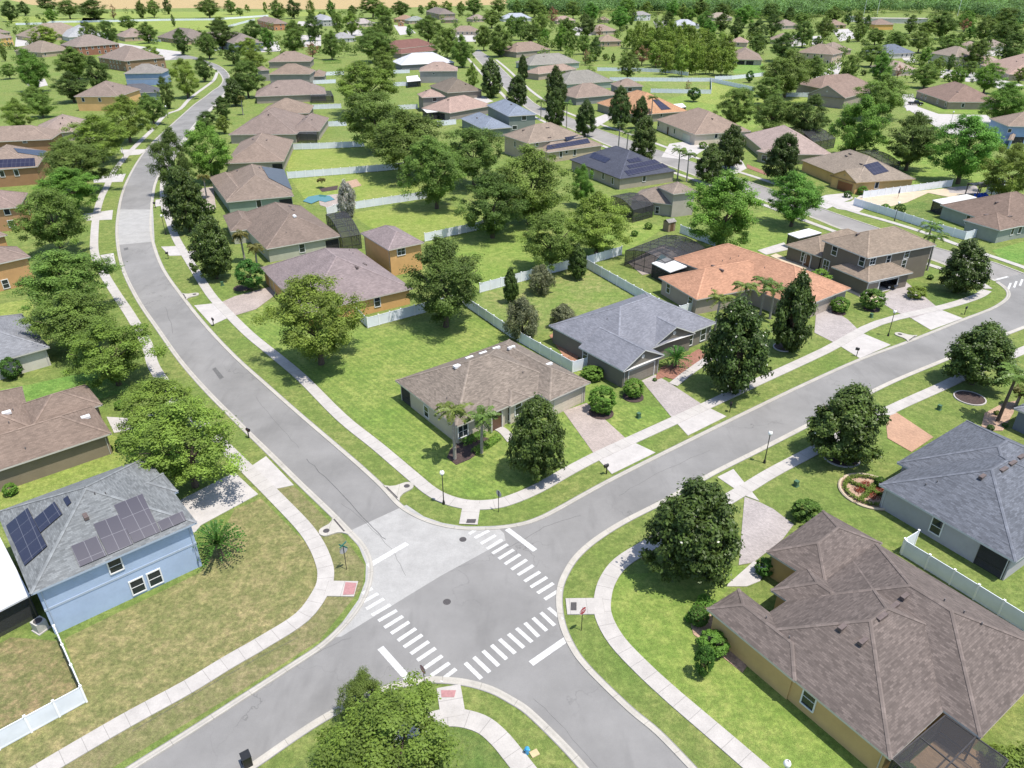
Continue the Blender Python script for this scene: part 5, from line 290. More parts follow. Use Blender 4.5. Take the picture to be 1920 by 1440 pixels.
  {'label': 'pale grey two storey house with dark shutters above the pines','cat': 'house','wall': [0.506,0.506,0.528],'roof': [0.221,0.21,0.21],'trim': [0.467,0.444,0.408],'b': [[133.28,857.87,0.5234,9.44,6.4,5.4,'hip']],'w': [[123.51,856.81,1.5,-0.866,-0.5,1.0,1.4,'win'],[123.51,856.81,4.2,-0.866,-0.5,1.0,1.4,'win'],[125.49,853.38,1.5,-0.866,-0.5,1.0,1.4,'win'],[125.49,853.38,4.2,-0.866,-0.5,1.0,1.4,'win'],[127.48,849.94,1.5,-0.866,-0.5,1.0,1.4,'win'],[127.48,849.94,4.2,-0.866,-0.5,1.0,1.4,'win'],[130.41,849.35,1.5,0.5,-0.866,1.0,1.4,'win'],[134.31,851.59,1.5,0.5,-0.866,1.0,1.4,'win'],[138.2,853.84,4.2,0.5,-0.866,1.0,1.4,'win'],[142.09,856.09,1.5,0.5,-0.866,1.0,1.4,'win'],[142.09,856.09,4.2,0.5,-0.866,1.0,1.4,'win']],'v': [],'p': [],'porch': [],'cage': [],'d': 868},
  {'label': 'brown two storey house with dark windows at top centre','cat': 'house','wall': [0.28,0.215,0.16],'roof': [0.168,0.14,0.127],'trim': [0.467,0.444,0.408],'b': [[-78.07,898.19,-1.2365,30.19,9.1,5.4,'hip'],[-62.38,819.95,0.2586,8.06,3.84,2.904,'hip']],'w': [[-74.44,867.97,1.5,0.328,-0.945,1.0,1.4,'win'],[-70.35,869.39,1.5,0.328,-0.945,1.0,1.4,'win'],[-70.35,869.39,4.2,0.328,-0.945,1.0,1.4,'win'],[-66.27,870.81,1.5,0.328,-0.945,1.0,1.4,'win'],[-66.27,870.81,4.2,0.328,-0.945,1.0,1.4,'win'],[-62.18,872.22,1.5,0.328,-0.945,1.0,1.4,'win'],[-62.18,872.22,4.2,0.328,-0.945,1.0,1.4,'win'],[-95.39,921.69,1.5,-0.945,-0.328,1.0,1.4,'win'],[-95.39,921.69,4.2,-0.945,-0.328,1.0,1.4,'win'],[-94.17,918.18,1.5,-0.945,-0.328,1.0,1.4,'win'],[-92.95,914.67,1.5,-0.945,-0.328,1.0,1.4,'win'],[-92.95,914.67,4.2,-0.945,-0.328,1.0,1.4,'win'],[-91.73,911.15,1.5,-0.945,-0.328,1.0,1.4,'win'],[-90.51,907.64,1.5,-0.945,-0.328,1.0,1.4,'win'],[-90.51,907.64,4.2,-0.945,-0.328,1.0,1.4,'win'],[-89.29,904.13,1.5,-0.945,-0.328,1.0,1.4,'win'],[-89.29,904.13,4.2,-0.945,-0.328,1.0,1.4,'win'],[-88.07,900.62,4.2,-0.945,-0.328,1.0,1.4,'win'],[-86.85,897.11,1.5,-0.945,-0.328,1.0,1.4,'win'],[-86.85,897.11,4.2,-0.945,-0.328,1.0,1.4,'win'],[-85.63,893.6,1.5,-0.945,-0.328,1.0,1.4,'win'],[-85.63,893.6,4.2,-0.945,-0.328,1.0,1.4,'win'],[-84.41,890.08,1.5,-0.945,-0.328,1.0,1.4,'win'],[-84.41,890.08,4.2,-0.945,-0.328,1.0,1.4,'win'],[-83.19,886.57,1.5,-0.945,-0.328,1.0,1.4,'win'],[-83.19,886.57,4.2,-0.945,-0.328,1.0,1.4,'win'],[-81.97,883.06,1.5,-0.945,-0.328,1.0,1.4,'win'],[-81.97,883.06,4.2,-0.945,-0.328,1.0,1.4,'win'],[-80.75,879.55,1.5,-0.945,-0.328,1.0,1.4,'win'],[-80.75,879.55,4.2,-0.945,-0.328,1.0,1.4,'win'],[-78.31,872.53,1.5,-0.945,-0.328,1.0,1.4,'win'],[-78.31,872.53,4.2,-0.945,-0.328,1.0,1.4,'win'],[-69.74,818.0,1.6,-0.967,-0.256,1.0,1.4,'win'],[-59.67,817.16,1.6,0.256,-0.967,1.0,1.4,'win'],[-56.0,818.13,1.6,0.256,-0.967,1.0,1.4,'win']],'v': [],'p': [],'porch': [],'cage': [],'d': 901},
  {'label': 'long low white warehouse in front of the woods,top right','cat': 'warehouse','wall': [0.551,0.506,0.453],'roof': [0.37,0.339,0.311],'trim': [0.467,0.444,0.408],'b': [[377.49,816.98,-0.1296,32.55,6.0,4.5,'flat']],'w': [],'v': [],'p': [],'porch': [],'cage': [],'d': 899},
  {'label': 'white flat roofed shed at the left end of the warehouse','cat': 'warehouse','wall': [0.636,0.636,0.649],'roof': [0.444,0.444,0.461],'trim': [0.467,0.444,0.408],'b': [[347.8,837.27,0.0,6.2,5.0,5.0,'flat']],'w': [],'v': [],'p': [],'porch': [],'cage': [],'d': 906},
  {'label': 'ochre walled workshop with brown roof in front of the warehouse','cat': 'house','wall': [0.563,0.338,0.113],'roof': [0.193,0.144,0.119],'trim': [0.467,0.444,0.408],'b': [[328.73,733.57,0.1815,9.4,7.68,4.5,'hip']],'w': [],'v': [],'p': [],'porch': [],'cage': [],'d': 803},
]
D['trees'] = [
  ['y',-8.07,30.98,9.58,5.94,1.34,'broad yellow green oak at the bottom of the photo by the red ramp'],
  ['o',-11.29,36.67,3.52,3.52,0.49,'thin leaning young oak just behind the big bottom oak'],
  ['m',16.56,51.76,9.27,10.29,0.56,'large dark magnolia on the corner lawn beside the yellow house driveway'],
  ['m',37.85,70.36,8.85,8.93,0.53,'round dark magnolia in a white ring bed near the brown paver driveway'],
  ['m',63.1,88.19,9.16,8.22,0.55,'dark magnolia over a white ring bed under the right sidewalk edge'],
  ['m',2.76,67.22,6.8,9.75,0.41,'tall dark magnolia in front of the tan corner house'],
  ['f',29.55,86.37,8.92,12.41,0.45,'big magnolia full of white blooms in front of the terracotta house'],
  ['n',41.02,98.19,6.33,11.23,0.63,'slim columnar magnolia beside the terracotta house driveway'],
  ['f',78.13,120.65,7.81,8.91,0.39,'magnolia with white blooms on the lawn right of the dark taupe house'],
  ['y',-27.48,94.02,13.37,10.85,1.87,'round yellow green oak on the corner lot lawn beside the mauve roof'],
  ['d',-10.51,106.7,13.13,11.7,1.84,'dark spreading oak behind the white fence of the orange house'],
  ['y',-42.35,75.55,9.86,6.11,1.38,'yellow green oak overhanging the left road opposite the corner lot'],
  ['y',-34.92,65.31,11.36,8.29,1.59,'big yellow green oak by the blue house driveway'],
  ['y',-53.79,87.99,11.33,7.39,1.59,'large oak right of the light grey roof on the left street side'],
  ['o',-63.85,98.23,11.68,7.24,1.64,'grey green oak touching the light grey roof'],
  ['o',-72.11,111.9,14.03,8.7,1.96,'broad mid green oak left of the concrete road patch'],
  ['o',-89.51,140.92,12.21,11.54,1.71,'upright oak in front of the orange house at the left edge'],
  ['b',-100.5,167.6,13.2,8.18,2.11,'fresh green oak at the inside of the left bend'],
  ['o',-108.58,186.64,16.4,10.17,2.3,'grey green oak in front of the solar roof house'],
  ['y',-119.62,219.59,16.72,10.36,2.34,'wide yellow green oak by the left sidewalk beyond the solar roof house'],
  ['y',-123.75,247.33,15.09,11.6,2.11,'fresh green oak in front of the small tan two storey house'],
  ['o',-129.01,277.88,10.47,8.67,1.47,'grey oak beside the sidewalk lamp left of the road'],
  ['m',-69.43,154.95,9.68,13.47,0.58,'dark magnolia beside the road bend near the concrete patch'],
  ['m',-54.11,127.38,8.03,11.45,0.48,'dark magnolia in front of the stained brown roof house'],
  ['d',-83.33,183.98,10.09,13.79,1.41,'dark oak hanging over the right side of the left road'],
  ['b',-78.97,196.11,12.43,12.43,1.99,'bright lime green round tree beside the plain brown roof'],
  ['h',-45.98,121.88,4.85,4.96,0.58,'small dense round tree beside the mauve roof driveway'],
  ['y',-55.59,296.15,24.0,15,3.36,'big oak at the far end of the central backyards'],
  ['o',-42.27,233.26,18.96,15,2.65,'huge grey green oak between the central backyards'],
  ['o',-28.02,201.36,21.68,13.44,3.04,'wide oak in front of the white backyard porch'],
  ['o',-17.8,172.21,14.24,13.98,1.99,'tall oak standing at the fence of the striped backyard'],
  ['o',-9.81,191.98,15.02,13.03,2.1,'oak with visible forked trunk left of the tan solar house'],
  ['o',3.81,160.47,16.85,13.38,2.36,'large oak behind the open green backyard,left of the young bright tree'],
  ['d',-4.12,150.62,13.72,10.97,1.92,'dark oak over the fence behind the middle backyard'],
  ['o',7.18,130.84,11.43,9.79,1.6,'oak casting shade on the middle backyard fence'],
  ['y',16.59,139.12,13.05,10.2,1.83,'leaning oak beside the pool cage yard'],
  ['n',11.88,127.3,3.67,6.02,0.37,'small conical magnolia near the inner fence corner'],
  ['n',-0.18,116.17,2.69,5.8,0.27,'slim young magnolia in the fenced side yard'],
  ['g',4.99,120.26,4.8,5.12,0.24,'wispy grey green tree in the middle of the fenced side yard'],
  ['g',1.58,102.35,5.57,6.82,0.28,'wispy grey green tree touching the diagonal white fence'],
  ['g',8.13,106.3,4.53,3.81,0.23,'low wispy shrub tree behind the slate grey roof'],
  ['b',41.28,141.4,14.28,13.16,2.28,'huge round green oak right of the pool cage'],
  ['b',61.32,158.53,12.19,9.22,1.95,'round green oak above the dark taupe house beside the street'],
  ['b',16.52,173.78,6.01,8.26,0.96,'young bright green tree in front of the navy roofed house'],
  ['v',-37.49,165.92,4.58,7.89,0.23,'silvery shaggy tree beside the kidney pool'],
  ['h',15.34,40.32,1.61,3.22,0.19,'small young tree on the grass beside the yellow house'],
  ['m',24.42,256.74,7.43,11.06,0.45,'dark magnolia on the second street beside two thin palms'],
  ['m',61.23,211.54,8.76,11.52,0.53,'dark magnolia left of the pale pink roof'],
  ['m',51.6,195.42,8.32,9.34,0.5,'dark magnolia at the street edge in front of the cream house'],
  ['m',70.33,195.05,9.1,12.53,0.55,'tall dark magnolia in front of the pale pink roof'],
  ['m',37.48,269.1,8.29,13.92,0.5,'dark magnolia in front of the orange roof with solar panels'],
  ['m',44.55,270.24,6.31,10.1,0.38,'yellowish magnolia right of the orange roof front'],
  ['m',38.0,219.39,7.97,12.39,0.48,'dark magnolia across the street from the navy roofed house'],
  ['m',15.13,269.41,7.38,13.58,0.44,'slim magnolia at the bend of the second street'],
  ['m',17.39,309.78,9.64,15,0.58,'tall magnolia in front of the second light grey roof'],
  ['m',2.32,311.36,8.86,12.29,0.53,'dark magnolia beside the steel blue roof street front'],
  ['m',5.36,391.16,5.49,12.07,0.33,'small magnolia right of the upper street'],
  ['m',-9.16,340.58,10.53,14.7,0.63,'dark conical magnolia left of the upper street'],
  ['o',77.25,268.27,12.84,12.28,1.8,'round oak with visible trunk on the lawn behind the cream house'],
  ['o',86.42,256.72,14.81,11.0,2.07,'wide oak behind the pale pink roof,left half of the pair'],
  ['d',96.43,251.08,13.82,11.34,1.94,'dark oak behind the long pool screen'],
  ['b',100.52,222.55,16.03,14.13,2.57,'big green oak left of the house behind the cul-de-sac'],
  ['d',110.12,209.21,15.5,12.32,2.17,'spreading dark oak with bare trunk on the big right lawn'],
  ['b',117.25,195.06,16.84,13.86,2.69,'tall green oak on the big right lawn beside the blue house'],
  ['y',119.43,178.44,11.84,11.44,1.66,'olive oak at the right edge beside the blue pergola seats'],
  ['o',135.94,287.54,17.97,12.39,2.52,'large grey green oak left of the black pickup'],
  ['b',173.63,274.4,15.91,11.52,2.55,'bushy oak at the right edge above the blue house'],
  ['d',-511.95,840.5,17.17,15,2.4,'dark green oak right of the brown roof at the far left edge'],
  ['d',-553.13,936.83,14.08,12.07,1.97,'dark green oak behind the tan roof under the far white fence,left one'],
  ['d',-548.98,980.4,23.09,15,3.23,'dark green oak behind the tan roof under the far white fence,right one'],
  ['d',-424.45,836.47,31.44,15,4.4,'dark green oak behind the pale grey roof below the far fence'],
  ['d',-402.36,967.28,10.37,15,1.45,'dark green oak behind the brown gabled house behind the round trees,left one'],
  ['d',-188.0,359.75,12.05,12.05,1.69,'dark green oak behind the small tan house with brown hip roof'],
  ['d',-183.28,327.44,14.56,9.03,2.04,'dark green oak left of the small tan house with brown hip roof'],
  ['b',-459.39,821.15,12.39,10.17,1.98,'bright green oak behind the tan roof under the far white fence'],
  ['b',-214.54,355.68,14.66,15,2.35,'bright green oak in front of the low tan house left of the reddish one'],
  ['o',-473.27,881.84,22.72,15,3.18,'mid green oak behind the tan roof under the far white fence'],
  ['o',-398.98,888.56,11.45,15,1.6,'mid green oak behind the small tan house with a side window,second from left'],
  ['o',-393.93,907.3,14.61,15,2.05,'mid green oak behind the small tan house with a side window,third from left'],
  ['o',-333.08,710.6,15.38,10.37,2.15,'mid green oak behind the small tan house with a side window,first from left'],
  ['o',-267.4,597.49,14.31,11.37,2.0,'mid green oak right of the small tan house with a side window'],
  ['o',-309.65,598.19,13.68,12.04,1.91,'mid green oak right of the pale grey roof below the far fence'],
  ['o',-286.73,579.42,13.25,14.51,1.85,'mid green oak behind the reddish brown two storey house'],
  ['o',-216.5,396.38,18.9,11.72,2.65,'mid green oak in front of the reddish brown two storey house'],
  ['o',-303.32,480.34,3.71,8.16,0.52,'mid green oak in front of the ochre house at the far left edge'],
  ['o',-253.3,400.37,7.59,6.23,1.06,'mid green oak in front of the low tan house left of the reddish one'],
  ['o',-188.52,309.32,10.85,7.34,1.52,'mid green oak behind the long brown roof behind the street oaks,left one'],
  ['y',-313.92,546.59,19.1,11.84,2.67,'yellow green oak left of the tan roof under the far white fence'],
  ['y',-205.02,456.2,12.09,8.53,1.69,'yellow green oak right of the brown two storey house with row of windows'],
  ['y',-168.47,264.48,10.42,9.04,1.46,'yellow green oak left of the long brown roof behind the street oaks'],
  ['r',-419.37,867.24,8.4,13.07,1.26,'reddish bare tree behind the small tan house with a side window'],
  ['y',-139.93,338.66,11.38,13.68,1.59,'yellow green oak right of the pale blue house by the bend'],
  ['y',-133.2,413.66,13.3,10.52,1.86,'yellow green oak left of the farthest roof of the left row'],
  ['y',-155.93,478.16,16.3,10.11,2.28,'yellow green oak in front of the grey blue two storey house by the bend'],
  ['d',-151.31,390.44,9.57,9.57,1.34,'dark green oak in front of the brown gabled house behind the round trees,right one'],
  ['d',-137.36,311.5,6.36,10.28,0.89,'dark green oak right of the dark roofed house below the pale blue one'],
  ['d',-210.28,514.73,11.28,12.98,1.58,'dark green oak in front of the brown gabled house behind the round trees,left one'],
  ['d',-196.89,549.84,22.18,13.75,3.1,'dark green oak left of the grey blue two storey house by the bend'],
  ['d',-234.71,886.84,18.09,15,2.53,'dark green oak behind the brick house with red garage'],
  ['d',-198.68,628.0,15.02,10.56,2.1,'dark green oak behind the grey blue two storey house by the bend'],
  ['d',-150.34,616.79,15.4,15,2.16,'dark green oak in front of the grey house with a balcony'],
  ['d',-158.92,458.5,10.12,9.1,1.42,'dark green oak in front of the grey blue two storey house by the bend'],
  ['d',-317.18,768.75,4.16,9.15,0.58,'dark green oak behind the brown gabled house behind the round trees,right one'],
  ['d',-103.46,261.82,8.29,5.64,1.16,'dark green oak left of the brown roof with a black screened porch,left one'],
  ['d',-107.0,287.71,7.22,6.89,1.01,'dark green oak left of the brown roof with a black screened porch,right one'],
  ['o',-184.83,491.07,12.93,12.93,1.81,'mid green oak right of the brown gabled house behind the round trees'],
  ['o',-248.43,698.04,11.34,10.96,1.59,'mid green oak behind the grey blue two storey house by the bend'],
  ['o',-328.02,894.05,24.94,15,3.49,'mid green oak behind the brown gabled house behind the round trees'],
  ['o',-327.18,962.32,14.45,12.9,2.02,'mid green oak left of the brick house with red garage,left one'],
  ['o',-303.48,920.4,8.91,7.92,1.25,'mid green oak left of the brick house with red garage,right one'],
  ['o',-247.03,869.42,17.75,15,2.48,'mid green oak behind the brick house with red garage'],
  ['o',-148.8,696.34,9.79,15,1.37,'mid green oak right of the grey house with a balcony'],
  ['o',-137.2,509.5,14.5,13.94,2.03,'mid green oak behind the farthest roof of the left row'],
  ['o',-168.38,630.95,15.77,10.26,2.21,'mid green oak right of the brick house with red garage'],
  ['o',-109.07,487.23,11.76,13.91,1.65,'mid green oak in front of the pale grey walled house'],
  ['o',-113.88,339.11,13.67,13.28,1.91,'mid green oak left of the grey walled house in the left row'],
  ['b',-197.75,905.09,10.69,15,1.71,'bright green oak behind the grey house with a balcony'],
  ['b',-163.86,544.08,10.11,11.9,1.62,'bright green oak right of the grey blue two storey house by the bend'],
  ['p',-322.56,1008.44,6.49,8.12,0.97,'slender pine left of the brick house with red garage'],
  ['p',-291.02,974.92,5.75,12.04,1.44,'slender pine behind the brick house with red garage'],
  ['p',-226.54,930.03,9.98,14.48,1.74,'slender pine behind the grey house with a balcony'],
  ['m',-112.72,318.27,8.99,10.09,0.54,'dark magnolia left of the wide brown roof in the left row'],
  ['r',-122.72,494.49,11.43,7.09,1.71,'reddish bare tree right of the farthest roof of the left row'],
  ['o',-174.71,902.59,11.65,10.19,1.63,'mid green oak behind the grey roof with white dormers,left one'],
  ['o',-150.9,893.45,29.7,15,4.16,'mid green oak behind the grey roof with white dormers,right one'],
  ['o',-129.48,821.22,18.56,13.69,2.6,'mid green oak left of the twin gabled tan house,left one'],
  ['o',-120.48,897.72,21.2,13.15,2.97,'mid green oak behind the twin gabled tan house'],
  ['o',-96.85,626.24,14.27,15,2.0,'mid green oak left of the twin gabled tan house,right one'],
  ['o',-101.82,609.13,15.26,9.46,2.14,'mid green oak in front of the grey roof with white dormers'],
  ['o',-80.95,473.14,22.83,14.16,3.2,'mid green oak right of the pale grey walled house'],
  ['o',-75.5,474.6,15.15,9.39,2.12,'mid green oak left of the dark red roofed house'],
  ['o',-63.28,391.75,13.48,12.6,1.89,'mid green oak in front of the dark red roofed house'],
  ['o',-61.35,594.39,20.66,15,2.89,'mid green oak in front of the grey green roof beside it'],
  ['o',-40.17,495.57,15.2,15,2.13,'mid green oak in front of the tan roof with open garage,left one'],
  ['o',-27.68,448.7,12.85,13.85,1.8,'mid green oak in front of the tan roof with open garage,right one'],
  ['o',-18.58,748.03,19.38,12.02,2.71,'mid green oak right of the small grey brown roof at the top'],
  ['o',-18.96,542.45,11.85,14.23,1.66,'mid green oak right of the tan roof with open garage'],
  ['o',-7.73,504.38,15.46,15,2.16,'mid green oak left of the brown roofs beside the upper street'],
  ['o',-0.36,659.9,10.74,13.25,1.5,'mid green oak in front of the white pyramid roof at top centre,left one'],
  ['o',-105.57,958.67,7.21,9.27,1.01,'mid green oak behind the grey green roof beside it'],
  ['o',-59.45,963.3,11.37,11.37,1.59,'mid green oak right of the brown two storey house at top centre'],
  ['o',-43.64,946.78,22.33,13.84,3.13,'mid green oak behind the small grey brown roof at the top'],
  ['o',-15.58,969.12,18.7,12.97,2.62,'mid green oak behind the white pyramid roof at top centre,left one'],
  ['y',-131.11,667.11,15.17,15,2.12,'yellow green oak left of the grey roof with white dormers'],
  ['y',-93.45,973.55,17.75,11.01,2.49,'yellow green oak behind the brown two storey house at top centre,left one'],
  ['y',-76.94,982.65,14.75,11.06,2.07,'yellow green oak behind the brown two storey house at top centre,right one'],
  ['y',-18.46,366.73,5.74,9.89,0.8,'yellow green oak behind the brown pyramid roof behind the pink roof'],
  ['b',-82.56,657.04,6.43,7.15,1.03,'bright green oak in front of the grey green roof beside it'],
  ['o',6.74,620.9,13.48,15,1.89,'mid green oak in front of the white pyramid roof at top centre,right one'],
  ['o',21.68,624.3,16.26,15,2.28,'mid green oak left of the rosy roof behind dark oaks,left one'],
  ['o',24.22,903.15,25.18,15,3.53,'mid green oak right of the white pyramid roof at top centre'],
  ['o',65.49,883.81,17.08,14.71,2.39,'mid green oak behind the rosy roof behind dark oaks'],
  ['o',45.25,678.41,15.45,9.58,2.16,'mid green oak in front of the rosy roof behind dark oaks,left one'],
  ['o',36.95,515.27,10.72,13.56,1.5,'mid green oak in front of the rosy roof behind dark oaks,right one'],
  ['o',45.91,520.04,8.56,10.28,1.2,'mid green oak left of the porch house left of the pines'],
  ['o',115.35,789.57,9.36,14.06,1.31,'mid green oak left of the white two storey house above the pines'],
  ['o',57.78,398.46,11.07,10.62,1.55,'mid green oak in front of the porch house left of the pines'],
  ['d',13.61,594.8,15.56,9.65,2.18,'dark green oak behind the brown roofs beside the upper street'],
  ['d',56.37,626.02,17.66,15,2.47,'dark green oak left of the tan roof behind the gazebo roof'],
  ['d',50.14,482.34,9.02,11.16,1.26,'dark green oak in front of the porch house left of the pines,left one'],
  ['d',136.12,715.04,12.37,12.76,1.73,'dark green oak left of the white roofed house right of the pines'],
  ['d',59.12,469.7,2.86,4.69,0.4,'dark green oak in front of the porch house left of the pines,right one'],
  ['b',78.43,814.53,16.65,15,2.66,'bright green oak left of the little gabled house at top centre'],
  ['b',32.93,543.21,10.09,13.66,1.61,'bright green oak in front of the rosy roof behind dark oaks'],
  ['b',23.99,593.98,7.78,8.11,1.24,'bright green oak behind the brown roofs beside the upper street'],
  ['b',95.11,722.28,18.71,15,2.99,'bright green oak right of the little gabled house at top centre'],
  ['r',38.58,786.49,12.72,13.57,1.91,'reddish bare tree left of the rosy roof behind dark oaks'],
  ['r',69.8,651.13,7.8,6.73,1.17,'reddish bare tree in front of the tan roof behind the gazebo roof'],
  ['r',73.94,457.11,10.6,8.56,1.59,'reddish bare tree right of the porch house left of the pines,left one'],
  ['r',81.63,446.39,4.95,6.2,0.74,'reddish bare tree right of the porch house left of the pines,right one'],
  ['r',42.7,465.43,5.14,6.7,0.77,'reddish bare tree behind the second light grey roof'],
  ['b',165.4,704.66,15.24,12.57,2.44,'bright green oak left of the pale roof against the woods'],
  ['b',155.82,644.69,13.31,10.14,2.13,'bright green oak in front of the pale roof against the woods'],
  ['b',212.27,751.62,22.69,14.15,3.63,'bright green oak right of the pale roof against the woods'],
  ['d',176.29,688.4,15.65,12.29,2.19,'dark green oak in front of the pale roof against the woods'],
  ['d',173.56,631.5,12.35,12.69,1.73,'dark green oak behind the narrow pink roof left of the pyramid roof,left one'],
  ['d',182.9,609.37,15.9,12.24,2.23,'dark green oak behind the narrow pink roof left of the pyramid roof,right one'],
  ['d',207.54,650.89,15.53,13.05,2.17,'dark green oak left of the twin gabled brown house'],
  ['d',161.18,478.84,18.41,12.04,2.58,'dark green oak in front of the low brown roof below it'],
  ['d',215.45,571.1,6.88,5.31,0.96,'dark green oak behind the long pinkish two storey house'],
  ['o',158.8,522.95,12.61,9.44,1.77,'mid green oak right of the narrow pink roof left of the pyramid roof'],
  ['o',202.52,565.07,14.77,15,2.07,'mid green oak right of the low brown roof below it'],
  ['o',240.34,628.71,13.66,13.31,1.91,'mid green oak left of the tan house at the end of the white drive'],
  ['o',270.59,768.38,14.94,9.53,2.09,'mid green oak right of the twin gabled brown house'],
  ['o',166.99,394.65,8.34,11.0,1.17,'mid green oak in front of the brown porch house behind the long one'],
  ['o',118.06,340.14,20.5,15,2.87,'mid green oak in front of the long pinkish two storey house,left one'],
  ['o',148.65,394.68,11.86,9.19,1.66,'mid green oak in front of the long pinkish two storey house,right one'],
  ['o',103.72,320.44,11.56,9.36,1.62,'mid green oak in front of the house with black porch openings'],
  ['h',115.98,387.1,4.11,4.99,0.49,'small dense tree in front of the house with black porch openings'],
  ['h',76.44,329.59,5.97,4.82,0.72,'small dense tree behind the cream house with tan roof'],
  ['r',79.31,356.28,3.41,4.43,0.51,'reddish bare tree right of the orange roofed house with solar panels'],
  ['o',260.95,612.43,10.0,11.67,1.4,'mid green oak left of the ochre workshop'],
  ['o',261.44,584.34,14.03,8.7,1.96,'mid green oak in front of the ochre workshop'],
  ['o',317.21,626.8,15.67,10.54,2.19,'mid green oak right of the long warehouse in front of the woods'],
  ['o',332.19,630.66,23.24,15,3.25,'mid green oak behind the small brown roof behind the cream house,left one'],
  ['o',352.0,606.8,15.82,15,2.21,'mid green oak behind the grey brown roof near the dark oak,first from left'],
  ['o',452.23,754.16,19.52,14.22,2.73,'mid green oak behind the grey brown roof near the dark oak,second from left'],
  ['o',337.24,554.88,21.76,14.78,3.05,'mid green oak behind the grey brown roof near the dark oak,third from left'],
  ['o',257.21,540.38,15.37,9.53,2.15,'mid green oak behind the slate blue roofed house'],
  ['o',266.33,528.92,13.9,10.98,1.95,'mid green oak right of the slate blue roofed house'],
  ['o',266.0,492.51,17.3,10.73,2.42,'mid green oak behind the cream two storey house'],
  ['o',259.51,449.25,12.88,12.38,1.8,'mid green oak behind the small rosy roof by the driveway'],
  ['o',202.58,452.12,14.97,9.43,2.1,'mid green oak left of the slate blue roofed house'],
  ['o',192.52,368.98,12.37,9.03,1.73,'mid green oak right of the rosy roof in front of the slate blue one'],
  ['o',223.91,420.32,7.0,7.24,0.98,'mid green oak in front of the cream two storey house'],
  ['o',234.57,408.79,7.74,6.59,1.08,'mid green oak in front of the small rosy roof by the driveway'],
  ['d',300.39,693.85,8.27,11.66,1.16,'dark green oak left of the ochre workshop'],
  ['d',334.87,686.69,11.91,11.53,1.67,'dark green oak right of the long warehouse in front of the woods'],
  ['d',289.23,466.59,16.41,13.31,2.3,'dark green oak right of the grey brown roof near the dark oak'],
  ['d',237.53,433.39,5.77,6.98,0.81,'dark green oak in front of the cream two storey house'],
  ['b',395.48,714.49,15.45,12.74,2.47,'bright green oak behind the small brown roof behind the cream house,left one'],
  ['b',177.32,382.16,11.91,11.48,1.9,'bright green oak left of the rosy roof in front of the slate blue one'],
  ['b',209.12,371.96,8.74,7.05,1.4,'bright green oak behind the ranch house behind the black pickup'],
  ['b',211.58,352.77,13.42,10.02,2.15,'bright green oak in front of the small rosy roof by the driveway'],
  ['b',238.02,462.4,8.17,7.4,1.31,'bright green oak left of the cream two storey house'],
  ['r',386.85,699.58,10.62,8.72,1.59,'reddish bare tree behind the small brown roof behind the cream house'],
  ['r',196.71,405.47,4.52,5.21,0.68,'reddish bare tree in front of the rosy roof in front of the slate blue one'],
  ['y',248.06,387.31,6.06,5.84,0.85,'yellow green oak in front of the large pink roof at the right'],
  ['o',-176.72,291.94,10.01,6.66,1.4,'mid green oak behind the long brown roof behind the street oaks,right one'],
  ['y',-98.02,261.13,4.82,5.13,0.67,'yellow green oak left of the brown roof with a black screened porch'],
  ['b',135.1,969.84,20.78,12.89,3.33,'bright green oak behind the white two storey house above the pines'],
  ['b',172.15,885.75,17.12,14.26,2.74,'bright green oak behind the white roofed house right of the pines,left one'],
  ['o',5.45,923.88,10.91,15,1.53,'mid green oak behind the white pyramid roof at top centre,right one'],
  ['o',30.43,870.58,14.04,12.17,1.97,'mid green oak left of the rosy roof behind dark oaks,right one'],
  ['o',177.13,855.35,13.8,12.88,1.93,'mid green oak behind the white roofed house right of the pines'],
  ['y',158.79,976.85,13.63,10.47,1.91,'yellow green oak behind the white two storey house above the pines'],
  ['b',177.3,822.72,14.18,10.63,2.27,'bright green oak behind the white roofed house right of the pines,right one'],
  ['o',208.87,918.52,19.7,14.77,2.76,'mid green oak left of the pale roof against the woods'],
  ['o',224.27,878.72,19.83,12.29,2.78,'mid green oak behind the pale roof against the woods'],
  ['o',262.44,838.77,19.84,14.42,2.78,'mid green oak behind the twin gabled brown house'],
  ['o',319.2,818.58,17.64,11.45,2.47,'mid green oak behind the tan house at the end of the white drive'],
  ['d',273.59,813.61,14.03,11.39,1.96,'dark green oak behind the twin gabled brown house'],
  ['d',323.02,789.11,8.52,9.38,1.19,'dark green oak left of the white shed left of the warehouse'],
  ['o',336.17,798.29,10.34,8.61,1.45,'mid green oak in front of the white shed left of the warehouse'],
  ['o',327.35,592.53,8.42,5.81,1.18,'mid green oak behind the small brown roof behind the cream house,right one'],
  ['d',314.02,535.69,6.46,8.23,0.9,'dark green oak left of the grey brown roof near the dark oak'],
  ['b',350.68,623.43,10.18,8.14,1.63,'bright green oak behind the small brown roof behind the cream house,right one'],
  ['p',93.13,606.04,6.81,13.1,1.57,'slender pine in the dense pine copse right of the second street'],
  ['p',99.51,610.85,6.57,12.15,1.46,'slender pine in the dense pine copse right of the second street'],
  ['p',106.92,627.27,6.86,8.58,1.03,'slender pine in the dense pine copse right of the second street'],
  ['p',109.78,609.84,8.37,13.12,1.57,'slender pine in the dense pine copse right of the second street'],
  ['p',119.08,617.11,6.59,13.02,1.56,'slender pine in the dense pine copse right of the second street'],
  ['p',119.07,603.23,7.27,13.84,1.66,'slender pine in the dense pine copse right of the second street'],
  ['p',130.21,622.51,7.71,11.64,1.4,'slender pine in the dense pine copse right of the second street'],
  ['p',131.57,608.95,8.53,11.09,1.33,'slender pine in the dense pine copse right of the second street'],
  ['p',80.79,557.3,7.56,11.77,1.41,'slender pine in the dense pine copse right of the second street'],
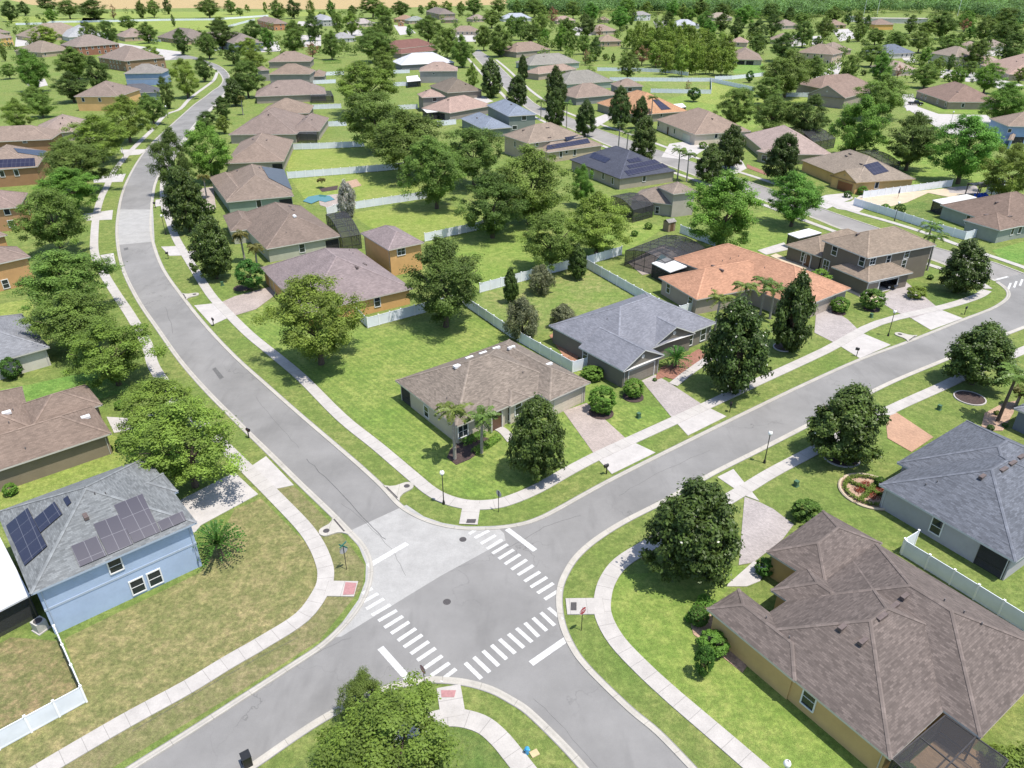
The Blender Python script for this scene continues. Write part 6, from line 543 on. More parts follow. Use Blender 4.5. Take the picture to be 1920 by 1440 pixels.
  ['p',85.6,555.36,8.27,12.26,1.47,'slender pine in the dense pine copse right of the second street'],
  ['p',93.17,564.69,7.06,9.04,1.09,'slender pine in the dense pine copse right of the second street'],
  ['p',94.14,550.56,6.63,11.34,1.36,'slender pine in the dense pine copse right of the second street'],
  ['p',99.68,549.2,7.5,11.99,1.44,'slender pine in the dense pine copse right of the second street'],
  ['p',102.07,543.59,9.1,13.98,1.68,'slender pine in the dense pine copse right of the second street'],
  ['p',106.21,545.7,8.71,10.98,1.32,'slender pine in the dense pine copse right of the second street'],
  ['p',112.13,549.57,7.73,13.21,1.59,'slender pine in the dense pine copse right of the second street'],
  ['p',121.12,569.93,7.13,6.62,0.79,'slender pine in the dense pine copse right of the second street'],
  ['p',120.99,547.82,7.72,14.28,1.71,'slender pine in the dense pine copse right of the second street'],
  ['p',128.79,557.04,9.48,11.52,1.38,'slender pine in the dense pine copse right of the second street'],
  ['p',133.88,560.09,7.79,11.46,1.37,'slender pine in the dense pine copse right of the second street'],
  ['p',136.69,553.86,7.3,9.41,1.13,'slender pine in the dense pine copse right of the second street'],
  ['p',75.24,497.0,6.57,10.78,1.29,'slender pine in the dense pine copse right of the second street'],
  ['p',80.95,494.78,8.78,10.92,1.31,'slender pine in the dense pine copse right of the second street'],
  ['p',82.17,490.58,9.37,12.11,1.45,'slender pine in the dense pine copse right of the second street'],
  ['p',91.3,512.72,8.11,7.22,0.87,'slender pine in the dense pine copse right of the second street'],
  ['p',94.47,510.89,7.44,8.37,1.0,'slender pine in the dense pine copse right of the second street'],
  ['p',98.98,512.29,7.27,7.87,0.94,'slender pine in the dense pine copse right of the second street'],
  ['p',104.05,504.2,8.69,8.99,1.08,'slender pine in the dense pine copse right of the second street'],
  ['p',105.45,497.22,6.95,11.76,1.41,'slender pine in the dense pine copse right of the second street'],
  ['p',112.33,506.85,6.97,8.33,1.0,'slender pine in the dense pine copse right of the second street'],
  ['p',117.25,504.67,7.2,6.67,0.8,'slender pine in the dense pine copse right of the second street'],
  ['p',117.09,493.22,8.28,8.53,1.02,'slender pine in the dense pine copse right of the second street'],
  ['p',126.51,507.42,9.02,9.13,1.1,'slender pine in the dense pine copse right of the second street'],
  ['p',128.6,500.34,8.34,12.63,1.52,'slender pine in the dense pine copse right of the second street'],
  ['p',130.15,489.14,9.62,12.75,1.53,'slender pine in the dense pine copse right of the second street'],
  ['p',80.27,460.49,7.46,10.6,1.27,'slender pine in the dense pine copse right of the second street'],
  ['p',80.44,447.69,7.44,9.49,1.14,'slender pine in the dense pine copse right of the second street'],
  ['p',85.89,452.08,9.66,12.66,1.52,'slender pine in the dense pine copse right of the second street'],
  ['p',89.53,452.41,7.34,9.74,1.17,'slender pine in the dense pine copse right of the second street'],
  ['p',94.16,448.26,9.28,10.74,1.29,'slender pine in the dense pine copse right of the second street'],
  ['p',95.41,445.5,8.63,13.08,1.57,'slender pine in the dense pine copse right of the second street'],
  ['p',99.87,444.19,7.04,13.41,1.61,'slender pine in the dense pine copse right of the second street'],
  ['p',106.76,451.28,7.88,9.47,1.14,'slender pine in the dense pine copse right of the second street'],
  ['p',109.08,452.07,7.02,8.09,0.97,'slender pine in the dense pine copse right of the second street'],
  ['p',112.35,451.36,9.28,13.28,1.59,'slender pine in the dense pine copse right of the second street'],
  ['p',119.01,456.46,7.1,6.8,0.82,'slender pine in the dense pine copse right of the second street'],
  ['p',120.74,449.01,9.6,9.98,1.2,'slender pine in the dense pine copse right of the second street'],
  ['p',80.67,418.62,7.53,10.22,1.23,'slender pine in the dense pine copse right of the second street'],
  ['p',86.35,425.8,8.23,7.36,0.88,'slender pine in the dense pine copse right of the second street'],
  ['p',87.02,408.93,8.42,14.12,1.69,'slender pine in the dense pine copse right of the second street'],
  ['p',93.12,418.16,8.44,11.99,1.44,'slender pine in the dense pine copse right of the second street'],
  ['p',95.68,415.63,6.63,13.47,1.62,'slender pine in the dense pine copse right of the second street'],
  ['p',102.14,419.67,8.57,9.79,1.17,'slender pine in the dense pine copse right of the second street'],
  ['p',106.45,420.96,7.07,11.54,1.38,'slender pine in the dense pine copse right of the second street'],
  ['p',108.46,412.91,8.27,11.25,1.35,'slender pine in the dense pine copse right of the second street'],
  ['p',112.41,415.97,8.67,11.14,1.34,'slender pine in the dense pine copse right of the second street'],
]
D['palms'] = [[-6.64,70.47,6.6,'queen','taller queen palm at the left front of the tan corner house'],[-3.58,71.77,5.0,'queen','shorter queen palm at the front door of the tan corner house'],[31.43,103.69,6.0,'queen','drooping queen palm left of the bloom covered magnolia'],[36.25,106.81,6.8,'queen','queen palm in the middle of the terracotta house front'],[40.8,111.35,5.6,'queen','tall upright queen palm by the terracotta house entry'],[41.87,109.66,5.0,'queen','low bushy queen palm beside the slim magnolia'],[16.58,271.65,5.5,'queen','palm at the second street bend,beside the slim magnolia'],[19.03,268.73,8.5,'queen','tall thin palm left of the second street'],[10.74,288.26,6.5,'queen','palm in front of the steel blue roofed house'],[33.06,236.1,7.5,'queen','palm behind the navy roof at the street side'],[35.51,234.58,5.5,'queen','shorter palm behind the navy roof right of the other'],[50.83,282.87,8.5,'queen','tall palm in front of the orange solar roof'],[44.43,199.83,7.5,'queen','palm right of the navy roofed house'],[46.29,197.02,7.0,'queen','palm at the street edge left of the round green oak'],[79.88,136.82,7.0,'queen','slender palm right behind the dark taupe house'],[78.17,131.62,6.5,'queen','second slender palm in front of the one behind the taupe house'],[-51.59,135.93,5.5,'sabal','shaggy yellowing palm touching the stained brown roof'],[-48.26,132.75,4.2,'sabal','lower shaggy palm between the stained and mauve roofs'],[-75.23,181.03,5.5,'sabal','shaggy palm in front of the sage green solar house'],[-103.08,297.27,6.5,'sabal','feathery palm beside the left row of brown roofs'],[142.11,803.45,9.0,'sabal','tall palm beside the white two storey house above the pines'],[65.6,82.3,2.6,'sabal','small bright palm at the right edge by the curved bed'],[-49.07,191.08,2.2,'sabal','clump of low palms in the mulch bed near the kidney pool']]
D['lean'] = [61.17,78.67,61.29,78.5,6.699999999999999,'leaning palm trunk in the curved white bed at the right edge']
D['cyc'] = [[-28.22,54.09,4.2,'spiky dark green sago palm beside the blue house'],[23.29,92.85,3.6,'spiky green yucca clump by the slate grey house entry']]
D['shrubs'] = [['b',11.53,80.96,3.6,3.7,'round clipped bush in a mulch ring right of the tan garage'],['b',16.08,84.91,2.9,2.61,'round clipped bush left of the grey house driveway'],['d',60.04,114.0,4.26,3.34,'round dark bush in front of the taupe garage'],['b',54.16,112.57,3.17,2.55,'bright green ball bush beside the terracotta driveway'],['b',55.13,124.34,4.01,2.91,'clipped round hedge beside the taupe house entry'],['d',30.4,59.59,3.34,2.26,'large dark round bush behind the yellow house roof'],['b',11.11,89.75,3.32,1.83,'flat clipped shrub beside the grey house side wall'],['d',-69.33,89.91,2.87,3.16,'dark round bush at the left edge by the cream wall'],['d',-46.2,72.38,1.45,1.59,'small dark bush at the corner of the olive tan house'],['b',-54.3,63.88,1.56,1.4,'small bright bush at the left edge below the olive wall'],['b',8.77,85.9,1.07,0.98,'little bush in the side bed of the grey house'],['d',23.67,51.76,1.85,1.85,'dark bush at the yellow house garage corner'],['d',40.46,65.23,1.29,1.29,'round dark shrub in the middle of the ring flower bed'],['b',27.72,31.65,1.42,1.56,'leafy bush beside the lower right pool cage'],['y',35.57,31.79,3.67,2.06,'light green bush at the bottom right corner'],['d',16.18,45.79,1.85,1.85,'dark shrub at the front corner of the yellow house'],['b',16.78,42.85,2.66,1.82,'bright low hedge along the yellow house wall'],['y',69.55,118.44,3.21,2.15,'low golden shrubs beside the taupe driveway'],['d',12.26,80.26,0.68,0.48,'tiny dark shrub beside the tan garage corner'],['b',11.04,90.68,1.04,0.76,'low shrub at the white fence end by the grey house'],['d',29.91,97.18,1.1,0.82,'dark shrub at the red bed beside the bloom covered magnolia'],['b',28.71,98.77,0.8,0.59,'small green shrub at the grey house entry'],['d',19.74,89.05,0.66,0.48,'small dark shrub by the grey garage'],['y',74.09,128.86,1.58,1.22,'tan grass clump beside the taupe house'],['d',76.5,127.06,1.17,0.91,'dark shrub behind the taupe driveway bed'],['d',59.17,76.75,0.92,0.68,'dark shrub in the curved bed at the right edge'],['d',61.28,77.3,0.8,0.59,'second dark shrub in the curved bed at the right edge'],['y',61.93,80.17,0.82,0.61,'golden shrub in the curved bed at the right edge'],['d',-47.54,72.1,1.01,0.73,'dark shrub beside the olive house corner and drive'],['b',-50.7,81.79,1.52,1.12,'green shrub at the olive house entry under the oak'],['b',15.64,46.16,1.03,0.56,'bright shrub in the front bed of the yellow house'],['b',17.29,48.3,1.25,0.69,'wide green shrub at the top of the yellow house bed'],['b',25.99,151.93,1.58,1.23,'small shrub outside the pool cage'],['b',29.7,156.78,1.86,1.44,'low shrub row end near the garden shed'],['d',26.73,165.65,2.43,1.9,'small tree-like shrub left of the shed'],['d',-69.96,168.4,2.96,2.32,'dark foundation shrub left of the sage green house'],['b',-58.28,155.91,2.31,1.8,'low shrub in front of the stained brown roof'],['d',-103.28,336.26,3.66,2.91,'dark shrub in the left row by the palm'],['b',66.48,258.19,2.16,1.71,'round shrub in front of the cream house'],['b',59.73,237.87,2.67,2.11,'ball shrub beside the cream house garage'],['d',82.96,181.78,2.11,1.66,'dark shrub beside the orange gabled garage'],['b',87.73,184.52,2.67,2.1,'bright shrub at the orange house side wall'],['b',87.04,170.11,2.24,1.76,'shrub island in the fenced curved garden'],['d',89.82,168.68,2.71,2.13,'dark shrub below the closed umbrella']]
# ------------------------------------------------------------------ materials
def new_mat(name):
    m = bpy.data.materials.new(name); m.use_nodes = True
    nt = m.node_tree; b = nt.nodes['Principled BSDF']
    return m, nt, b
def N(nt, t, **kw):
    n = nt.nodes.new(t)
    for k, v in kw.items(): setattr(n, k, v)
    return n
def noise(nt, vec, scale, detail=3, rough=.6):
    n = N(nt, 'ShaderNodeTexNoise'); n.inputs['Scale'].default_value = scale; n.inputs['Detail'].default_value = detail; n.inputs['Roughness'].default_value = rough
    if vec is not None: nt.links.new(vec, n.inputs['Vector'])
    return n.outputs['Fac']
def ramp(nt, fac, stops):
    r = N(nt, 'ShaderNodeValToRGB'); e = r.color_ramp.elements
    while len(e) < len(stops): e.new(.5)
    for i, (p, c) in enumerate(stops):
        e[i].position = p; e[i].color = (*c, 1) if len(c) == 3 else c
    nt.links.new(fac, r.inputs['Fac']); return r.outputs['Color']
def mix(nt, fac, a, b, mode='MIX'):
    m = N(nt, 'ShaderNodeMix', data_type='RGBA', blend_type=mode)
    for s, v in ((m.inputs[0], fac), (m.inputs[6], a), (m.inputs[7], b)):
        if isinstance(v, bpy.types.NodeSocket): nt.links.new(v, s)
        else: s.default_value = v if isinstance(v, float) else ((*v, 1) if len(v) == 3 else v)
    return m.outputs[2]
def pos(nt): return N(nt, 'ShaderNodeNewGeometry').outputs['Position']
def uvc(nt): return N(nt, 'ShaderNodeTexCoord').outputs['UV']
def mapped(nt, vec, scale, rot=0):
    m = N(nt, 'ShaderNodeMapping'); m.inputs['Scale'].default_value = scale; m.inputs['Rotation'].default_value = (0, 0, rot)
    nt.links.new(vec, m.inputs['Vector']); return m.outputs['Vector']
def bump(nt, b, h, s, d=.05):
    n = N(nt, 'ShaderNodeBump'); n.inputs['Strength'].default_value = s; n.inputs['Distance'].default_value = d
    nt.links.new(h, n.inputs['Height']); nt.links.new(n.outputs['Normal'], b.inputs['Normal'])
def sc(c, k): return tuple(min(1, v * k) for v in c)
def m_plain(name, col, rough=.6, var=.12, scale=3., metal=0.):
    m, nt, b = new_mat(name)
    p = pos(nt)
    c = ramp(nt, noise(nt, p, scale), [(.3, sc(col, 1 - var)), (.7, sc(col, 1 + var))])
    nt.links.new(c, b.inputs['Base Color']); b.inputs['Roughness'].default_value = rough; b.inputs['Metallic'].default_value = metal
    return m
def m_grass(name, a, bc, dry, amt, stripes=None, tuft=1.):
    def soft(c): l = .3 * c[0] + .6 * c[1] + .1 * c[2]; return tuple((l * .13 + v * .87) * k for v, k in zip(c, (.95, .97, .97)))
    a, bc, dry = soft(a), soft(bc), soft(dry); amt = min(1.1, amt + .12)
    m, nt, b = new_mat(name); p = pos(nt)
    c = ramp(nt, noise(nt, p, .35, 4, .65), [(.34, a), (.66, bc)])
    c = mix(nt, ramp(nt, noise(nt, p, .09, 5, .72), [(.5 - .22 * amt, (0, 0, 0)), (.72 - .15 * amt, (1, 1, 1))]), c, dry)
    c = mix(nt, ramp(nt, noise(nt, p, .8, 5, .8), [(.44, (.7, .7, .7)), (.62, (0, 0, 0))]), c, sc(a, .72))
    c2 = noise(nt, p, 2.6, 4, .75)
    c = mix(nt, .55 * tuft, c, ramp(nt, c2, [(.28, (.25, .25, .25)), (.5, (.5, .5, .5)), (.72, (.82, .82, .78))]), 'OVERLAY')
    fine = noise(nt, p, 14., 2, .7)
    c = mix(nt, .6, c, ramp(nt, fine, [(.25, (.22, .22, .22)), (.75, (.8, .8, .8))]), 'OVERLAY')
    if stripes is not None:
        w = N(nt, 'ShaderNodeTexWave'); w.inputs['Scale'].default_value = .42; w.inputs['Distortion'].default_value = 2.5; w.inputs['Detail'].default_value = 2; w.inputs['Detail Scale'].default_value = .4
        nt.links.new(mapped(nt, p, (1, 1, 1), stripes), w.inputs['Vector'])
        c = mix(nt, .2, c, ramp(nt, w.outputs['Fac'], [(.25, (.34, .38, .34)), (.75, (.66, .64, .5))]), 'OVERLAY')
    nt.links.new(c, b.inputs['Base Color']); b.inputs['Roughness'].default_value = .95; b.inputs['Specular IOR Level'].default_value = .15
    bump(nt, b, fine, .8, .12)
    return m
def m_asphalt(name, col, var=.16):
    m, nt, b = new_mat(name); p = pos(nt)
    c = ramp(nt, noise(nt, p, .12, 5, .65), [(.32, sc(col, 1 - var)), (.68, sc(col, 1 + var))])
    c = mix(nt, .45, c, ramp(nt, noise(nt, p, 26., 2, .8), [(.25, (.3, .3, .3)), (.75, (.7, .7, .7))]), 'OVERLAY')
    v = N(nt, 'ShaderNodeTexVoronoi', feature='DISTANCE_TO_EDGE'); v.inputs['Scale'].default_value = .085; v.inputs['Randomness'].default_value = 1
    wp = N(nt, 'ShaderNodeVectorMath', operation='ADD'); nn = N(nt, 'ShaderNodeTexNoise'); nn.inputs['Scale'].default_value = .5; nn.inputs['Detail'].default_value = 5
    nt.links.new(p, nn.inputs['Vector']); sc_ = N(nt, 'ShaderNodeVectorMath', operation='SCALE'); sc_.inputs['Scale'].default_value = 5.
    nt.links.new(nn.outputs['Color'], sc_.inputs[0]); nt.links.new(p, wp.inputs[0]); nt.links.new(sc_.outputs[0], wp.inputs[1]); nt.links.new(wp.outputs[0], v.inputs['Vector'])
    crack = ramp(nt, v.outputs['Distance'], [(.0, (1, 1, 1)), (.006, (0, 0, 0))])
    gate = ramp(nt, noise(nt, p, .07, 2), [(.5, (0, 0, 0)), (.62, (.55, .55, .55))])
    c = mix(nt, mix(nt, 1., crack, gate, 'MULTIPLY'), c, sc(col, .35))
    st = ramp(nt, noise(nt, mapped(nt, p, (.5, .12, 1), .7), 1., 3), [(.55, (0, 0, 0)), (.75, (.6, .6, .6))])
    c = mix(nt, st, c, sc(col, .72))
    nt.links.new(c, b.inputs['Base Color']); b.inputs['Roughness'].default_value = .9; b.inputs['Specular IOR Level'].default_value = .2
    return m
def m_concrete(name, col, joint=1.5, cross=False):
    m, nt, b = new_mat(name); p = pos(nt)
    c = ramp(nt, noise(nt, p, .6, 5, .7), [(.3, sc(col, .86)), (.7, sc(col, 1.1))])
    c = mix(nt, .35, c, ramp(nt, noise(nt, p, 9., 2, .8), [(.25, (.36, .36, .36)), (.75, (.64, .64, .64))]), 'OVERLAY')
    if joint:
        s = N(nt, 'ShaderNodeSeparateXYZ'); nt.links.new(uvc(nt), s.inputs[0])
        d = N(nt, 'ShaderNodeMath', operation='PINGPONG'); d.inputs[1].default_value = joint / 2; nt.links.new(s.outputs['X'], d.inputs[0])
        l = N(nt, 'ShaderNodeMath', operation='LESS_THAN'); l.inputs[1].default_value = .022; nt.links.new(d.outputs[0], l.inputs[0])
        f = N(nt, 'ShaderNodeMath', operation='MULTIPLY'); f.inputs[1].default_value = .6; nt.links.new(l.outputs[0], f.inputs[0])
        c = mix(nt, f.outputs[0], c, sc(col, .4))
    nt.links.new(c, b.inputs['Base Color']); b.inputs['Roughness'].default_value = .85; b.inputs['Specular IOR Level'].default_value = .25
    return m
def m_paver(name, col):
    m, nt, b = new_mat(name); p = pos(nt)
    br = N(nt, 'ShaderNodeTexBrick'); br.inputs['Scale'].default_value = 1; br.inputs['Brick Width'].default_value = .24; br.inputs['Row Height'].default_value = .12; br.inputs['Mortar Size'].default_value = .006
    br.inputs['Color1'].default_value = (*sc(col, .86), 1); br.inputs['Color2'].default_value = (*sc(col, 1.14), 1); br.inputs['Mortar'].default_value = (*sc(col, .7), 1)
    nt.links.new(mapped(nt, p, (1, 1, 1), .8), br.inputs['Vector'])
    c = mix(nt, .5, br.outputs['Color'], ramp(nt, noise(nt, p, .35, 5, .7), [(.3, (.36, .36, .36)), (.7, (.66, .66, .66))]), 'OVERLAY')
    nt.links.new(c, b.inputs['Base Color']); b.inputs['Roughness'].default_value = .85
    return m
_rc = {}
def m_roof(col, g=.2):
    key = (*col, g)
    if key in _rc: return _rc[key]
    m, nt, b = new_mat('roof_shingle'); uv = uvc(nt)
    br = N(nt, 'ShaderNodeTexBrick'); br.offset = .5; br.inputs['Scale'].default_value = 1; br.inputs['Brick Width'].default_value = .42; br.inputs['Row Height'].default_value = .15; br.inputs['Mortar Size'].default_value = .012; br.inputs['Mortar Smooth'].default_value = .4; br.inputs['Bias'].default_value = 0
    br.inputs['Color1'].default_value = (*sc(col, 1 - g), 1); br.inputs['Color2'].default_value = (*sc(col, 1 + g), 1); br.inputs['Mortar'].default_value = (*sc(col, .74), 1)
    nt.links.new(uv, br.inputs['Vector'])
    c = br.outputs['Color']
    p = pos(nt)
    c = mix(nt, .5, c, ramp(nt, noise(nt, p, .45, 5, .7), [(.3, (.35, .35, .35)), (.7, (.62, .61, .6))]), 'OVERLAY')
    st = ramp(nt, noise(nt, mapped(nt, uv, (.45, .1, 1)), 1., 3, .6), [(.5, (0, 0, 0)), (.75, (.35, .35, .35))])
    c = mix(nt, st, c, sc(col, .66))
    nt.links.new(c, b.inputs['Base Color']); b.inputs['Roughness'].default_value = .92; b.inputs['Specular IOR Level'].default_value = .2
    bump(nt, b, br.outputs['Fac'], -.25, .02)
    _rc[key] = m; return m
_wc = {}
def m_wall(col):
    key = tuple(col)
    if key in _wc: return _wc[key]
    m, nt, b = new_mat('stucco'); p = pos(nt)
    c = ramp(nt, noise(nt, p, .5, 5, .7), [(.3, sc(col, .9)), (.7, sc(col, 1.08))])
    nt.links.new(c, b.inputs['Base Color']); b.inputs['Roughness'].default_value = .9; b.inputs['Specular IOR Level'].default_value = .2
    bump(nt, b, noise(nt, p, 30., 2), .25, .02)
    _wc[key] = m; return m
_tc = {}
def m_trim(col):
    key = tuple(col)
    if key not in _tc: _tc[key] = m_plain('painted_trim', col, .5, .05)
    return _tc[key]
def m_leaf(name, col, rough=.6, trans=.32, hv=.05):
    m, nt, b = new_mat(name)
    a = N(nt, 'ShaderNodeAttribute', attribute_name='tint'); oi = N(nt, 'ShaderNodeObjectInfo')
    hs = N(nt, 'ShaderNodeHueSaturation'); hs.inputs['Color'].default_value = (*col, 1)
    h = N(nt, 'ShaderNodeMapRange'); h.inputs['To Min'].default_value = .5 - hv * .5; h.inputs['To Max'].default_value = .5 + hv * .4; nt.links.new(oi.outputs['Random'], h.inputs['Value'])
    nt.links.new(h.outputs[0], hs.inputs['Hue'])
    mr = N(nt, 'ShaderNodeMapRange'); mr.inputs['To Min'].default_value = .82; mr.inputs['To Max'].default_value = 1.2
    w = N(nt, 'ShaderNodeTexWhiteNoise', noise_dimensions='1D'); nt.links.new(oi.outputs['Random'], w.inputs['W']); nt.links.new(w.outputs['Value'], mr.inputs['Value'])
    v = N(nt, 'ShaderNodeMath', operation='MULTIPLY'); nt.links.new(a.outputs['Fac'], v.inputs[0]); nt.links.new(mr.outputs[0], v.inputs[1]); nt.links.new(v.outputs[0], hs.inputs['Value'])
    nt.links.new(hs.outputs['Color'], b.inputs['Base Color']); b.inputs['Roughness'].default_value = rough; b.inputs['Specular IOR Level'].default_value = .22
    t = N(nt, 'ShaderNodeBsdfTranslucent'); ms = N(nt, 'ShaderNodeMixShader'); ms.inputs[0].default_value = trans
    br = mix(nt, 1., hs.outputs['Color'], (1.25, 1.3, .7), 'MULTIPLY'); nt.links.new(br, t.inputs['Color'])
    nt.links.new(b.outputs[0], ms.inputs[1]); nt.links.new(t.outputs[0], ms.inputs[2]); nt.links.new(ms.outputs[0], nt.nodes['Material Output'].inputs['Surface'])
    return m
def m_screen(name, col, clear):
    m, nt, b = new_mat(name); b.inputs['Base Color'].default_value = (*col, 1); b.inputs['Roughness'].default_value = .8
    t = N(nt, 'ShaderNodeBsdfTransparent'); ms = N(nt, 'ShaderNodeMixShader'); ms.inputs[0].default_value = clear
    nt.links.new(b.outputs[0], ms.inputs[1]); nt.links.new(t.outputs[0], ms.inputs[2]); nt.links.new(ms.outputs[0], nt.nodes['Material Output'].inputs['Surface'])
    return m
def m_solar():
    m, nt, b = new_mat('solar_cells'); uv = uvc(nt)
    br = N(nt, 'ShaderNodeTexBrick'); br.offset = 0; br.inputs['Scale'].default_value = 1; br.inputs['Brick Width'].default_value = 1.0; br.inputs['Row Height'].default_value = 1.65; br.inputs['Mortar Size'].default_value = .022
    br.inputs['Color1'].default_value = (.012, .012, .03, 1); br.inputs['Color2'].default_value = (.018, .017, .036, 1); br.inputs['Mortar'].default_value = (.10, .10, .12, 1)
    nt.links.new(uv, br.inputs['Vector']); nt.links.new(br.outputs['Color'], b.inputs['Base Color']); b.inputs['Roughness'].default_value = .3
    return m
GRASS = dict(
    base=m_grass('grass', (.12, .19, .026), (.165, .23, .034), (.22, .235, .055), .55),
    mow=m_grass('mown_grass', (.125, .215, .026), (.185, .265, .036), (.26, .285, .06), .55, stripes=-.72),
    dry=m_grass('dry_grass', (.14, .17, .04), (.225, .21, .062), (.30, .235, .10), .8, tuft=1.4),
    dryv=m_grass('dry_verge_grass', (.15, .175, .045), (.21, .205, .065), (.25, .20, .095), .9, tuft=1.2),
    dryp=m_grass('sandy_grass', (.12, .16, .035), (.21, .185, .07), (.30, .205, .10), .8, tuft=1.4),
    lime=m_grass('lime_grass', (.135, .235, .022), (.19, .27, .03), (.26, .29, .055), .5),
    lime2=m_grass('yellow_green_grass', (.17, .25, .025), (.22, .285, .035), (.28, .29, .06), .6),
    green=m_grass('dark_green_grass', (.09, .165, .024), (.13, .19, .03), (.19, .20, .05), .5),  # darker, deeper green lawn
    bright=m_grass('vivid_grass', (.105, .225, .025), (.15, .27, .034), (.22, .28, .05), .35),
    patchy=m_grass('patchy_grass', (.125, .215, .026), (.18, .25, .035), (.27, .25, .08), .6))
ASPH = m_asphalt('asphalt', (.185, .181, .176)); ASPHC = m_asphalt('worn_asphalt', (.215, .205, .195))
CONC_ROAD = m_concrete('road_concrete', (.29, .285, .275), 0); CONC = m_concrete('sidewalk_concrete', (.355, .335, .315), 1.52); KERB = m_concrete('kerb_concrete', (.345, .325, .29), 3.1); APRON = m_concrete('apron_concrete', (.37, .35, .335), 0)
DRV = {'con': APRON, 'pinkpav': m_paver('pink_pavers', (.285, .24, .215)), 'greypav': m_paver('grey_pavers', (.285, .255, .245)), 'brownpav': m_paver('brown_pavers', (.33, .20, .13)), 'sandpav': m_paver('sand_pavers', (.42, .28, .16)), 'sand': m_concrete('sand_path', (.42, .35, .26), 0), 'mulchred': m_plain('bark_bed', (.25, .13, .08), .95, .5, 4.)}
def m_paint():
    m, nt, b = new_mat('road_paint'); p = pos(nt)
    c = mix(nt, ramp(nt, noise(nt, p, 7., 5, .8), [(.42, (.9, .9, .9)), (.58, (0, 0, 0))]), (.50, .50, .49), (.33, .325, .32))
    nt.links.new(c, b.inputs['Base Color']); b.inputs['Roughness'].default_value = .8; return m
PAINT = m_paint()
IRON = m_plain('cast_iron', (.05, .045, .045), .7, .3, 8.)
REDMAT = m_plain('red_ramp_mat', (.30, .15, .15), .8, .15, 5.)
MULCH = {'dark': m_plain('dark_mulch', (.05, .032, .028), .95, .55, 6.), 'red': m_plain('red_mulch', (.21, .10, .07), .95, .4, 6.), 'sandred': m_plain('pale_mulch', (.31, .21, .15), .95, .4, 5.)}
WHITE_SHADE = m_plain('shaded_white_vinyl', (.66, .69, .74), .45, .07, .8); POSTW = m_plain('white_post', (.8, .8, .81), .45, .04); WHITE2 = m_plain('white_metal', (.72, .72, .72), .4, .05)  # fence panel vinyl greyed, its shade painted in, against the whiter posts
BLACK = m_plain('black_paint', (.012, .012, .013), .45, .2); DARKMETAL = m_plain('bronze_frame', (.035, .032, .032), .5, .2)
GLASS, _nt, _b = new_mat('window_glass'); _b.inputs['Base Color'].default_value = (.02, .026, .032, 1); _b.inputs['Roughness'].default_value = .06; _b.inputs['Specular IOR Level'].default_value = .6
WFRAME = m_plain('window_frame', (.62, .62, .61), .5, .04)
SCREEN = m_screen('insect_screen', (.03, .03, .032), .28); SCREENT = m_screen('cage_screen', (.03, .03, .034), .45)
SOLAR = m_solar(); VENT = m_plain('vent_metal', (.10, .075, .068), .6, .2); VENTW = m_plain('skylight', (.62, .62, .62), .3, .05); PIPE = m_plain('pipe', (.12, .11, .11), .6, .1)
BARK = m_plain('bark', (.085, .062, .043), .9, .3, 6.); PBARK = m_plain('palm_bark', (.26, .235, .205), .9, .25, 6.)
WOOD = m_plain('door_wood', (.10, .05, .03), .5, .2); REDP = m_plain('red_paint', (.32, .02, .03), .4, .06); GREENP = m_plain('green_paint', (.02, .14, .11), .5, .1); GREENBOX = m_plain('green_box', (.05, .11, .06), .5, .1); BLUEP = m_plain('blue_cloth', (.02, .09, .5), .8, .1); TANP = m_plain('tan_lid', (.40, .32, .18), .8, .1)
GLOBE = m_plain('lamp_globe', (.75, .75, .72), .3, .03)
POOLW, _nt, _b = new_mat('pool_water'); _b.inputs['Base Color'].default_value = (.05, .15, .15, 1); _b.inputs['Roughness'].default_value = .05
CARP = {'black': m_plain('black_car_paint', (.012, .012, .014), .25, .1), 'white': m_plain('white_car_paint', (.7, .7, .7), .3, .03)}
RUBBER = m_plain('rubber', (.015, .015, .015), .85, .1)
LEAF = {'o': m_leaf('oak_leaves', (.118, .182, .036), hv=.025), 'y': m_leaf('yellow_oak_leaves', (.15, .215, .036), hv=.02), 'b': m_leaf('bright_oak_leaves', (.115, .228, .034), hv=.03), 'd': m_leaf('dark_oak_leaves', (.08, .132, .028), hv=.025), 'm': m_leaf('magnolia_leaves', (.056, .09, .018), .45, .16, .02), 'p': m_leaf('pine_needles', (.15, .215, .034), hv=.02), 'g': m_leaf('willow_leaves', (.135, .155, .085)), 'r': m_leaf('reddish_leaves', (.22, .115, .075), .7), 'h': m_leaf('shrub_leaves', (.065, .14, .024)), 'q': m_leaf('palm_fronds', (.115, .17, .035), .4, .2), 'k': m_leaf('sago_fronds', (.045, .115, .02), .4, .15), 'w': m_leaf('hazy_woodland_leaves', (.125, .195, .065), .7), 'v': m_leaf('silver_leaves', (.34, .33, .30), .6), 'z': m_leaf('yellow_palm', (.17, .17, .05), .5)}  # woodland colour is paled, with distance haze mixed into it
PETAL = m_plain('petals', (.5, .49, .4), .6, .05)
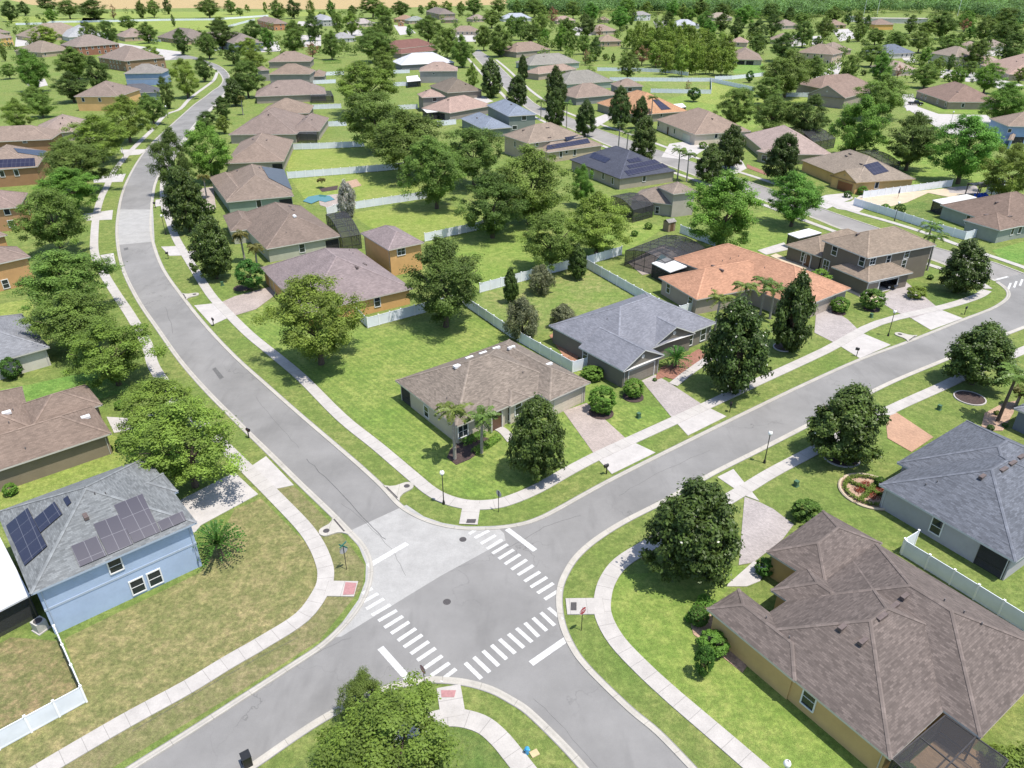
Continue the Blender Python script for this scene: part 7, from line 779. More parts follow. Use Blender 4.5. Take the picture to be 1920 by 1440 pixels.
# ------------------------------------------------------------------ mesh helpers
class MB:
    def __init__(s): s.v = []; s.f = []; s.m = []; s.uv = []
    def face(s, pts, mi=0, uv=None):
        i = len(s.v); s.v += [tuple(p) for p in pts]; s.f.append(tuple(range(i, i + len(pts)))); s.m.append(mi)
        s.uv += list(uv) if uv else [(p[0], p[1]) for p in pts]
    def box(s, cx, cy, z0, sx, sy, sz, ang=0, mi=0):
        c, n = math.cos(ang), math.sin(ang)
        q = [(cx + a * sx / 2 * c - b * sy / 2 * n, cy + a * sx / 2 * n + b * sy / 2 * c) for a, b in ((-1, -1), (1, -1), (1, 1), (-1, 1))]
        lo = [(x, y, z0) for x, y in q]; hi = [(x, y, z0 + sz) for x, y in q]
        s.face(hi, mi); s.face(lo[::-1], mi)
        for i in range(4): s.face([lo[i], lo[(i + 1) % 4], hi[(i + 1) % 4], hi[i]], mi)
    def obox(s, o, ax, ay, az, sx, sy, sz, mi=0):
        o = Vector(o); ax, ay, az = Vector(ax), Vector(ay), Vector(az)
        p = lambda a, b, c: o + ax * (a * sx / 2) + ay * (b * sy / 2) + az * (c * sz / 2)
        for q in (((-1, -1, 1), (1, -1, 1), (1, 1, 1), (-1, 1, 1)), ((-1, 1, -1), (1, 1, -1), (1, -1, -1), (-1, -1, -1)), ((-1, -1, -1), (1, -1, -1), (1, -1, 1), (-1, -1, 1)), ((1, -1, -1), (1, 1, -1), (1, 1, 1), (1, -1, 1)), ((1, 1, -1), (-1, 1, -1), (-1, 1, 1), (1, 1, 1)), ((-1, 1, -1), (-1, -1, -1), (-1, -1, 1), (-1, 1, 1))):
            s.face([p(*t) for t in q], mi)
    def tube(s, pts, rads, n=7, mi=0, cap=True):
        rings = []
        for i, p in enumerate(pts):
            p = Vector(p); d = (Vector(pts[min(i + 1, len(pts) - 1)]) - Vector(pts[max(i - 1, 0)])).normalized()
            a = d.orthogonal().normalized(); b = d.cross(a)
            rings.append([p + (a * math.cos(2 * math.pi * k / n) + b * math.sin(2 * math.pi * k / n)) * rads[i] for k in range(n)])
        for i in range(len(pts) - 1):
            for k in range(n): s.face([rings[i][k], rings[i][(k + 1) % n], rings[i + 1][(k + 1) % n], rings[i + 1][k]], mi)
        if cap: s.face(rings[-1], mi); s.face(rings[0][::-1], mi)
    def ball(s, c, r, n=12, mi=0, sz=1.):
        for i in range(n // 2):
            for k in range(n):
                t0, t1 = math.pi * i / (n // 2), math.pi * (i + 1) / (n // 2); a0, a1 = 2 * math.pi * k / n, 2 * math.pi * (k + 1) / n
                P = lambda t, a: (c[0] + r * math.sin(t) * math.cos(a), c[1] + r * math.sin(t) * math.sin(a), c[2] + r * sz * math.cos(t))
                q = [P(t0, a0), P(t1, a0), P(t1, a1), P(t0, a1)]
                if i == 0: q = q[:1] + q[1:3]
                elif i == n // 2 - 1: q = [q[0], q[1], q[3]]
                s.face(q, mi)
    def build(s, name, mats, parent=None, smooth=False):
        me = bpy.data.meshes.new(name); me.from_pydata(s.v, [], s.f)
        for m in (mats if isinstance(mats, (list, tuple)) else [mats]): me.materials.append(m)
        me.polygons.foreach_set('material_index', s.m)
        u = me.uv_layers.new(name='UVMap'); u.data.foreach_set('uv', [c for p in s.uv for c in p[:2]])
        if smooth: me.polygons.foreach_set('use_smooth', [True] * len(s.f))
        me.update()
        return link(bpy.data.objects.new(name, me), parent)
def link(o, parent=None):
    C.objects.link(o)
    if parent is not None: o.parent = parent
    return o
def tag(o, label, cat, group=None):
    o['label'] = label; o['category'] = cat
    if group: o['group'] = group
    return o
def empty(name, loc, rz=0, scale=None):
    o = bpy.data.objects.new(name, None); C.objects.link(o); o.location = loc; o.rotation_euler = (0, 0, rz); o.empty_display_size = .3
    if scale: o.scale = scale
    return o
def structure(o): o['kind'] = 'structure'; return o
def poly_faces(mb, pts, z0, z1=None, mi=0):
    v = [Vector((p[0], p[1], 0)) for p in pts]
    area = sum(pts[i][0] * pts[(i + 1) % len(pts)][1] - pts[(i + 1) % len(pts)][0] * pts[i][1] for i in range(len(pts)))
    if area < 0: v = v[::-1]
    for t in tessellate_polygon([v]):
        a, b, c = (v[i] for i in t)
        if (b - a).cross(c - a).z < 0: b, c = c, b
        mb.face([(p.x, p.y, z0) for p in (a, b, c)], mi)
    if z1 is not None:
        for i in range(len(v)):
            a, b = v[i], v[(i + 1) % len(v)]; mb.face([(a.x, a.y, z1), (b.x, b.y, z1), (b.x, b.y, z0), (a.x, a.y, z0)], mi)
def offset(pts, d):
    out = []
    for i, p in enumerate(pts):
        a = pts[max(i - 1, 0)]; b = pts[min(i + 1, len(pts) - 1)]; dx, dy = b[0] - a[0], b[1] - a[1]; l = math.hypot(dx, dy) or 1
        out.append((p[0] - dy / l * d, p[1] + dx / l * d))
    return out
def strip(mb, prof, pts, mi=0):
    """sweep a profile of (side offset, z) along a line on the ground"""
    lines = [[(x, y, z) for x, y in offset(pts, d)] for d, z in prof]
    s = [0]
    for i in range(1, len(pts)): s.append(s[-1] + math.hypot(pts[i][0] - pts[i - 1][0], pts[i][1] - pts[i - 1][1]))
    for j in range(len(prof) - 1):
        A, B = lines[j], lines[j + 1]
        for i in range(len(pts) - 1):
            uv = [(s[i], prof[j][0]), (s[i + 1], prof[j][0]), (s[i + 1], prof[j + 1][0]), (s[i], prof[j + 1][0])]
            q = [A[i], A[i + 1], B[i + 1], B[i]]
            if prof[j + 1][0] < prof[j][0]: q = q[::-1]; uv = uv[::-1]
            mb.face(q, mi, uv)
# ------------------------------------------------------------------ ground, roads, pavements
mb = MB()
for i in range(-20, 20):
    for j in range(-6, 34): mb.face([(i * 120, j * 120, 0), (i * 120 + 120, j * 120, 0), (i * 120 + 120, j * 120 + 120, 0), (i * 120, j * 120 + 120, 0)])
structure(mb.build('ground', GRASS['base']))
def smooth(p, n=4):
    out = []
    if len(p) < 3: return [tuple(q) for q in p]
    for i in range(len(p) - 1):
        p0, p1, p2, p3 = p[max(i - 1, 0)], p[i], p[i + 1], p[min(i + 2, len(p) - 1)]
        for j in range(n):
            t = j / n
            out.append(tuple(.5 * (2 * p1[a] + (p2[a] - p0[a]) * t + (2 * p0[a] - 5 * p1[a] + 4 * p2[a] - p3[a]) * t * t + (3 * p1[a] - p0[a] - 3 * p2[a] + p3[a]) * t ** 3) for a in (0, 1)))
    return out + [tuple(p[-1])]
EDGE = [smooth(k[0]) for k in D['kerb']]
ROAD_A = EDGE[0] + EDGE[1] + EDGE[2] + [tuple(p) for p in D['road_end']] + EDGE[3]; ROAD_B = EDGE[4] + EDGE[5][::-1]
FIELD = m_grass('golden_field_grass', (.40, .27, .12), (.46, .32, .15), (.34, .27, .10), .4)
for q in D['field']:
    mb = MB(); poly_faces(mb, q, .02); structure(mb.build('field', FIELD if q is D['field'][0] else GRASS['lime2']))
for k, (q, kind) in enumerate(D['lawn']):
    mb = MB(); poly_faces(mb, q, .004 + .0006 * k); structure(mb.build('lawn', GRASS[kind]))
mb = MB(); poly_faces(mb, ROAD_A, .034); structure(mb.build('road', ASPH))
mb = MB(); poly_faces(mb, ROAD_B, .029); structure(mb.build('road', ASPHC))
for q in D['patch']:
    mb = MB(); poly_faces(mb, q, .039); structure(mb.build('road_concrete', CONC_ROAD))
mb = MB()
for q in D['dark']: poly_faces(mb, q, .0405)
for q, w in D['crack']:
    w *= .7; q = smooth(q, 5); q = [(x + random.gauss(0, .05), y + random.gauss(0, .05)) for x, y in q]; strip(mb, [(w / 2, .0405), (-w / 2, .0405)], q)
structure(mb.build('road_repair_patch', m_plain('tar_patch', (.09, .088, .086), .85, .3, 5.)))
mb = MB()
for a, b, w in D['bars']:
    a, b = Vector(a), Vector(b); d = (b - a).normalized(); n = Vector((-d.y, d.x)) * w / 2
    mb.face([(*(a + n), .044), (*(a - n), .044), (*(b - n), .044), (*(b + n), .044)])
structure(mb.build('road_marking', PAINT))
for pts, w, s in D['kerb']:
    pts = smooth(pts); mb = MB(); strip(mb, [(0, .03), (s * .3, .045), (s * w * .75, .115), (s * w, .12), (s * (w + .02), .0)], pts); structure(mb.build('kerb', KERB))
for k, (pts, w) in enumerate(D['walk']):
    pts = smooth(pts); mb = MB(); z = .085 + .0017 * k; strip(mb, [(w / 2, 0), (w / 2, z), (-w / 2, z), (-w / 2, 0)], pts); structure(mb.build('sidewalk', CONC))
for k, (q, m) in enumerate(D['drive']):
    if len(q) < 3 or m not in DRV: continue
    if max(p[0] for p in q) - min(p[0] for p in q) < .3: continue
    mb = MB(); poly_faces(mb, q, .05 + .0007 * k, 0); structure(mb.build('driveway' if m not in ('mulchred',) else 'planting_bed', DRV[m]))
for q, m in D['mats']:
    mb = MB(); poly_faces(mb, q, .125); structure(mb.build('ramp_mat', REDMAT if m == 'red' else IRON))
for q, m in D['beds']:
    mb = MB(); poly_faces(mb, q, .075, 0); structure(mb.build('planting_bed', MULCH[m]))
    pts = [(*p,) for p in q] + [tuple(q[0])]
for x, y in D['manhole']:
    mb = MB(); mb.tube([(x, y, .03), (x, y, .046)], [.36, .36], 20); structure(mb.build('manhole_cover', IRON))
for a, b in D['inlet']:
    mb = MB(); d = Vector((b[0] - a[0], b[1] - a[1])).normalized(); n = Vector((-d.y, d.x)); A = Vector(a); B = Vector(b)
    q = [A - d * .75 * math.cos(s * .3927) + n * .75 * math.sin(s * .3927) for s in (-4, -3, -2, -1, 0, 1, 2, 3, 4)]
    L = (B - A).length; q += [A + d * L * .5 + n * .85, A + d * L * .8 + n * 1.15, B + d * .1 + n * 1.75, B + d * .1 - n * 1.75, A + d * L * .8 - n * 1.15, A + d * L * .5 - n * .85]
    poly_faces(mb, [(p.x, p.y) for p in q], .132, 0); mb.tube([(a[0], a[1], .13), (a[0], a[1], .142)], [.33, .33], 16, 1); mb.obox((B.x, B.y, .085), (n.x, n.y, 0), (d.x, d.y, 0), (0, 0, 1), 2.4, .16, .11, 1)
    structure(mb.build('storm_drain', [KERB, IRON]))
# ------------------------------------------------------------------ houses
def local(b, u, v, z): c, s = math.cos(b[2]), math.sin(b[2]); return (b[0] + u * c - v * s, b[1] + u * s + v * c, z)
def roof_block(mb, b):
    x, y, a, hu, hv, h, k = b; L = lambda u, v, z: local(b, u, v, z)
    sl = math.sqrt(1 + PITCH * PITCH); caps = []
    def facet(p, eu, ev):   # eave direction picks u, slope the v of the shingle rows
        uv = []
        for q in p:
            if eu: uv.append((q[0], (hv - abs(q[1])) * sl))
            else: uv.append((q[1], (hu - abs(q[0])) * sl))
        mb.face([L(*q) for q in p], 0, uv)
    if k == 'flat':
        mb.face([L(-hu, -hv, h), L(hu, -hv, h), L(hu, hv, h), L(-hu, hv, h)], 0)
    elif k == 'hip':
        m = min(hu, hv); ru, rv = hu - m, hv - m; z = h + PITCH * m
        if hu >= hv:
            facet([(-hu, -hv, h), (hu, -hv, h), (ru, 0, z), (-ru, 0, z)], 1, 0); facet([(hu, hv, h), (-hu, hv, h), (-ru, 0, z), (ru, 0, z)], 1, 0)
            facet([(hu, -hv, h), (hu, hv, h), (ru, 0, z)], 0, 1); facet([(-hu, hv, h), (-hu, -hv, h), (-ru, 0, z)], 0, 1)
            caps += [((-ru, 0, z), (ru, 0, z)), ((-ru, 0, z), (-hu, -hv, h)), ((-ru, 0, z), (-hu, hv, h)), ((ru, 0, z), (hu, -hv, h)), ((ru, 0, z), (hu, hv, h))]
        else:
            facet([(hu, -hv, h), (hu, hv, h), (0, rv, z), (0, -rv, z)], 0, 1); facet([(-hu, hv, h), (-hu, -hv, h), (0, -rv, z), (0, rv, z)], 0, 1)
            facet([(-hu, -hv, h), (hu, -hv, h), (0, -rv, z)], 1, 0); facet([(hu, hv, h), (-hu, hv, h), (0, rv, z)], 1, 0)
            caps += [((0, -rv, z), (0, rv, z)), ((0, -rv, z), (-hu, -hv, h)), ((0, -rv, z), (hu, -hv, h)), ((0, rv, z), (-hu, hv, h)), ((0, rv, z), (hu, hv, h))]
    else:
        z = h + PITCH * hu
        facet([(hu, -hv, h), (hu, hv, h), (0, hv, z), (0, -hv, z)], 0, 1); facet([(-hu, hv, h), (-hu, -hv, h), (0, -hv, z), (0, hv, z)], 0, 1)
        caps += [((0, -hv, z), (0, hv, z))]
        for s in (-1, 1):
            for t in (-1, 1):   # rake boards
                p = [L(t * hu, s * hv, h - .2), L(0, s * hv, z - .2), L(0, s * hv, z), L(t * hu, s * hv, h)]
                mb.face(p, 1)
            g = hu - .02; w = s * (hv - .35)
            mb.face([L(-g, w, h - .15), L(g, w, h - .15), L(0, w, z - .06)] if s < 0 else [L(g, w, h - .15), L(-g, w, h - .15), L(0, w, z - .06)], 3)
            rr = min(.32, hu * .09)
            o = Vector(L(0, w + s * .03, h + PITCH * hu * .42)); n = Vector(L(0, w + s, 0)) - Vector(L(0, w, 0)); t_ = Vector((-n.y, n.x, 0))
            mb.face([o + t_ * rr * math.cos(q * .7854) * (1 if s > 0 else -1) * -1 + Vector((0, 0, rr * math.sin(q * .7854))) for q in range(8)], 1)
    # fascia and soffit
    e = [(-hu, -hv), (hu, -hv), (hu, hv), (-hu, hv)]
    for i in range(4):
        p, q = e[i], e[(i + 1) % 4]
        if k == 'gable_v' and i in (0, 2): continue
        mb.face([L(*p, h - .2), L(*q, h - .2), L(*q, h), L(*p, h)], 1)
    mb.face([L(u, v, h - .2) for u, v in e][::-1], 1)
    for p, q in caps:
        P, Q = Vector(L(*p)), Vector(L(*q)); d = Q - P
        if d.length < .3: continue
        n = Vector((-d.y, d.x, 0)).normalized() * .15; dz = Vector((0, 0, .045)); dn = Vector((0, 0, .03 if abs(d.z) < .05 else .0))
        for sgn in (1, -1):
            f = [P + dz, Q + dz, Q + n * sgn - dn, P + n * sgn - dn]
            uv = [(0, 0), (d.length, 0), (d.length, .15), (0, .15)]
            mb.face(f if sgn < 0 else f[::-1], 2, uv if sgn < 0 else uv[::-1])
def wall_block(mb, b, holes, mi=0):
    x, y, a, hu, hv, h, k = b; L = lambda u, v, z: local(b, u, v, z); hu -= OV; hv -= OV; top = h - .1
    sides = [((1, 0), hu, hv), ((-1, 0), hu, hv), ((0, 1), hv, hu), ((0, -1), hv, hu)]
    for (nu, nv), off, half in sides:
        tu, tv = -nv, nu
        P = lambda w, z: L(nu * off + tu * w, nv * off + tv * w, z)
        hs = sorted([(w - ww / 2, w + ww / 2, hh) for (hx, hy, w, ww, hh) in holes if (hx, hy) == (nu, nv)])
        w0 = -half
        for p0, p1, hh in hs:
            p0 = max(p0, w0 + .02); p1 = min(p1, half - .02)
            if p1 <= p0: continue
            mb.face([P(w0, -.05), P(p0, -.05), P(p0, top), P(w0, top)], mi); mb.face([P(p0, hh), P(p1, hh), P(p1, top), P(p0, top)], mi); w0 = p1
        mb.face([P(w0, -.05), P(half, -.05), P(half, top), P(w0, top)], mi)
def cage_build(root, q, z):
    pts = [Vector((*p, z)) for p in q]; mb = MB(); sm = MB()
    n1 = max(2, int((pts[1] - pts[0]).length / 2.4)); n2 = max(2, int((pts[2] - pts[1]).length / 2.4))
    P = lambda s, t: (pts[0].lerp(pts[1], s)).lerp(pts[3].lerp(pts[2], s), t) + Vector((0, 0, .9 * math.sin(math.pi * t) * (z > 2.84)))
    bar = lambda a, b, r=.045: mb.tube([a, b], [r * 1.4, r * 1.4], 4)
    for i in range(n1 + 1):
        for j in range(n2): bar(P(i / n1, j / n2), P(i / n1, (j + 1) / n2))
    for j in range(n2 + 1):
        for i in range(n1): bar(P(i / n1, j / n2), P((i + 1) / n1, j / n2))
    rim = [P(i / n1, 0) for i in range(n1 + 1)] + [P(1, j / n2) for j in range(1, n2 + 1)] + [P(1 - i / n1, 1) for i in range(1, n1 + 1)] + [P(0, 1 - j / n2) for j in range(1, n2)]
    for k, p in enumerate(rim):
        bar(p, (p.x, p.y, 0)); r = rim[(k + 1) % len(rim)]; bar((p.x, p.y, 1.), (r.x, r.y, 1.))
        sm.face([(p.x, p.y, 0), (r.x, r.y, 0), r, p])
    for i in range(n1):
        for j in range(n2): sm.face([P(i / n1, j / n2), P((i + 1) / n1, j / n2), P((i + 1) / n1, (j + 1) / n2), P(i / n1, (j + 1) / n2)])
    fr = mb.build('pool_cage', DARKMETAL, root); sm.build('screen_mesh', SCREENT, fr)
def make_house(h):
    far = h['d'] > 190
    root = empty('warehouse' if h['cat'] == 'warehouse' else 'house', (h['b'][0][0], h['b'][0][1], 0)); root.location = (0, 0, 0)
    bx, by = h['b'][0][0], h['b'][0][1]; root.location = (bx, by, 0)
    tag(root, h['label'], h['cat'], 'warehouses by the woods' if h['cat'] == 'warehouse' else 'neighbourhood houses')
    wm, rm, tm = m_wall(h['wall']), m_roof(h['roof'], .27 if h['d'] < 85 else .18), m_trim(h['trim']); cap = m_roof([round(v * 1.3, 3) for v in h['roof']])
    def put(m, name, mats, par=None, smooth=False):
        if not m.f: return None
        if par is None:
            m.v = [(p[0] - bx, p[1] - by, p[2]) for p in m.v]; return m.build(name, mats, root, smooth)
        m.v = [(p[0] - bx, p[1] - by, p[2]) for p in m.v]; return m.build(name, mats, par, smooth)
    holes = [[] for _ in h['b']]
    for x, y, z, nx, ny, w, hh, kind in h['w']:
        if kind not in ('open', 'screen'): continue
        best = None
        for bi, b in enumerate(h['b']):
            c, s = math.cos(b[2]), math.sin(b[2]); dx, dy = x - b[0], y - b[1]; u, v = dx * c + dy * s, -dx * s + dy * c
            for nu, nv, off in ((1, 0, b[3] - OV), (-1, 0, b[3] - OV), (0, 1, b[4] - OV), (0, -1, b[4] - OV)):
                if abs(nu * c - nv * s - nx) + abs(nu * s + nv * c - ny) > .05: continue
                e = abs(u * nu + v * nv - off)
                if best is None or e < best[0]: best = (e, bi, nu, nv, -u * nv + v * nu)
        if best: holes[best[1]].append((best[2], best[3], best[4], w, hh))
    mw, mr = MB(), MB()
    for b, hl in zip(h['b'], holes): wall_block(mw, b, hl); roof_block(mr, b)
    if 'pale blue two' in h['label']:
        b = h['b'][0]; mt = MB(); mt.box(b[0], b[1], 2.75, 2 * (b[3] - OV) + .08, 2 * (b[4] - OV) + .08, .22, b[2]); put(mt, 'trim_band', tm)
    put(mw, 'wall', wm); roof = put(mr, 'roof', [rm, tm, cap, wm])
    if h['d'] < 130:
        for b in h['b'][:2]:
            for s_, t_ in ((-1, -1), (1, -1), (1, 1)):
                m = MB(); m.tube([local(b, s_ * (b[3] - OV - .25), t_ * (b[4] - OV + .05), .05), local(b, s_ * (b[3] - OV - .25), t_ * (b[4] - OV + .05), b[5] - .25), local(b, s_ * (b[3] - .3), t_ * (b[4] - .06), b[5] - .12)], [.045] * 3, 6); put(m, 'downpipe', tm)
    if any(holes):
        mf = MB()
        for b, hl in zip(h['b'], holes):
            if hl: mf.face([local(b, s * (b[3] - OV - .02), t * (b[4] - OV - .02), .06) for s, t in ((-1, -1), (1, -1), (1, 1), (-1, 1))])
        put(mf, 'slab', APRON)
    for x, y, z, nx, ny, w, hh, kind in h['w']:
        n = Vector((nx, ny, 0)); t = Vector((-ny, nx, 0)); up = Vector((0, 0, 1)); o = Vector((x, y, z)); m = MB()
        if kind == 'win':
            fw = .11
            for s in (-1, 1):
                m.obox(o + t * s * (w / 2 + fw / 2) + n * .03, t, n, up, fw, .1, hh + 2 * fw)
                m.obox(o + up * s * (hh / 2 + fw / 2) + n * .035, t, n, up, w + (.1 if s < 0 else 0), .12, fw)
            if far:
                m.obox(o + n * .012, t, n, up, w, .04, hh, 1); put(m, 'window', [WFRAME, GLASS])
            else:
                m.obox(o + n * .03, t, n, up, w, .06, .05)
                if w > 1.15: m.obox(o + n * .028, t, n, up, .06, .06, hh)
                f = put(m, 'window', WFRAME); g = MB(); g.obox(o + n * .01, t, n, up, w, .04, hh); put(g, 'pane', GLASS, f)
        elif kind == 'garage':
            for s in (-1, 1): m.obox(o + t * s * (w / 2 + .08) + n * .03, t, n, up, .16, .1, hh + .16)
            m.obox(o + up * (hh / 2 + .08) + n * .034, t, n, up, w + .2, .1, .16)
            f = put(m, 'garage_frame', tm); g = MB(); g.obox(o + n * .005, t, n, up, w, .03, hh)
            for r in range(4):
                for c_ in range(4 if w > 3 else 2):
                    k = 4 if w > 3 else 2; g.obox(o + t * (-w / 2 + w * (c_ + .5) / k) + up * (-hh / 2 + hh * (r + .5) / 4) + n * .022, t, n, up, w / k - .16, .02, hh / 4 - .14)
            put(g, 'garage_door', m_trim([min(.5, v * 1.12) for v in h['wall']]) if 'brick' not in h['label'] and 'orange tan' not in h['label'] else m_trim([.22, .08, .035]), f)
        elif kind == 'entry':
            for s in (-1, 1): m.obox(o + t * s * (w / 2 + .1) + n * .06, t, n, up, .2, .2, hh)
            for q in range(9):
                a = math.pi * q / 8; m.obox(o + up * (hh / 2 + .02 + .28 * math.sin(a)) + t * (w / 2 + .06) * math.cos(a) + n * .06, t, n, up, .22, .18, .16)
            f = put(m, 'entry_surround', tm); g = MB(); g.obox(o + n * .02, t, n, up, w, .05, hh); put(g, 'door', WOOD, f)
        elif kind == 'screen':
            k = max(1, int(w / 1.8))
            for q in range(k + 1): m.obox(o + t * (-w / 2 + w * q / k), t, n, up, .07, .07, hh)
            m.obox(o + up * (-hh / 2 + .9), t, n, up, w, .06, .06)
            f = put(m, 'screen_frame', DARKMETAL); g = MB(); g.face([o - t * w / 2 - up * hh / 2, o + t * w / 2 - up * hh / 2, o + t * w / 2 + up * hh / 2, o - t * w / 2 + up * hh / 2]); put(g, 'screen_mesh', SCREEN, f)
        elif kind == 'open':
            for s in (-1, 1): m.obox(o + t * s * (w / 2 + .07) + n * .03, t, n, up, .14, .1, hh + .1)
            m.obox(o + up * (hh / 2 + .06) + n * .034, t, n, up, w + .2, .1, .14); put(m, 'garage_frame', tm)
    for x, y, z, k in h['v']:
        m = MB(); b = h['b'][0]; a = b[2] + (0 if b[3] > b[4] else math.pi / 2)
        if k == 'p': m.tube([(x, y, z - .1), (x, y, z + .3)], [.055, .055], 7); put(m, 'vent_pipe', PIPE)
        elif k == 'sky': m.box(x, y, z - .12, 1.2, .6, .3, a); put(m, 'skylight', VENTW)
        else: m.box(x, y, z - .12, 1.15, .36, .3, a); put(m, 'roof_vent', VENT if 'tan single' not in h['label'] else VENTW)
    for q in h['p']:
        p = [Vector(v) for v in q]; n = (p[1] - p[0]).cross(p[3] - p[0]).normalized()
        if n.z < 0: n = -n
        m = MB(); up_ = [v + n * .13 for v in p]; lo = [v + n * .05 for v in p]
        c4 = sum(p, Vector()) / 4; d = (p[1] - p[0]).normalized(); e = n.cross(d)
        uv = [((v - p[0]).dot(d), (v - p[0]).dot(e)) for v in p]
        if (p[1] - p[0]).cross(p[2] - p[1]).dot(n) < 0: up_ = up_[::-1]; lo = lo[::-1]; uv = uv[::-1]
        m.face(up_, 0, uv)
        for i in range(4): m.face([lo[i], lo[(i + 1) % 4], up_[(i + 1) % 4], up_[i]], 1)
        put(m, 'solar_panel', [SOLAR, BLACK])
    for q, z, col in h['porch']:
        m = MB(); poly_faces(m, q, z, z - .16); poly_faces(m, q, z - .155); f = put(m, 'porch_roof', m_trim([v * .62 for v in col]))
        for x, y in q:
            m = MB(); m.box(x + (sum(p[0] for p in q) / 4 - x) * .06, y + (sum(p[1] for p in q) / 4 - y) * .06, 0, .14, .14, z - .16)
            put(m, 'post', DARKMETAL, f)
        m = MB(); cx, cy = sum(p[0] for p in q) / 4, sum(p[1] for p in q) / 4
        for i in range(4):
            a, b = q[i], q[(i + 1) % 4]; k = .08
            a = (a[0] + (cx - a[0]) * k, a[1] + (cy - a[1]) * k); b = (b[0] + (cx - b[0]) * k, b[1] + (cy - b[1]) * k)
            m.face([(*a, .02), (*b, .02), (*b, z - .16), (*a, z - .16)])
        put(m, 'screen_mesh', SCREEN, f)
    for q, z in h['cage']: cage_build(root, [(p[0] - bx, p[1] - by) for p in q], z)
    return root
for h in D['houses']: make_house(h)
# ------------------------------------------------------------------ trees and plants
def leaf_mesh(name, P, Nn, size, tint, mats, extra=None, long=1.):
    """rhombic leaves at P facing Nn"""
    n = len(P); Nn = Nn / np.linalg.norm(Nn, axis=1, keepdims=True)
    r = RNG.normal(size=(n, 3)); a = np.cross(Nn, r); a /= np.linalg.norm(a, axis=1, keepdims=True); b = np.cross(Nn, a)
    s = (size * RNG.uniform(.7, 1.35, n))[:, None] if np.isscalar(size) else size[:, None]
    V = np.stack([P + a * s * long, P + b * s * .62 , P - a * s * long, P - b * s * .62], 1).reshape(-1, 3)
    me = bpy.data.meshes.new(name)
    me.vertices.add(4 * n); me.vertices.foreach_set('co', V.astype(np.float32).ravel())
    me.loops.add(4 * n); me.loops.foreach_set('vertex_index', np.arange(4 * n, dtype=np.int32))
    me.polygons.add(n); me.polygons.foreach_set('loop_start', np.arange(0, 4 * n, 4, dtype=np.int32)); me.polygons.foreach_set('loop_total', np.full(n, 4, dtype=np.int32))
    for m in mats: me.materials.append(m)
    if extra is not None: me.polygons.foreach_set('material_index', extra.astype(np.int32))
    at = me.attributes.new('tint', 'FLOAT', 'POINT'); at.data.foreach_set('value', np.repeat(tint, 4).astype(np.float32))
    me.update(); me.validate(); return me
def unit(n):
    v = RNG.normal(size=(n, 3)); return v / np.linalg.norm(v, axis=1, keepdims=True)
def clump_crown(name, mats, nc, per, rc, leaf, prof, inner=.55, flower=0, droop=0., up=.5, long=1., lump=.2):
    """a crown of leaf clumps in a box 1 wide and 1 tall, centred on the origin"""
    cs = []; ph = RNG.uniform(0, 6.28, 6)
    while len(cs) < nc:
        d = unit(1)[0]; k = RNG.uniform(inner, 1.) ** .6
        z = d[2] * .5; rad = prof(z)
        lob = 1 + lump * (math.sin(3 * math.atan2(d[1], d[0]) + ph[0]) * .5 + math.sin(5 * math.atan2(d[1], d[0]) + ph[1] + 4 * d[2]) * .5)
        hx = math.hypot(d[0], d[1]) or 1e-6
        c = np.array([d[0] / hx * rad * k * lob * min(1, hx * 1.25) * .88, d[1] / hx * rad * k * lob * min(1, hx * 1.25) * .88, z * (.55 + .45 * k) * (1 + lump * .4 * math.sin(4 * d[0] + ph[2]))])
        cs.append(c)
    cs = np.array(cs); R = RNG.uniform(.7, 1.35, nc) * rc; T = RNG.uniform(.72, 1.28, nc)
    ci = np.repeat(np.arange(nc), per); d = unit(len(ci)); d[:, 2] = np.abs(d[:, 2]) * np.where(RNG.uniform(size=len(ci)) < .72, 1, -1)
    P = cs[ci] + d * (R[ci] * np.where(RNG.uniform(size=len(ci)) < .16, RNG.uniform(1., 1.65, len(ci)), RNG.uniform(.4, 1.08, len(ci))))[:, None] * np.array([1, 1, .8])
    if droop: P[:, 2] -= droop * RNG.uniform(0, 1, len(ci)) ** 2
    out = cs[ci] / (np.linalg.norm(cs[ci], axis=1, keepdims=True) + 1e-6)
    Nn = d * .8 + out * .35 + np.array([0, 0, up]) + RNG.normal(size=P.shape) * .45
    tint = T[ci] * RNG.uniform(.8, 1.2, len(ci))
    ex = None
    if flower:
        ex = np.zeros(len(ci)); ex[RNG.choice(len(ci), flower, replace=False)] = 1
        sel = ex > 0; P[sel] = cs[ci][sel] + out[sel] * (R[ci][sel] * 1.12)[:, None]; Nn[sel] = out[sel] + np.array([0, -.2, .6])
    sz = leaf * RNG.uniform(.7, 1.35, len(ci))
    if flower: sz[ex > 0] = leaf * .85
    return leaf_mesh(name, P, Nn, sz, tint, mats, ex, long)
sph = lambda z: math.sqrt(max(.25 - z * z, 0.012)) * 1.02
dome = lambda z: (.5 * math.sqrt(max(1 - ((z + .12) / .64) ** 2, .02)) if z > -.12 else .5 * (1 - ((-z - .12) / .38) ** 2 * .55))
cone = lambda z: .5 * max(.1, min(1., (.62 - z) * 1.15)) * (1 if z > -.36 else .8)
egg = lambda z: .5 * max(.1, (max(1 - ((z + .34) / .9) ** 2, 0.01)) ** .52) * (1 if z > -.4 else .85)
CROWN = {}
for k, nc, per in (('o', 175, 230), ('y', 150, 240), ('b', 175, 230), ('d', 175, 220)):
    CROWN[k] = [clump_crown('crown', [LEAF[k]], nc, per, .074, .0115, dome, .34, lump=.46) for _ in range(3 if k != 'd' else 2)]
CROWN['m'] = [clump_crown('crown', [LEAF['m'], PETAL], 250, 115, .064, .0170, egg, .34, 5, lump=.17, long=1.15) for _ in range(3)]
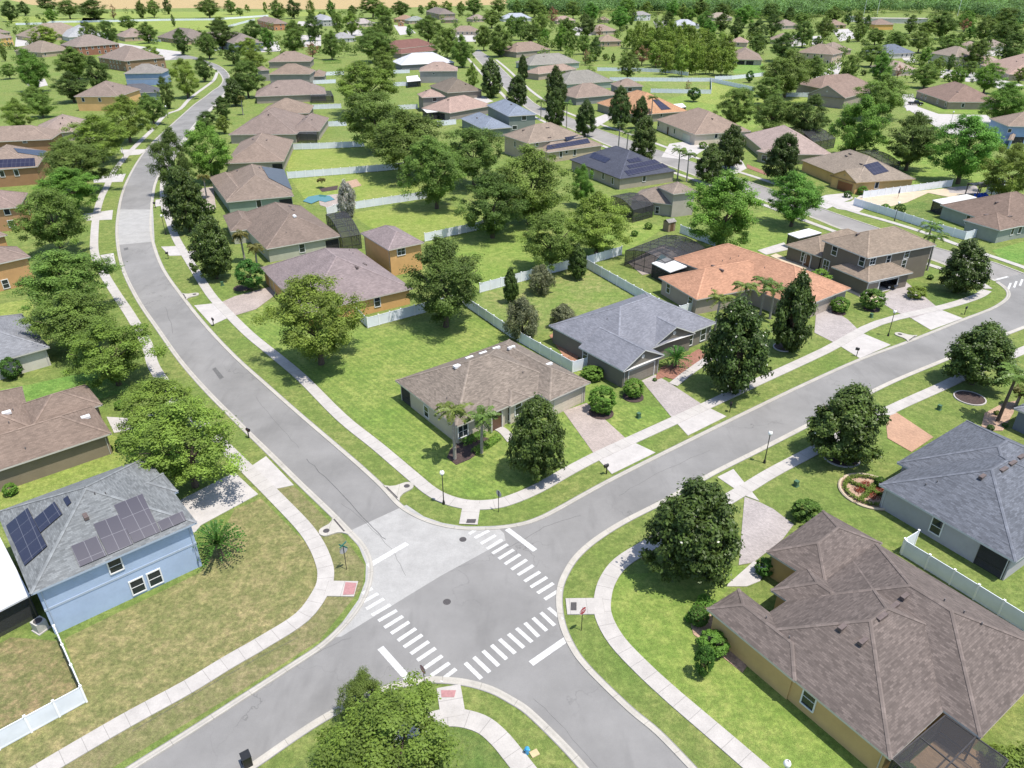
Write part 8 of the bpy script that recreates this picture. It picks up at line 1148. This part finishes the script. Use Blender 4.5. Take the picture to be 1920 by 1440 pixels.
CROWN['f'] = [clump_crown('crown', [LEAF['m'], PETAL], 250, 115, .064, .0170, egg, .34, 90, lump=.17, long=1.15)]
CROWN['n'] = [clump_crown('crown', [LEAF['m'], PETAL], 230, 80, .075, .026, egg, .3, 4, lump=.16, long=1.1) for _ in range(2)]
CROWN['p'] = [clump_crown('crown', [LEAF['p']], 46, 60, .12, .035, lambda z: .5 * (1 - max(0, z) * 1.1), .35, lump=.35) for _ in range(3)]
CROWN['g'] = [clump_crown('crown', [LEAF['g']], 90, 110, .085, .016, dome, .4, droop=.2, up=-.1, long=2.2) for _ in range(2)]
CROWN['v'] = [clump_crown('crown', [LEAF['v']], 80, 90, .09, .02, dome, .4, droop=.15, up=-.1, long=2.2)]
CROWN['r'] = [clump_crown('crown', [LEAF['r']], 50, 60, .08, .018, sph, .3, lump=.3)]
CROWN['h'] = [clump_crown('crown', [LEAF['h']], 110, 90, .075, .026, sph, .75, lump=.06)]
SHRUB = {'b': clump_crown('leaves', [LEAF['b']], 150, 60, .06, .03, sph, .8, lump=.04), 'd': clump_crown('leaves', [LEAF['h']], 150, 60, .06, .03, sph, .8, lump=.05), 'y': clump_crown('leaves', [LEAF['y']], 90, 70, .09, .03, sph, .6, lump=.2)}
def trunk_mesh(bend, r0, limbs):
    mb = MB(); p = [(0, 0, -.02), (bend * .1, 0, .25), (bend * .25, .01, .5), (bend * .2, .02, .72)]
    mb.tube(p, [r0 * 1.35, r0, r0 * .85, r0 * .7], 7, cap=False)
    for i in range(limbs):
        a = 2 * math.pi * i / limbs + random.random(); s = .16 + .12 * random.random(); z0 = .42 + .22 * random.random()
        mb.tube([(bend * .2, .01, z0), (s * .5 * math.cos(a), s * .5 * math.sin(a), z0 + .2), (s * math.cos(a) * 1.5, s * math.sin(a) * 1.5, 1.05)], [r0 * .55, r0 * .4, r0 * .12], 5, cap=False)
    return mb
TR = []
for i in range(4):
    o = trunk_mesh((-.15, .1, .2, -.05)[i], .028, 5).build('trunk', BARK); TR.append(o.data); bpy.data.objects.remove(o)
o = trunk_mesh(0, .02, 0).build('trunk', BARK); TRP = o.data; bpy.data.objects.remove(o)
NAME = {'o': 'oak_tree', 'y': 'oak_tree', 'b': 'oak_tree', 'd': 'oak_tree', 'm': 'magnolia_tree', 'f': 'magnolia_tree', 'n': 'magnolia_tree', 'p': 'pine_tree', 'g': 'willow_tree', 'v': 'willow_tree', 'r': 'bare_tree', 'h': 'small_tree'}
GRP = {'oak_tree': 'oak trees of the neighbourhood', 'magnolia_tree': 'magnolia trees along the streets', 'pine_tree': 'pines at the field edge', 'willow_tree': 'wispy yard trees', 'bare_tree': 'reddish thin trees', 'small_tree': 'small yard trees'}
for i, (k, x, y, W, Hc, tr, label) in enumerate(D['trees']):
    grp = 'pines of the copse' if 'copse' in label else GRP[NAME[k]]
    root = empty(NAME[k], (x, y, 0), random.uniform(0, 6.28)); tag(root, label, 'tree', grp)
    c = bpy.data.objects.new('crown', CROWN[k][i % len(CROWN[k])]); link(c, root); c.scale = (W, W, Hc); c.location = (0, 0, tr + Hc / 2); c.rotation_euler = (random.uniform(-.06, .06), random.uniform(-.06, .06), 0)
    t = bpy.data.objects.new('trunk', TRP if k == 'p' else TR[i % 4]); link(t, root); t.scale = (W, W, tr + Hc * .62) if k != 'p' else (W, W, tr + Hc * .9)
def frond(P, Nn, T, origin, ang, length, rise, droop, n, lw, mb=None):
    pts = []
    for i in range(n):
        t = (i + .5) / n; r = length * (t - .12 * t * t); z = rise * length * math.sin(t * 1.5) - droop * length * t * t
        pts.append((r, z))
    ca, sa = math.cos(ang), math.sin(ang)
    for i, (r, z) in enumerate(pts):
        t = (i + .5) / n; w = lw * math.sin(math.pi * (.12 + .85 * t)) ** .7
        for s in (-1, 1):
            for q in (.3, .75):
                side = s * w * q; x = r * ca - side * sa; y = r * sa + side * ca
                P.append((origin[0] + x, origin[1] + y, origin[2] + z - abs(side) * .35)); Nn.append((-sa * s * .5 + random.gauss(0, .12), ca * s * .5 + random.gauss(0, .12), 1)); T.append(random.uniform(.75, 1.25) )
def palm(root, h, kind):
    mb = MB(); bend = random.uniform(-.3, .3); n = 6
    if h > 2.4: mb.tube([(bend * (i / n) ** 2, .1 * (i / n), h * i / n - .05) for i in range(n + 1)], [.21 - .07 * i / n for i in range(n + 1)], 8); mb.build('trunk', PBARK, root)
    P, Nn, T = [], [], []; o = (bend, .1, h)
    cnt, L = (17, 2.5) if kind == 'queen' else (26, 1.75)
    if h < 2.8: L = 1.2
    for i in range(cnt): frond(P, Nn, T, o, 2 * math.pi * i / cnt * 1.618 * 3, L * random.uniform(.8, 1.1), random.uniform(.1, .75), random.uniform(.3, .75) if kind == 'queen' else random.uniform(.5, 1.1), 15, .5 if kind == 'queen' else .42)
    me = leaf_mesh('fronds', np.array(P), np.array(Nn), .13, np.array(T), [LEAF['q'] if kind == 'queen' else LEAF['z']], None, 1.7)
    link(bpy.data.objects.new('fronds', me), root)
for x, y, h, kind, label in D['palms']:
    root = empty('palm_tree', (x, y, 0), random.uniform(0, 6)); tag(root, label, 'palm', 'palm trees of the gardens'); palm(root, h, kind)
x, y, tx, ty, tz, label = D['lean']
root = empty('palm_tree', (x, y, 0)); tag(root, label, 'palm', 'palm trees of the gardens'); mb = MB(); mb.tube([(0, 0, -.05), ((tx - x) * .4, (ty - y) * .4, tz * .45), (tx - x, ty - y, tz)], [.24, .19, .15], 8); mb.build('trunk', BARK, root)
P, Nn, T = [], [], []
for i in range(18): frond(P, Nn, T, (tx - x, ty - y, tz), i * 2.4, random.uniform(2, 2.9), random.uniform(.1, .7), random.uniform(.4, .8), 15, .5)
link(bpy.data.objects.new('fronds', leaf_mesh('fronds', np.array(P), np.array(Nn), .13, np.array(T), [LEAF['q']], None, 1.7)), root)
for x, y, h, label in D['cyc']:
    root = empty('sago_palm', (x, y, 0)); tag(root, label, 'plant'); mb = MB(); mb.tube([(0, 0, 0), (0, 0, h * .45)], [.22, .16], 8); mb.build('stem', BARK, root); P, Nn, T = [], [], []
    for i in range(110):
        a = random.uniform(0, 6.28); el = random.uniform(-.1, 1.35); L = h * .62
        for q in range(9):
            t = (q + 1) / 9; r = L * t * math.cos(el); z = h * .45 + L * t * math.sin(el) - .25 * L * t * t
            P.append((r * math.cos(a), r * math.sin(a), z)); Nn.append((random.gauss(0, .3) - math.cos(a) * math.sin(el), random.gauss(0, .3) - math.sin(a) * math.sin(el), math.cos(el) + .3)); T.append(random.uniform(.75, 1.3))
    link(bpy.data.objects.new('fronds', leaf_mesh('fronds', np.array(P), np.array(Nn), .13, np.array(T), [LEAF['k']], None, 1.3)), root)
for k, x, y, W, H, label in D['shrubs']:
    o = link(bpy.data.objects.new('shrub', SHRUB[k])); o.location = (x, y, H * .5); o.scale = (W, W, H); o.rotation_euler = (0, 0, random.uniform(0, 6)); tag(o, label, 'shrub', 'garden shrubs')
for pts, w, h, label in D['hedges']:
    P, Nn, T = [], [], []
    for i in range(len(pts) - 1):
        a, b = Vector(pts[i]), Vector(pts[i + 1]); d = b - a; n = int(d.length * 260); nn = Vector((-d.y, d.x)).normalized()
        for _ in range(n):
            t = random.random(); s = random.uniform(-.5, .5); z = random.random()
            if random.random() < .5: z = 1
            else: s = .5 if s > 0 else -.5
            p = a + d * t + nn * s * w * random.uniform(.8, 1.08); P.append((p.x, p.y, z * h * random.uniform(.88, 1.08))); Nn.append((nn.x * s + random.gauss(0, .4), nn.y * s + random.gauss(0, .4), .7)); T.append(random.uniform(.7, 1.3))
    o = link(bpy.data.objects.new('hedge', leaf_mesh('hedge', np.array(P), np.array(Nn), .09, np.array(T), [LEAF['b']]))); tag(o, label, 'hedge', 'garden hedges')
# woodland mass far off
def woodland(line, n, depth, label, leafs=150):
    """crowns packed behind a front line, thinning out with depth"""
    P, Nn, T = [], [], []
    for k in range(n):
        i = random.randrange(len(line) - 1); s = random.random(); a, b = line[i], line[i + 1]; off = depth * random.random() ** 1.7
        x = a[0] + (b[0] - a[0]) * s; y = a[1] + (b[1] - a[1]) * s; l = math.hypot(x, y); x += x / l * off; y += y / l * off
        W = random.uniform(9, 24); H = random.uniform(8, 17); t = random.uniform(.45, 1.5); d = unit(leafs); d[:, 2] = np.abs(d[:, 2]) * np.where(RNG.uniform(size=leafs) < .8, 1, -.6)
        lob = 1 + .22 * np.sin(d[:, 0] * 7 + x) * np.cos(d[:, 1] * 7 + y)
        P.append(np.array([x, y, H * .5]) + d * lob[:, None] * RNG.uniform(.75, 1.05, leafs)[:, None] * np.array([W / 2, W / 2, H / 2])); Nn.append(d + np.array([0, 0, .4]) + RNG.normal(size=d.shape) * .4); T.append(t * RNG.uniform(.7, 1.3, leafs))
    me = leaf_mesh('woodland', np.concatenate(P), np.concatenate(Nn), .85, np.concatenate(T), [LEAF['w']])
    o = link(bpy.data.objects.new('woodland', me)); o['kind'] = 'stuff'; o['label'] = label; o['category'] = 'woodland'
woodland(D['wood'], 1700, 520, 'dense green woodland along the top right of the photo')
woodland(D['woodL'], 300, 300, 'far strip of woodland beyond the tan field')
P, Nn, T = [], [], []   # the small far trees beyond the ones built one by one
for x, y, W in D['far_trees']:
    n = 110; H = W * random.uniform(.75, 1.15); d = unit(n); d[:, 2] = np.abs(d[:, 2]) * np.where(RNG.uniform(size=n) < .7, 1, -1); t = random.uniform(.7, 1.35)
    lob = 1 + .25 * np.sin(d[:, 0] * 6 + x) * np.cos(d[:, 1] * 6 + y)
    P.append(np.array([x, y, H * .55]) + d * lob[:, None] * RNG.uniform(.6, 1.05, n)[:, None] * np.array([W / 2, W / 2, H / 2])); Nn.append(d + np.array([0, 0, .5]) + RNG.normal(size=d.shape) * .4); T.append(t * RNG.uniform(.7, 1.3, n))
o = link(bpy.data.objects.new('distant_trees', leaf_mesh('distant_trees', np.concatenate(P), np.concatenate(Nn), .5, np.concatenate(T), [LEAF['o']]))); o['kind'] = 'stuff'; o['label'] = 'many small distant trees and bushes among the far houses'; o['category'] = 'trees'
# ------------------------------------------------------------------ fences
PANEL_W = 2.35
for pts, label in D['fence']:
    ox, oy = pts[0]; root = empty('fence', (ox, oy, 0)); tag(root, label, 'fence', 'white vinyl fences')
    pm = MB(); posts = []
    for i in range(len(pts) - 1):
        a, b = Vector(pts[i]), Vector(pts[i + 1]); d = b - a; L = d.length; n = max(1, round(L / PANEL_W)); ang = math.atan2(d.y, d.x)
        for k in range(n):
            m = a + d * (k + .5) / n; w = L / n - .1
            pm.box(m.x - ox, m.y - oy, .06, w, .035, 1.62, ang); pm.box(m.x - ox, m.y - oy, 1.68, w, .06, .1, ang); pm.box(m.x - ox, m.y - oy, .04, w, .056, .14, ang)
            posts.append((a + d * k / n, ang))
        if i == len(pts) - 2: posts.append((b, ang))
    pm.build('panel_run', WHITE_SHADE, root)
    mb = MB(); mb.box(0, 0, 0, .14, .14, 1.84); mb.box(0, 0, 1.84, .19, .19, .06); first = None
    for p, a in posts:
        if first is None: o = first = mb.build('post', POSTW, root)
        else: o = link(first.copy(), root)
        o.location = (p.x - ox, p.y - oy, 0); o.rotation_euler = (0, 0, a)
# ------------------------------------------------------------------ street furniture
def street_lamp():
    r = empty('street_lamp', (0, 0, 0)); mb = MB()
    mb.tube([(0, 0, 0), (0, 0, .12), (0, 0, .45), (0, 0, .55)], [.17, .16, .1, .06], 10); mb.tube([(0, 0, .5), (0, 0, 3.75)], [.06, .045], 9); mb.tube([(0, 0, 3.7), (0, 0, 3.82), (0, 0, 3.9)], [.05, .12, .13], 10); mb.build('pole', BLACK, r)
    g = MB(); g.ball((0, 0, 4.12), .25, 14, 0, 1.15); g.build('globe', GLOBE, r, True); f = MB(); f.tube([(0, 0, 4.38), (0, 0, 4.5)], [.07, .01], 8); f.build('finial', BLACK, r); return r
def copy_tree(o, parent=None):
    c = o.copy(); link(c, parent)
    for ch in list(o.children): copy_tree(ch, c)
    return c
proto = street_lamp()
for i, (x, y, label) in enumerate(D['lamp']):
    o = proto if i == 0 else copy_tree(proto); o.location = (x, y, 0); tag(o, label, 'street lamp', 'street lamps')
def mailbox():
    r = empty('mailbox', (0, 0, 0)); mb = MB(); mb.box(0, 0, 0, .1, .1, 1.15); mb.box(.12, 0, .98, .5, .12, .1); mb.build('post', BLACK, r)
    b = MB(); n = 8
    for s in range(n):
        a0, a1 = math.pi * s / n, math.pi * (s + 1) / n; y0, z0, y1, z1 = .13 * math.cos(a0), 1.28 + .13 * math.sin(a0), .13 * math.cos(a1), 1.28 + .13 * math.sin(a1)
        b.face([(-.18, y0, z0), (.38, y0, z0), (.38, y1, z1), (-.18, y1, z1)])
    b.box(.1, 0, 1.08, .56, .26, .2); b.build('box', BLACK, r); f = MB(); f.box(.2, -.15, 1.25, .04, .02, .22); f.build('flag', REDP, r); return r
proto = mailbox()
for i, (x, y, label) in enumerate(D['mailbox']):
    o = proto if i == 0 else copy_tree(proto); o.location = (x, y, 0); o.rotation_euler = (0, 0, random.uniform(0, 6)); tag(o, label, 'mailbox', 'kerbside mailboxes')
def stop_sign(ang, blades=False):
    r = empty('stop_sign', (0, 0, 0), math.radians(ang)); mb = MB(); mb.tube([(0, 0, 0), (0, 0, 3.1 if blades else 2.75)], [.035, .035], 7); mb.build('post', BLACK, r)
    oc = lambda rad, x: [(x, rad * math.cos(math.pi / 8 + q * math.pi / 4), 2.4 + rad * math.sin(math.pi / 8 + q * math.pi / 4)) for q in range(8)]
    m = MB(); m.face(oc(.42, .05), 0); m.face(oc(.39, .053), 1); m.face(oc(.42, .035)[::-1], 2)
    A, B = oc(.42, .035), oc(.42, .05)
    for q in range(8): m.face([A[q], A[(q + 1) % 8], B[(q + 1) % 8], B[q]], 2)
    f = m.build('face', [WHITE2, REDP, m_plain('sign_back', (.3, .3, .3), .4)], r)
    cu = bpy.data.curves.new('lettering', 'FONT'); cu.body = 'STOP'; cu.size = .3; cu.align_x = 'CENTER'; cu.align_y = 'CENTER'; cu.extrude = .002; cu.materials.append(WHITE2)
    q = bpy.data.objects.new('q', cu); C.objects.link(q); me = bpy.data.meshes.new_from_object(q.evaluated_get(bpy.context.evaluated_depsgraph_get())); bpy.data.objects.remove(q)
    t = bpy.data.objects.new('lettering', me); link(t, f); t.location = (.057, 0, 2.4); t.rotation_euler = (math.pi / 2, 0, math.pi / 2)
    if blades:
        for k, a in enumerate((0, math.pi / 2)):
            b = MB(); b.obox((0, 0, 2.92 + .18 * k), (math.cos(a + .4), math.sin(a + .4), 0), (-math.sin(a + .4), math.cos(a + .4), 0), (0, 0, 1), 1.0, .03, .17); b.build('name_blade', GREENP, r)
    return r
for x, y, a, label in D['stop']:
    o = stop_sign(a); o.location = (x, y, 0); tag(o, label, 'stop sign', 'stop signs at the crossing')
x, y, a, label = D['street_sign']; o = stop_sign(a, True); o.location = (x, y, 0); tag(o, label, 'stop sign', 'stop signs at the crossing')
for x, y, label in D['utility']:
    mb = MB(); mb.box(x, y, .0, .6, .6, .06, .6); mb.box(x, y, .06, .42, .42, .55, .6); mb.box(x, y, .61, .46, .46, .08, .6); tag(mb.build('utility_box', GREENBOX), label, 'utility box', 'utility boxes on the lawns')
for x, y, rad, k, label in D['rings']:
    mb = MB(); n = 28; mb.tube([(x, y, 0), (x, y, .09)], [rad, rad], n)
    if k == 'white':
        for q in range(n):
            a0, a1 = 2 * math.pi * q / n, 2 * math.pi * (q + 1) / n
            for r0, r1, z0, z1 in ((rad, rad, 0, .14), (rad, rad + .16, .14, .14), (rad + .16, rad + .16, .14, 0)):
                P = lambda r, a, z: (x + r * math.cos(a), y + r * math.sin(a), z)
                mb.face([P(r0, a0, z0), P(r1, a0, z1), P(r1, a1, z1), P(r0, a1, z0)], 1)
    tag(mb.build('tree_ring', [MULCH['red' if k == 'red' else 'dark'], APRON]), label, 'planting ring', 'planting rings')
x, y, r = D['flowerbed']; root = empty('flower_bed', (x, y, 0)); tag(root, 'round ring flower bed with a cross of low hedges on the lawn', 'flower bed')
mb = MB(); mb.tube([(0, 0, 0), (0, 0, .09)], [r, r], 32); mb.build('mulch', MULCH['sandred'], root); mb = MB()
mb.tube([(r * math.cos(a * .19635), r * math.sin(a * .19635), .1) for a in range(33)], [.16] * 33, 6); mb.build('edging', DRV['sand'], root)
P, Nn, T = [], [], []
for i in range(5200):
    if i % 2: a = random.uniform(0, 6.28); rr = r * .82 + random.gauss(0, .12); p = (rr * math.cos(a), rr * math.sin(a))
    else:
        t = random.uniform(-.75, .75) * r; s = random.gauss(0, .13); p = (t * .7 + s * .7, t * .7 - s * .7) if i % 4 else (t * .7 - s * .7, -t * .7 - s * .7)
    P.append((*p, random.uniform(.15, .5))); Nn.append((random.gauss(0, .5), random.gauss(0, .5), 1)); T.append(random.uniform(.7, 1.3))
link(bpy.data.objects.new('low_hedge', leaf_mesh('low_hedge', np.array(P), np.array(Nn), .075, np.array(T), [LEAF['y']])), root)
P = [((random.choice((-1, 1)) * random.uniform(.5, 1.6)), random.gauss(0, .3), random.uniform(.15, .35)) for _ in range(260)] + [(random.gauss(0, .3), (random.choice((-1, 1)) * random.uniform(.5, 1.6)), random.uniform(.15, .35)) for _ in range(260)]
link(bpy.data.objects.new('flowers', leaf_mesh('flowers', np.array(P), RNG.normal(size=(520, 3)) + np.array([0, 0, 1.5]), .09, RNG.uniform(.6, 1.2, 520), [m_leaf('red_flowers', (.22, .04, .03))])), root)
for i, q in enumerate(D['pool']):
    mb = MB(); poly_faces(mb, q, .16); o = mb.build('pool_water', POOLW); structure(o)
def car(kind, col):
    r = empty('pickup_truck' if kind == 'pickup' else kind if kind == 'van' else 'car', (0, 0, 0)); mb = MB(); L, Wd, hh = {'pickup': (5.6, 1.95, 1.0), 'van': (5.2, 1.95, 1.2), 'car': (4.6, 1.8, .85)}[kind]
    prof = {'pickup': [(-2.8, .45), (-2.8, 1.12), (-.7, 1.14), (1.0, 1.16), (2.55, 1.05), (2.8, .8), (2.8, .45)], 'van': [(-2.6, .4), (-2.6, 1.2), (1.3, 1.2), (2.3, 1.02), (2.6, .75), (2.6, .4)], 'car': [(-2.3, .35), (-2.3, .95), (-1.6, 1.0), (1.0, .98), (2.1, .82), (2.3, .6), (2.3, .35)]}[kind]
    cab = {'pickup': [(-.7, 1.14), (-.5, 1.82), (.75, 1.82), (1.35, 1.16)], 'van': [(-2.6, 1.2), (-2.5, 2.05), (.8, 2.05), (1.5, 1.2)], 'car': [(-1.9, .98), (-1.2, 1.45), (.25, 1.45), (1.1, .98)]}[kind]
    def ext(m, p, w, wt, mi):
        zt = max(q[1] for q in p); A = [(x, -(w if z < zt - .05 else wt) / 2, z) for x, z in p]; B = [(x, -y, z) for x, y, z in A]
        m.face(A, mi); m.face(B[::-1], mi)
        for i in range(len(p)): m.face([A[i], B[i], B[(i + 1) % len(p)], A[(i + 1) % len(p)]], mi)
    ext(mb, prof, Wd, Wd, 0); mb.build('body', CARP[col], r); c = MB(); ext(c, cab, Wd - .12, Wd - .45, 0); cb = c.build('cabin', CARP[col], r)
    g = MB(); x0, x1, z1 = cab[1][0], cab[2][0], cab[1][1]
    zb = cab[0][1]
    for s in (-1, 1): g.face([(cab[0][0] + .35, s * (Wd - .1) / 2, zb + .12), (cab[3][0] - .3, s * (Wd - .1) / 2, zb + .12), (x1 - .05, s * (Wd - .38) / 2, z1 - .1), (x0 + .1, s * (Wd - .38) / 2, z1 - .1)])
    g.face([(cab[3][0] + .01, -.75, zb + .1), (cab[3][0] + .01, .75, zb + .1), (x1 + .06, .62, z1 - .06), (x1 + .06, -.62, z1 - .06)]); g.build('windows', GLASS, cb)
    for sx in (-1, 1):
        for sy in (-1, 1):
            w = MB(); X = sx * L * .31; w.tube([(X, sy * (Wd / 2 - .2), .36), (X, sy * (Wd / 2 + .02), .36)], [.36, .36], 14); o = w.build('wheel', RUBBER, r); q = MB(); q.tube([(X, sy * (Wd / 2 + .0), .36), (X, sy * (Wd / 2 + .03), .36)], [.2, .2], 10); q.build('rim', WHITE2, o)
    if kind == 'pickup':
        b = MB(); b.box(-1.75, 0, 1.0, 1.9, 1.6, .13, 0, 0); b.build('truck_bed', RUBBER, r)
    return r
for x, y, a, col, kind, label in D['cars']:
    o = car(kind, col); o.location = (x, y, .06); o.rotation_euler = (0, 0, math.radians(a)); tag(o, label, 'vehicle', 'parked vehicles')
x, y, _ = D['gcar']; o = car('car', 'black'); o.location = (x - 1., y + 1.2, .07); o.rotation_euler = (0, 0, math.radians(-49)); tag(o, 'dark car inside the open garage of the taupe house', 'vehicle', 'parked vehicles')
x, y, _ = D['pergola']; root = empty('pergola', (x, y, 0), .35); tag(root, 'dark pergola with blue cushioned seats in the fenced garden', 'pergola'); mb = MB()
for sx in (-1, 1):
    for sy in (-1, 1): mb.box(sx * 2.4, sy * 1.6, 0, .18, .18, 2.7)
for sy in (-1, 1): mb.box(0, sy * 1.6, 2.7, 5.4, .12, .22)
mb.build('frame', DARKMETAL, root); mb = MB()
for k in range(9): mb.box(-2.4 + .6 * k, 0, 2.92, .1, 3.9, .12)
mb.build('rafters', DARKMETAL, root); mb = MB(); poly_faces(mb, [(-2.4, 1.6), (2.4, 1.6), (2.4, .2), (-2.4, .2)], 2.95); mb.build('canopy', WHITE2, root)
for k in range(4):
    s = empty('lounge_chair', (0, 0, 0)); c, n = math.cos(.35), math.sin(.35); lx, ly = -1.6 + 1.05 * k, -.9; s.location = (x + lx * c - ly * n, y + lx * n + ly * c, 0); s.rotation_euler = (0, 0, .35); tag(s, 'blue cushioned garden seat under the dark pergola, %s from left' % ('first', 'second', 'third', 'fourth')[k], 'garden seat', 'blue garden seats')
    m = MB(); m.box(0, 0, .15, .8, .8, .3); m.build('seat', BLUEP, s); m = MB(); m.box(0, .36, .45, .8, .14, .5); m.build('backrest', BLUEP, s); m = MB()
    for a in (-1, 1): m.box(a * .38, 0, 0, .08, .8, .6)
    m.build('armrests', BLUEP, s)
for x, y, h, label in D['poles']:
    r = empty('utility_pole', (x, y, 0)); mb = MB(); mb.tube([(0, 0, 0), (0, 0, h)], [.22, .14], 8); mb.build('pole', WHITE2, r); m = MB(); m.box(0, 0, h - .9, 2.6, .12, .14); m.build('crossarm', WHITE2, r); tag(r, label, 'utility pole', 'utility poles by the woods')
x, y, _ = D['can']; r = empty('trash_bin', (x, y, 0), .6); tag(r, 'black wheeled bin on the road at the bottom edge', 'bin'); mb = MB(); mb.box(0, 0, .1, .6, .65, .95); mb.build('body', BLACK, r); mb = MB(); mb.box(0, 0, 1.06, .66, .74, .08); mb.build('lid', BLACK, r); mb = MB()
for s in (-1, 1): mb.tube([(s * .3, .32, .14), (s * .36, .32, .14)], [.14, .14], 10)
mb.build('wheels', RUBBER, r)
x, y, _ = D['hyd']; r = empty('water_hydrant', (x, y, 0)); tag(r, 'small blue hydrant beside a tan square lid on the bottom verge', 'hydrant'); mb = MB(); mb.tube([(0, 0, 0), (0, 0, .55), (0, 0, .62), (0, 0, .75)], [.14, .13, .17, .05], 12); mb.tube([(-.22, 0, .42), (.22, 0, .42)], [.07, .07], 8); mb.build('body', m_plain('hydrant_blue', (.04, .27, .5), .4), r)
mb = MB(); mb.box(x + .55, y - .02, 0, .62, .5, .09, .5); tag(mb.build('meter_lid', TANP), 'tan square meter lid on the verge beside the blue hydrant', 'meter lid')
x, y, _ = D['ac']; r = empty('air_conditioner', (x, y, 0), -.5); tag(r, 'grey air conditioner unit at the corner of the pale blue house', 'air conditioner'); mb = MB(); mb.box(0, 0, .0, 1.1, 1.1, .1); mb.build('pad', APRON, r); mb = MB(); mb.box(0, 0, .1, .9, .9, .95); mb.build('body', m_plain('ac_grey', (.4, .39, .36), .5), r); mb = MB(); mb.tube([(0, 0, 1.05), (0, 0, 1.08)], [.36, .36], 16); mb.build('fan_grille', IRON, r)
x, y, _ = D['shed']; r = empty('garden_shed', (x, y, 0), .55); tag(r, 'tan garden shed with pale gabled roof beside the taupe house', 'shed'); mb = MB(); mb.box(0, 0, 0, 2., 1.7, 2.1); mb.build('wall', m_wall([.26, .2, .14]), r); mb = MB()
for s in (-1, 1): mb.face([(-1.15, s * 1.0, 2.05), (1.15, s * 1.0, 2.05), (1.15, 0, 2.6), (-1.15, 0, 2.6)] if s < 0 else [(1.15, s * 1.0, 2.05), (-1.15, s * 1.0, 2.05), (-1.15, 0, 2.6), (1.15, 0, 2.6)])
mb.build('roof', m_roof([.22, .21, .2]), r); mb = MB(); mb.box(0, -.86, .05, .9, .04, 1.8); mb.build('door', WOOD, r)
x, y, _ = D['umbrella']; r = empty('garden_umbrella', (x, y, 0)); tag(r, 'closed dark garden umbrella behind the long white fence', 'umbrella'); mb = MB(); mb.tube([(0, 0, 0), (0, 0, 2.7)], [.04, .03], 7); mb.build('pole', DARKMETAL, r); mb = MB(); mb.tube([(0, 0, 1.2), (0, 0, 1.5), (0, 0, 2.6)], [.1, .2, .05], 10); mb.build('canopy', m_plain('navy_canvas', (.03, .03, .07), .8), r)
# ------------------------------------------------------------------ light, sky, camera
SUN_EL, SUN_AZ = math.radians(71), math.radians(120)      # azimuth from north, clockwise
sd = Vector((math.sin(SUN_AZ) * math.cos(SUN_EL), math.cos(SUN_AZ) * math.cos(SUN_EL), math.sin(SUN_EL)))
su = bpy.data.lights.new('sun', 'SUN'); su.energy = 4.3; su.angle = math.radians(.53); su.color = (1., .945, .86)
so = link(bpy.data.objects.new('sun', su)); so.rotation_euler = sd.to_track_quat('Z', 'Y').to_euler()
w = bpy.data.worlds.new('World'); bpy.context.scene.world = w; w.use_nodes = True; nt = w.node_tree
sk = nt.nodes.new('ShaderNodeTexSky'); sk.sky_type = 'NISHITA'; sk.sun_disc = False; sk.sun_elevation = SUN_EL; sk.sun_rotation = SUN_AZ
nt.links.new(sk.outputs[0], nt.nodes['Background'].inputs[0]); nt.nodes['Background'].inputs[1].default_value = .15
cam = bpy.data.cameras.new('camera'); co = link(bpy.data.objects.new('camera', cam)); co.location = (0, 0, 50); co.rotation_euler = (math.radians(90) - math.atan(785 / 1385), 0, 0)
cam.sensor_width = 36; cam.lens = 36 * 1385 / 1920; cam.clip_start = .5; cam.clip_end = 8000
S = bpy.context.scene; S.camera = co; S.view_settings.view_transform = 'Standard'; S.view_settings.look = 'None'; S.view_settings.exposure = .68; S.view_settings.gamma = 1
S.cycles.volume_bounces = 0; S.cycles.max_bounces = 6; S.cycles.transparent_max_bounces = 12; S.cycles.use_adaptive_sampling = True
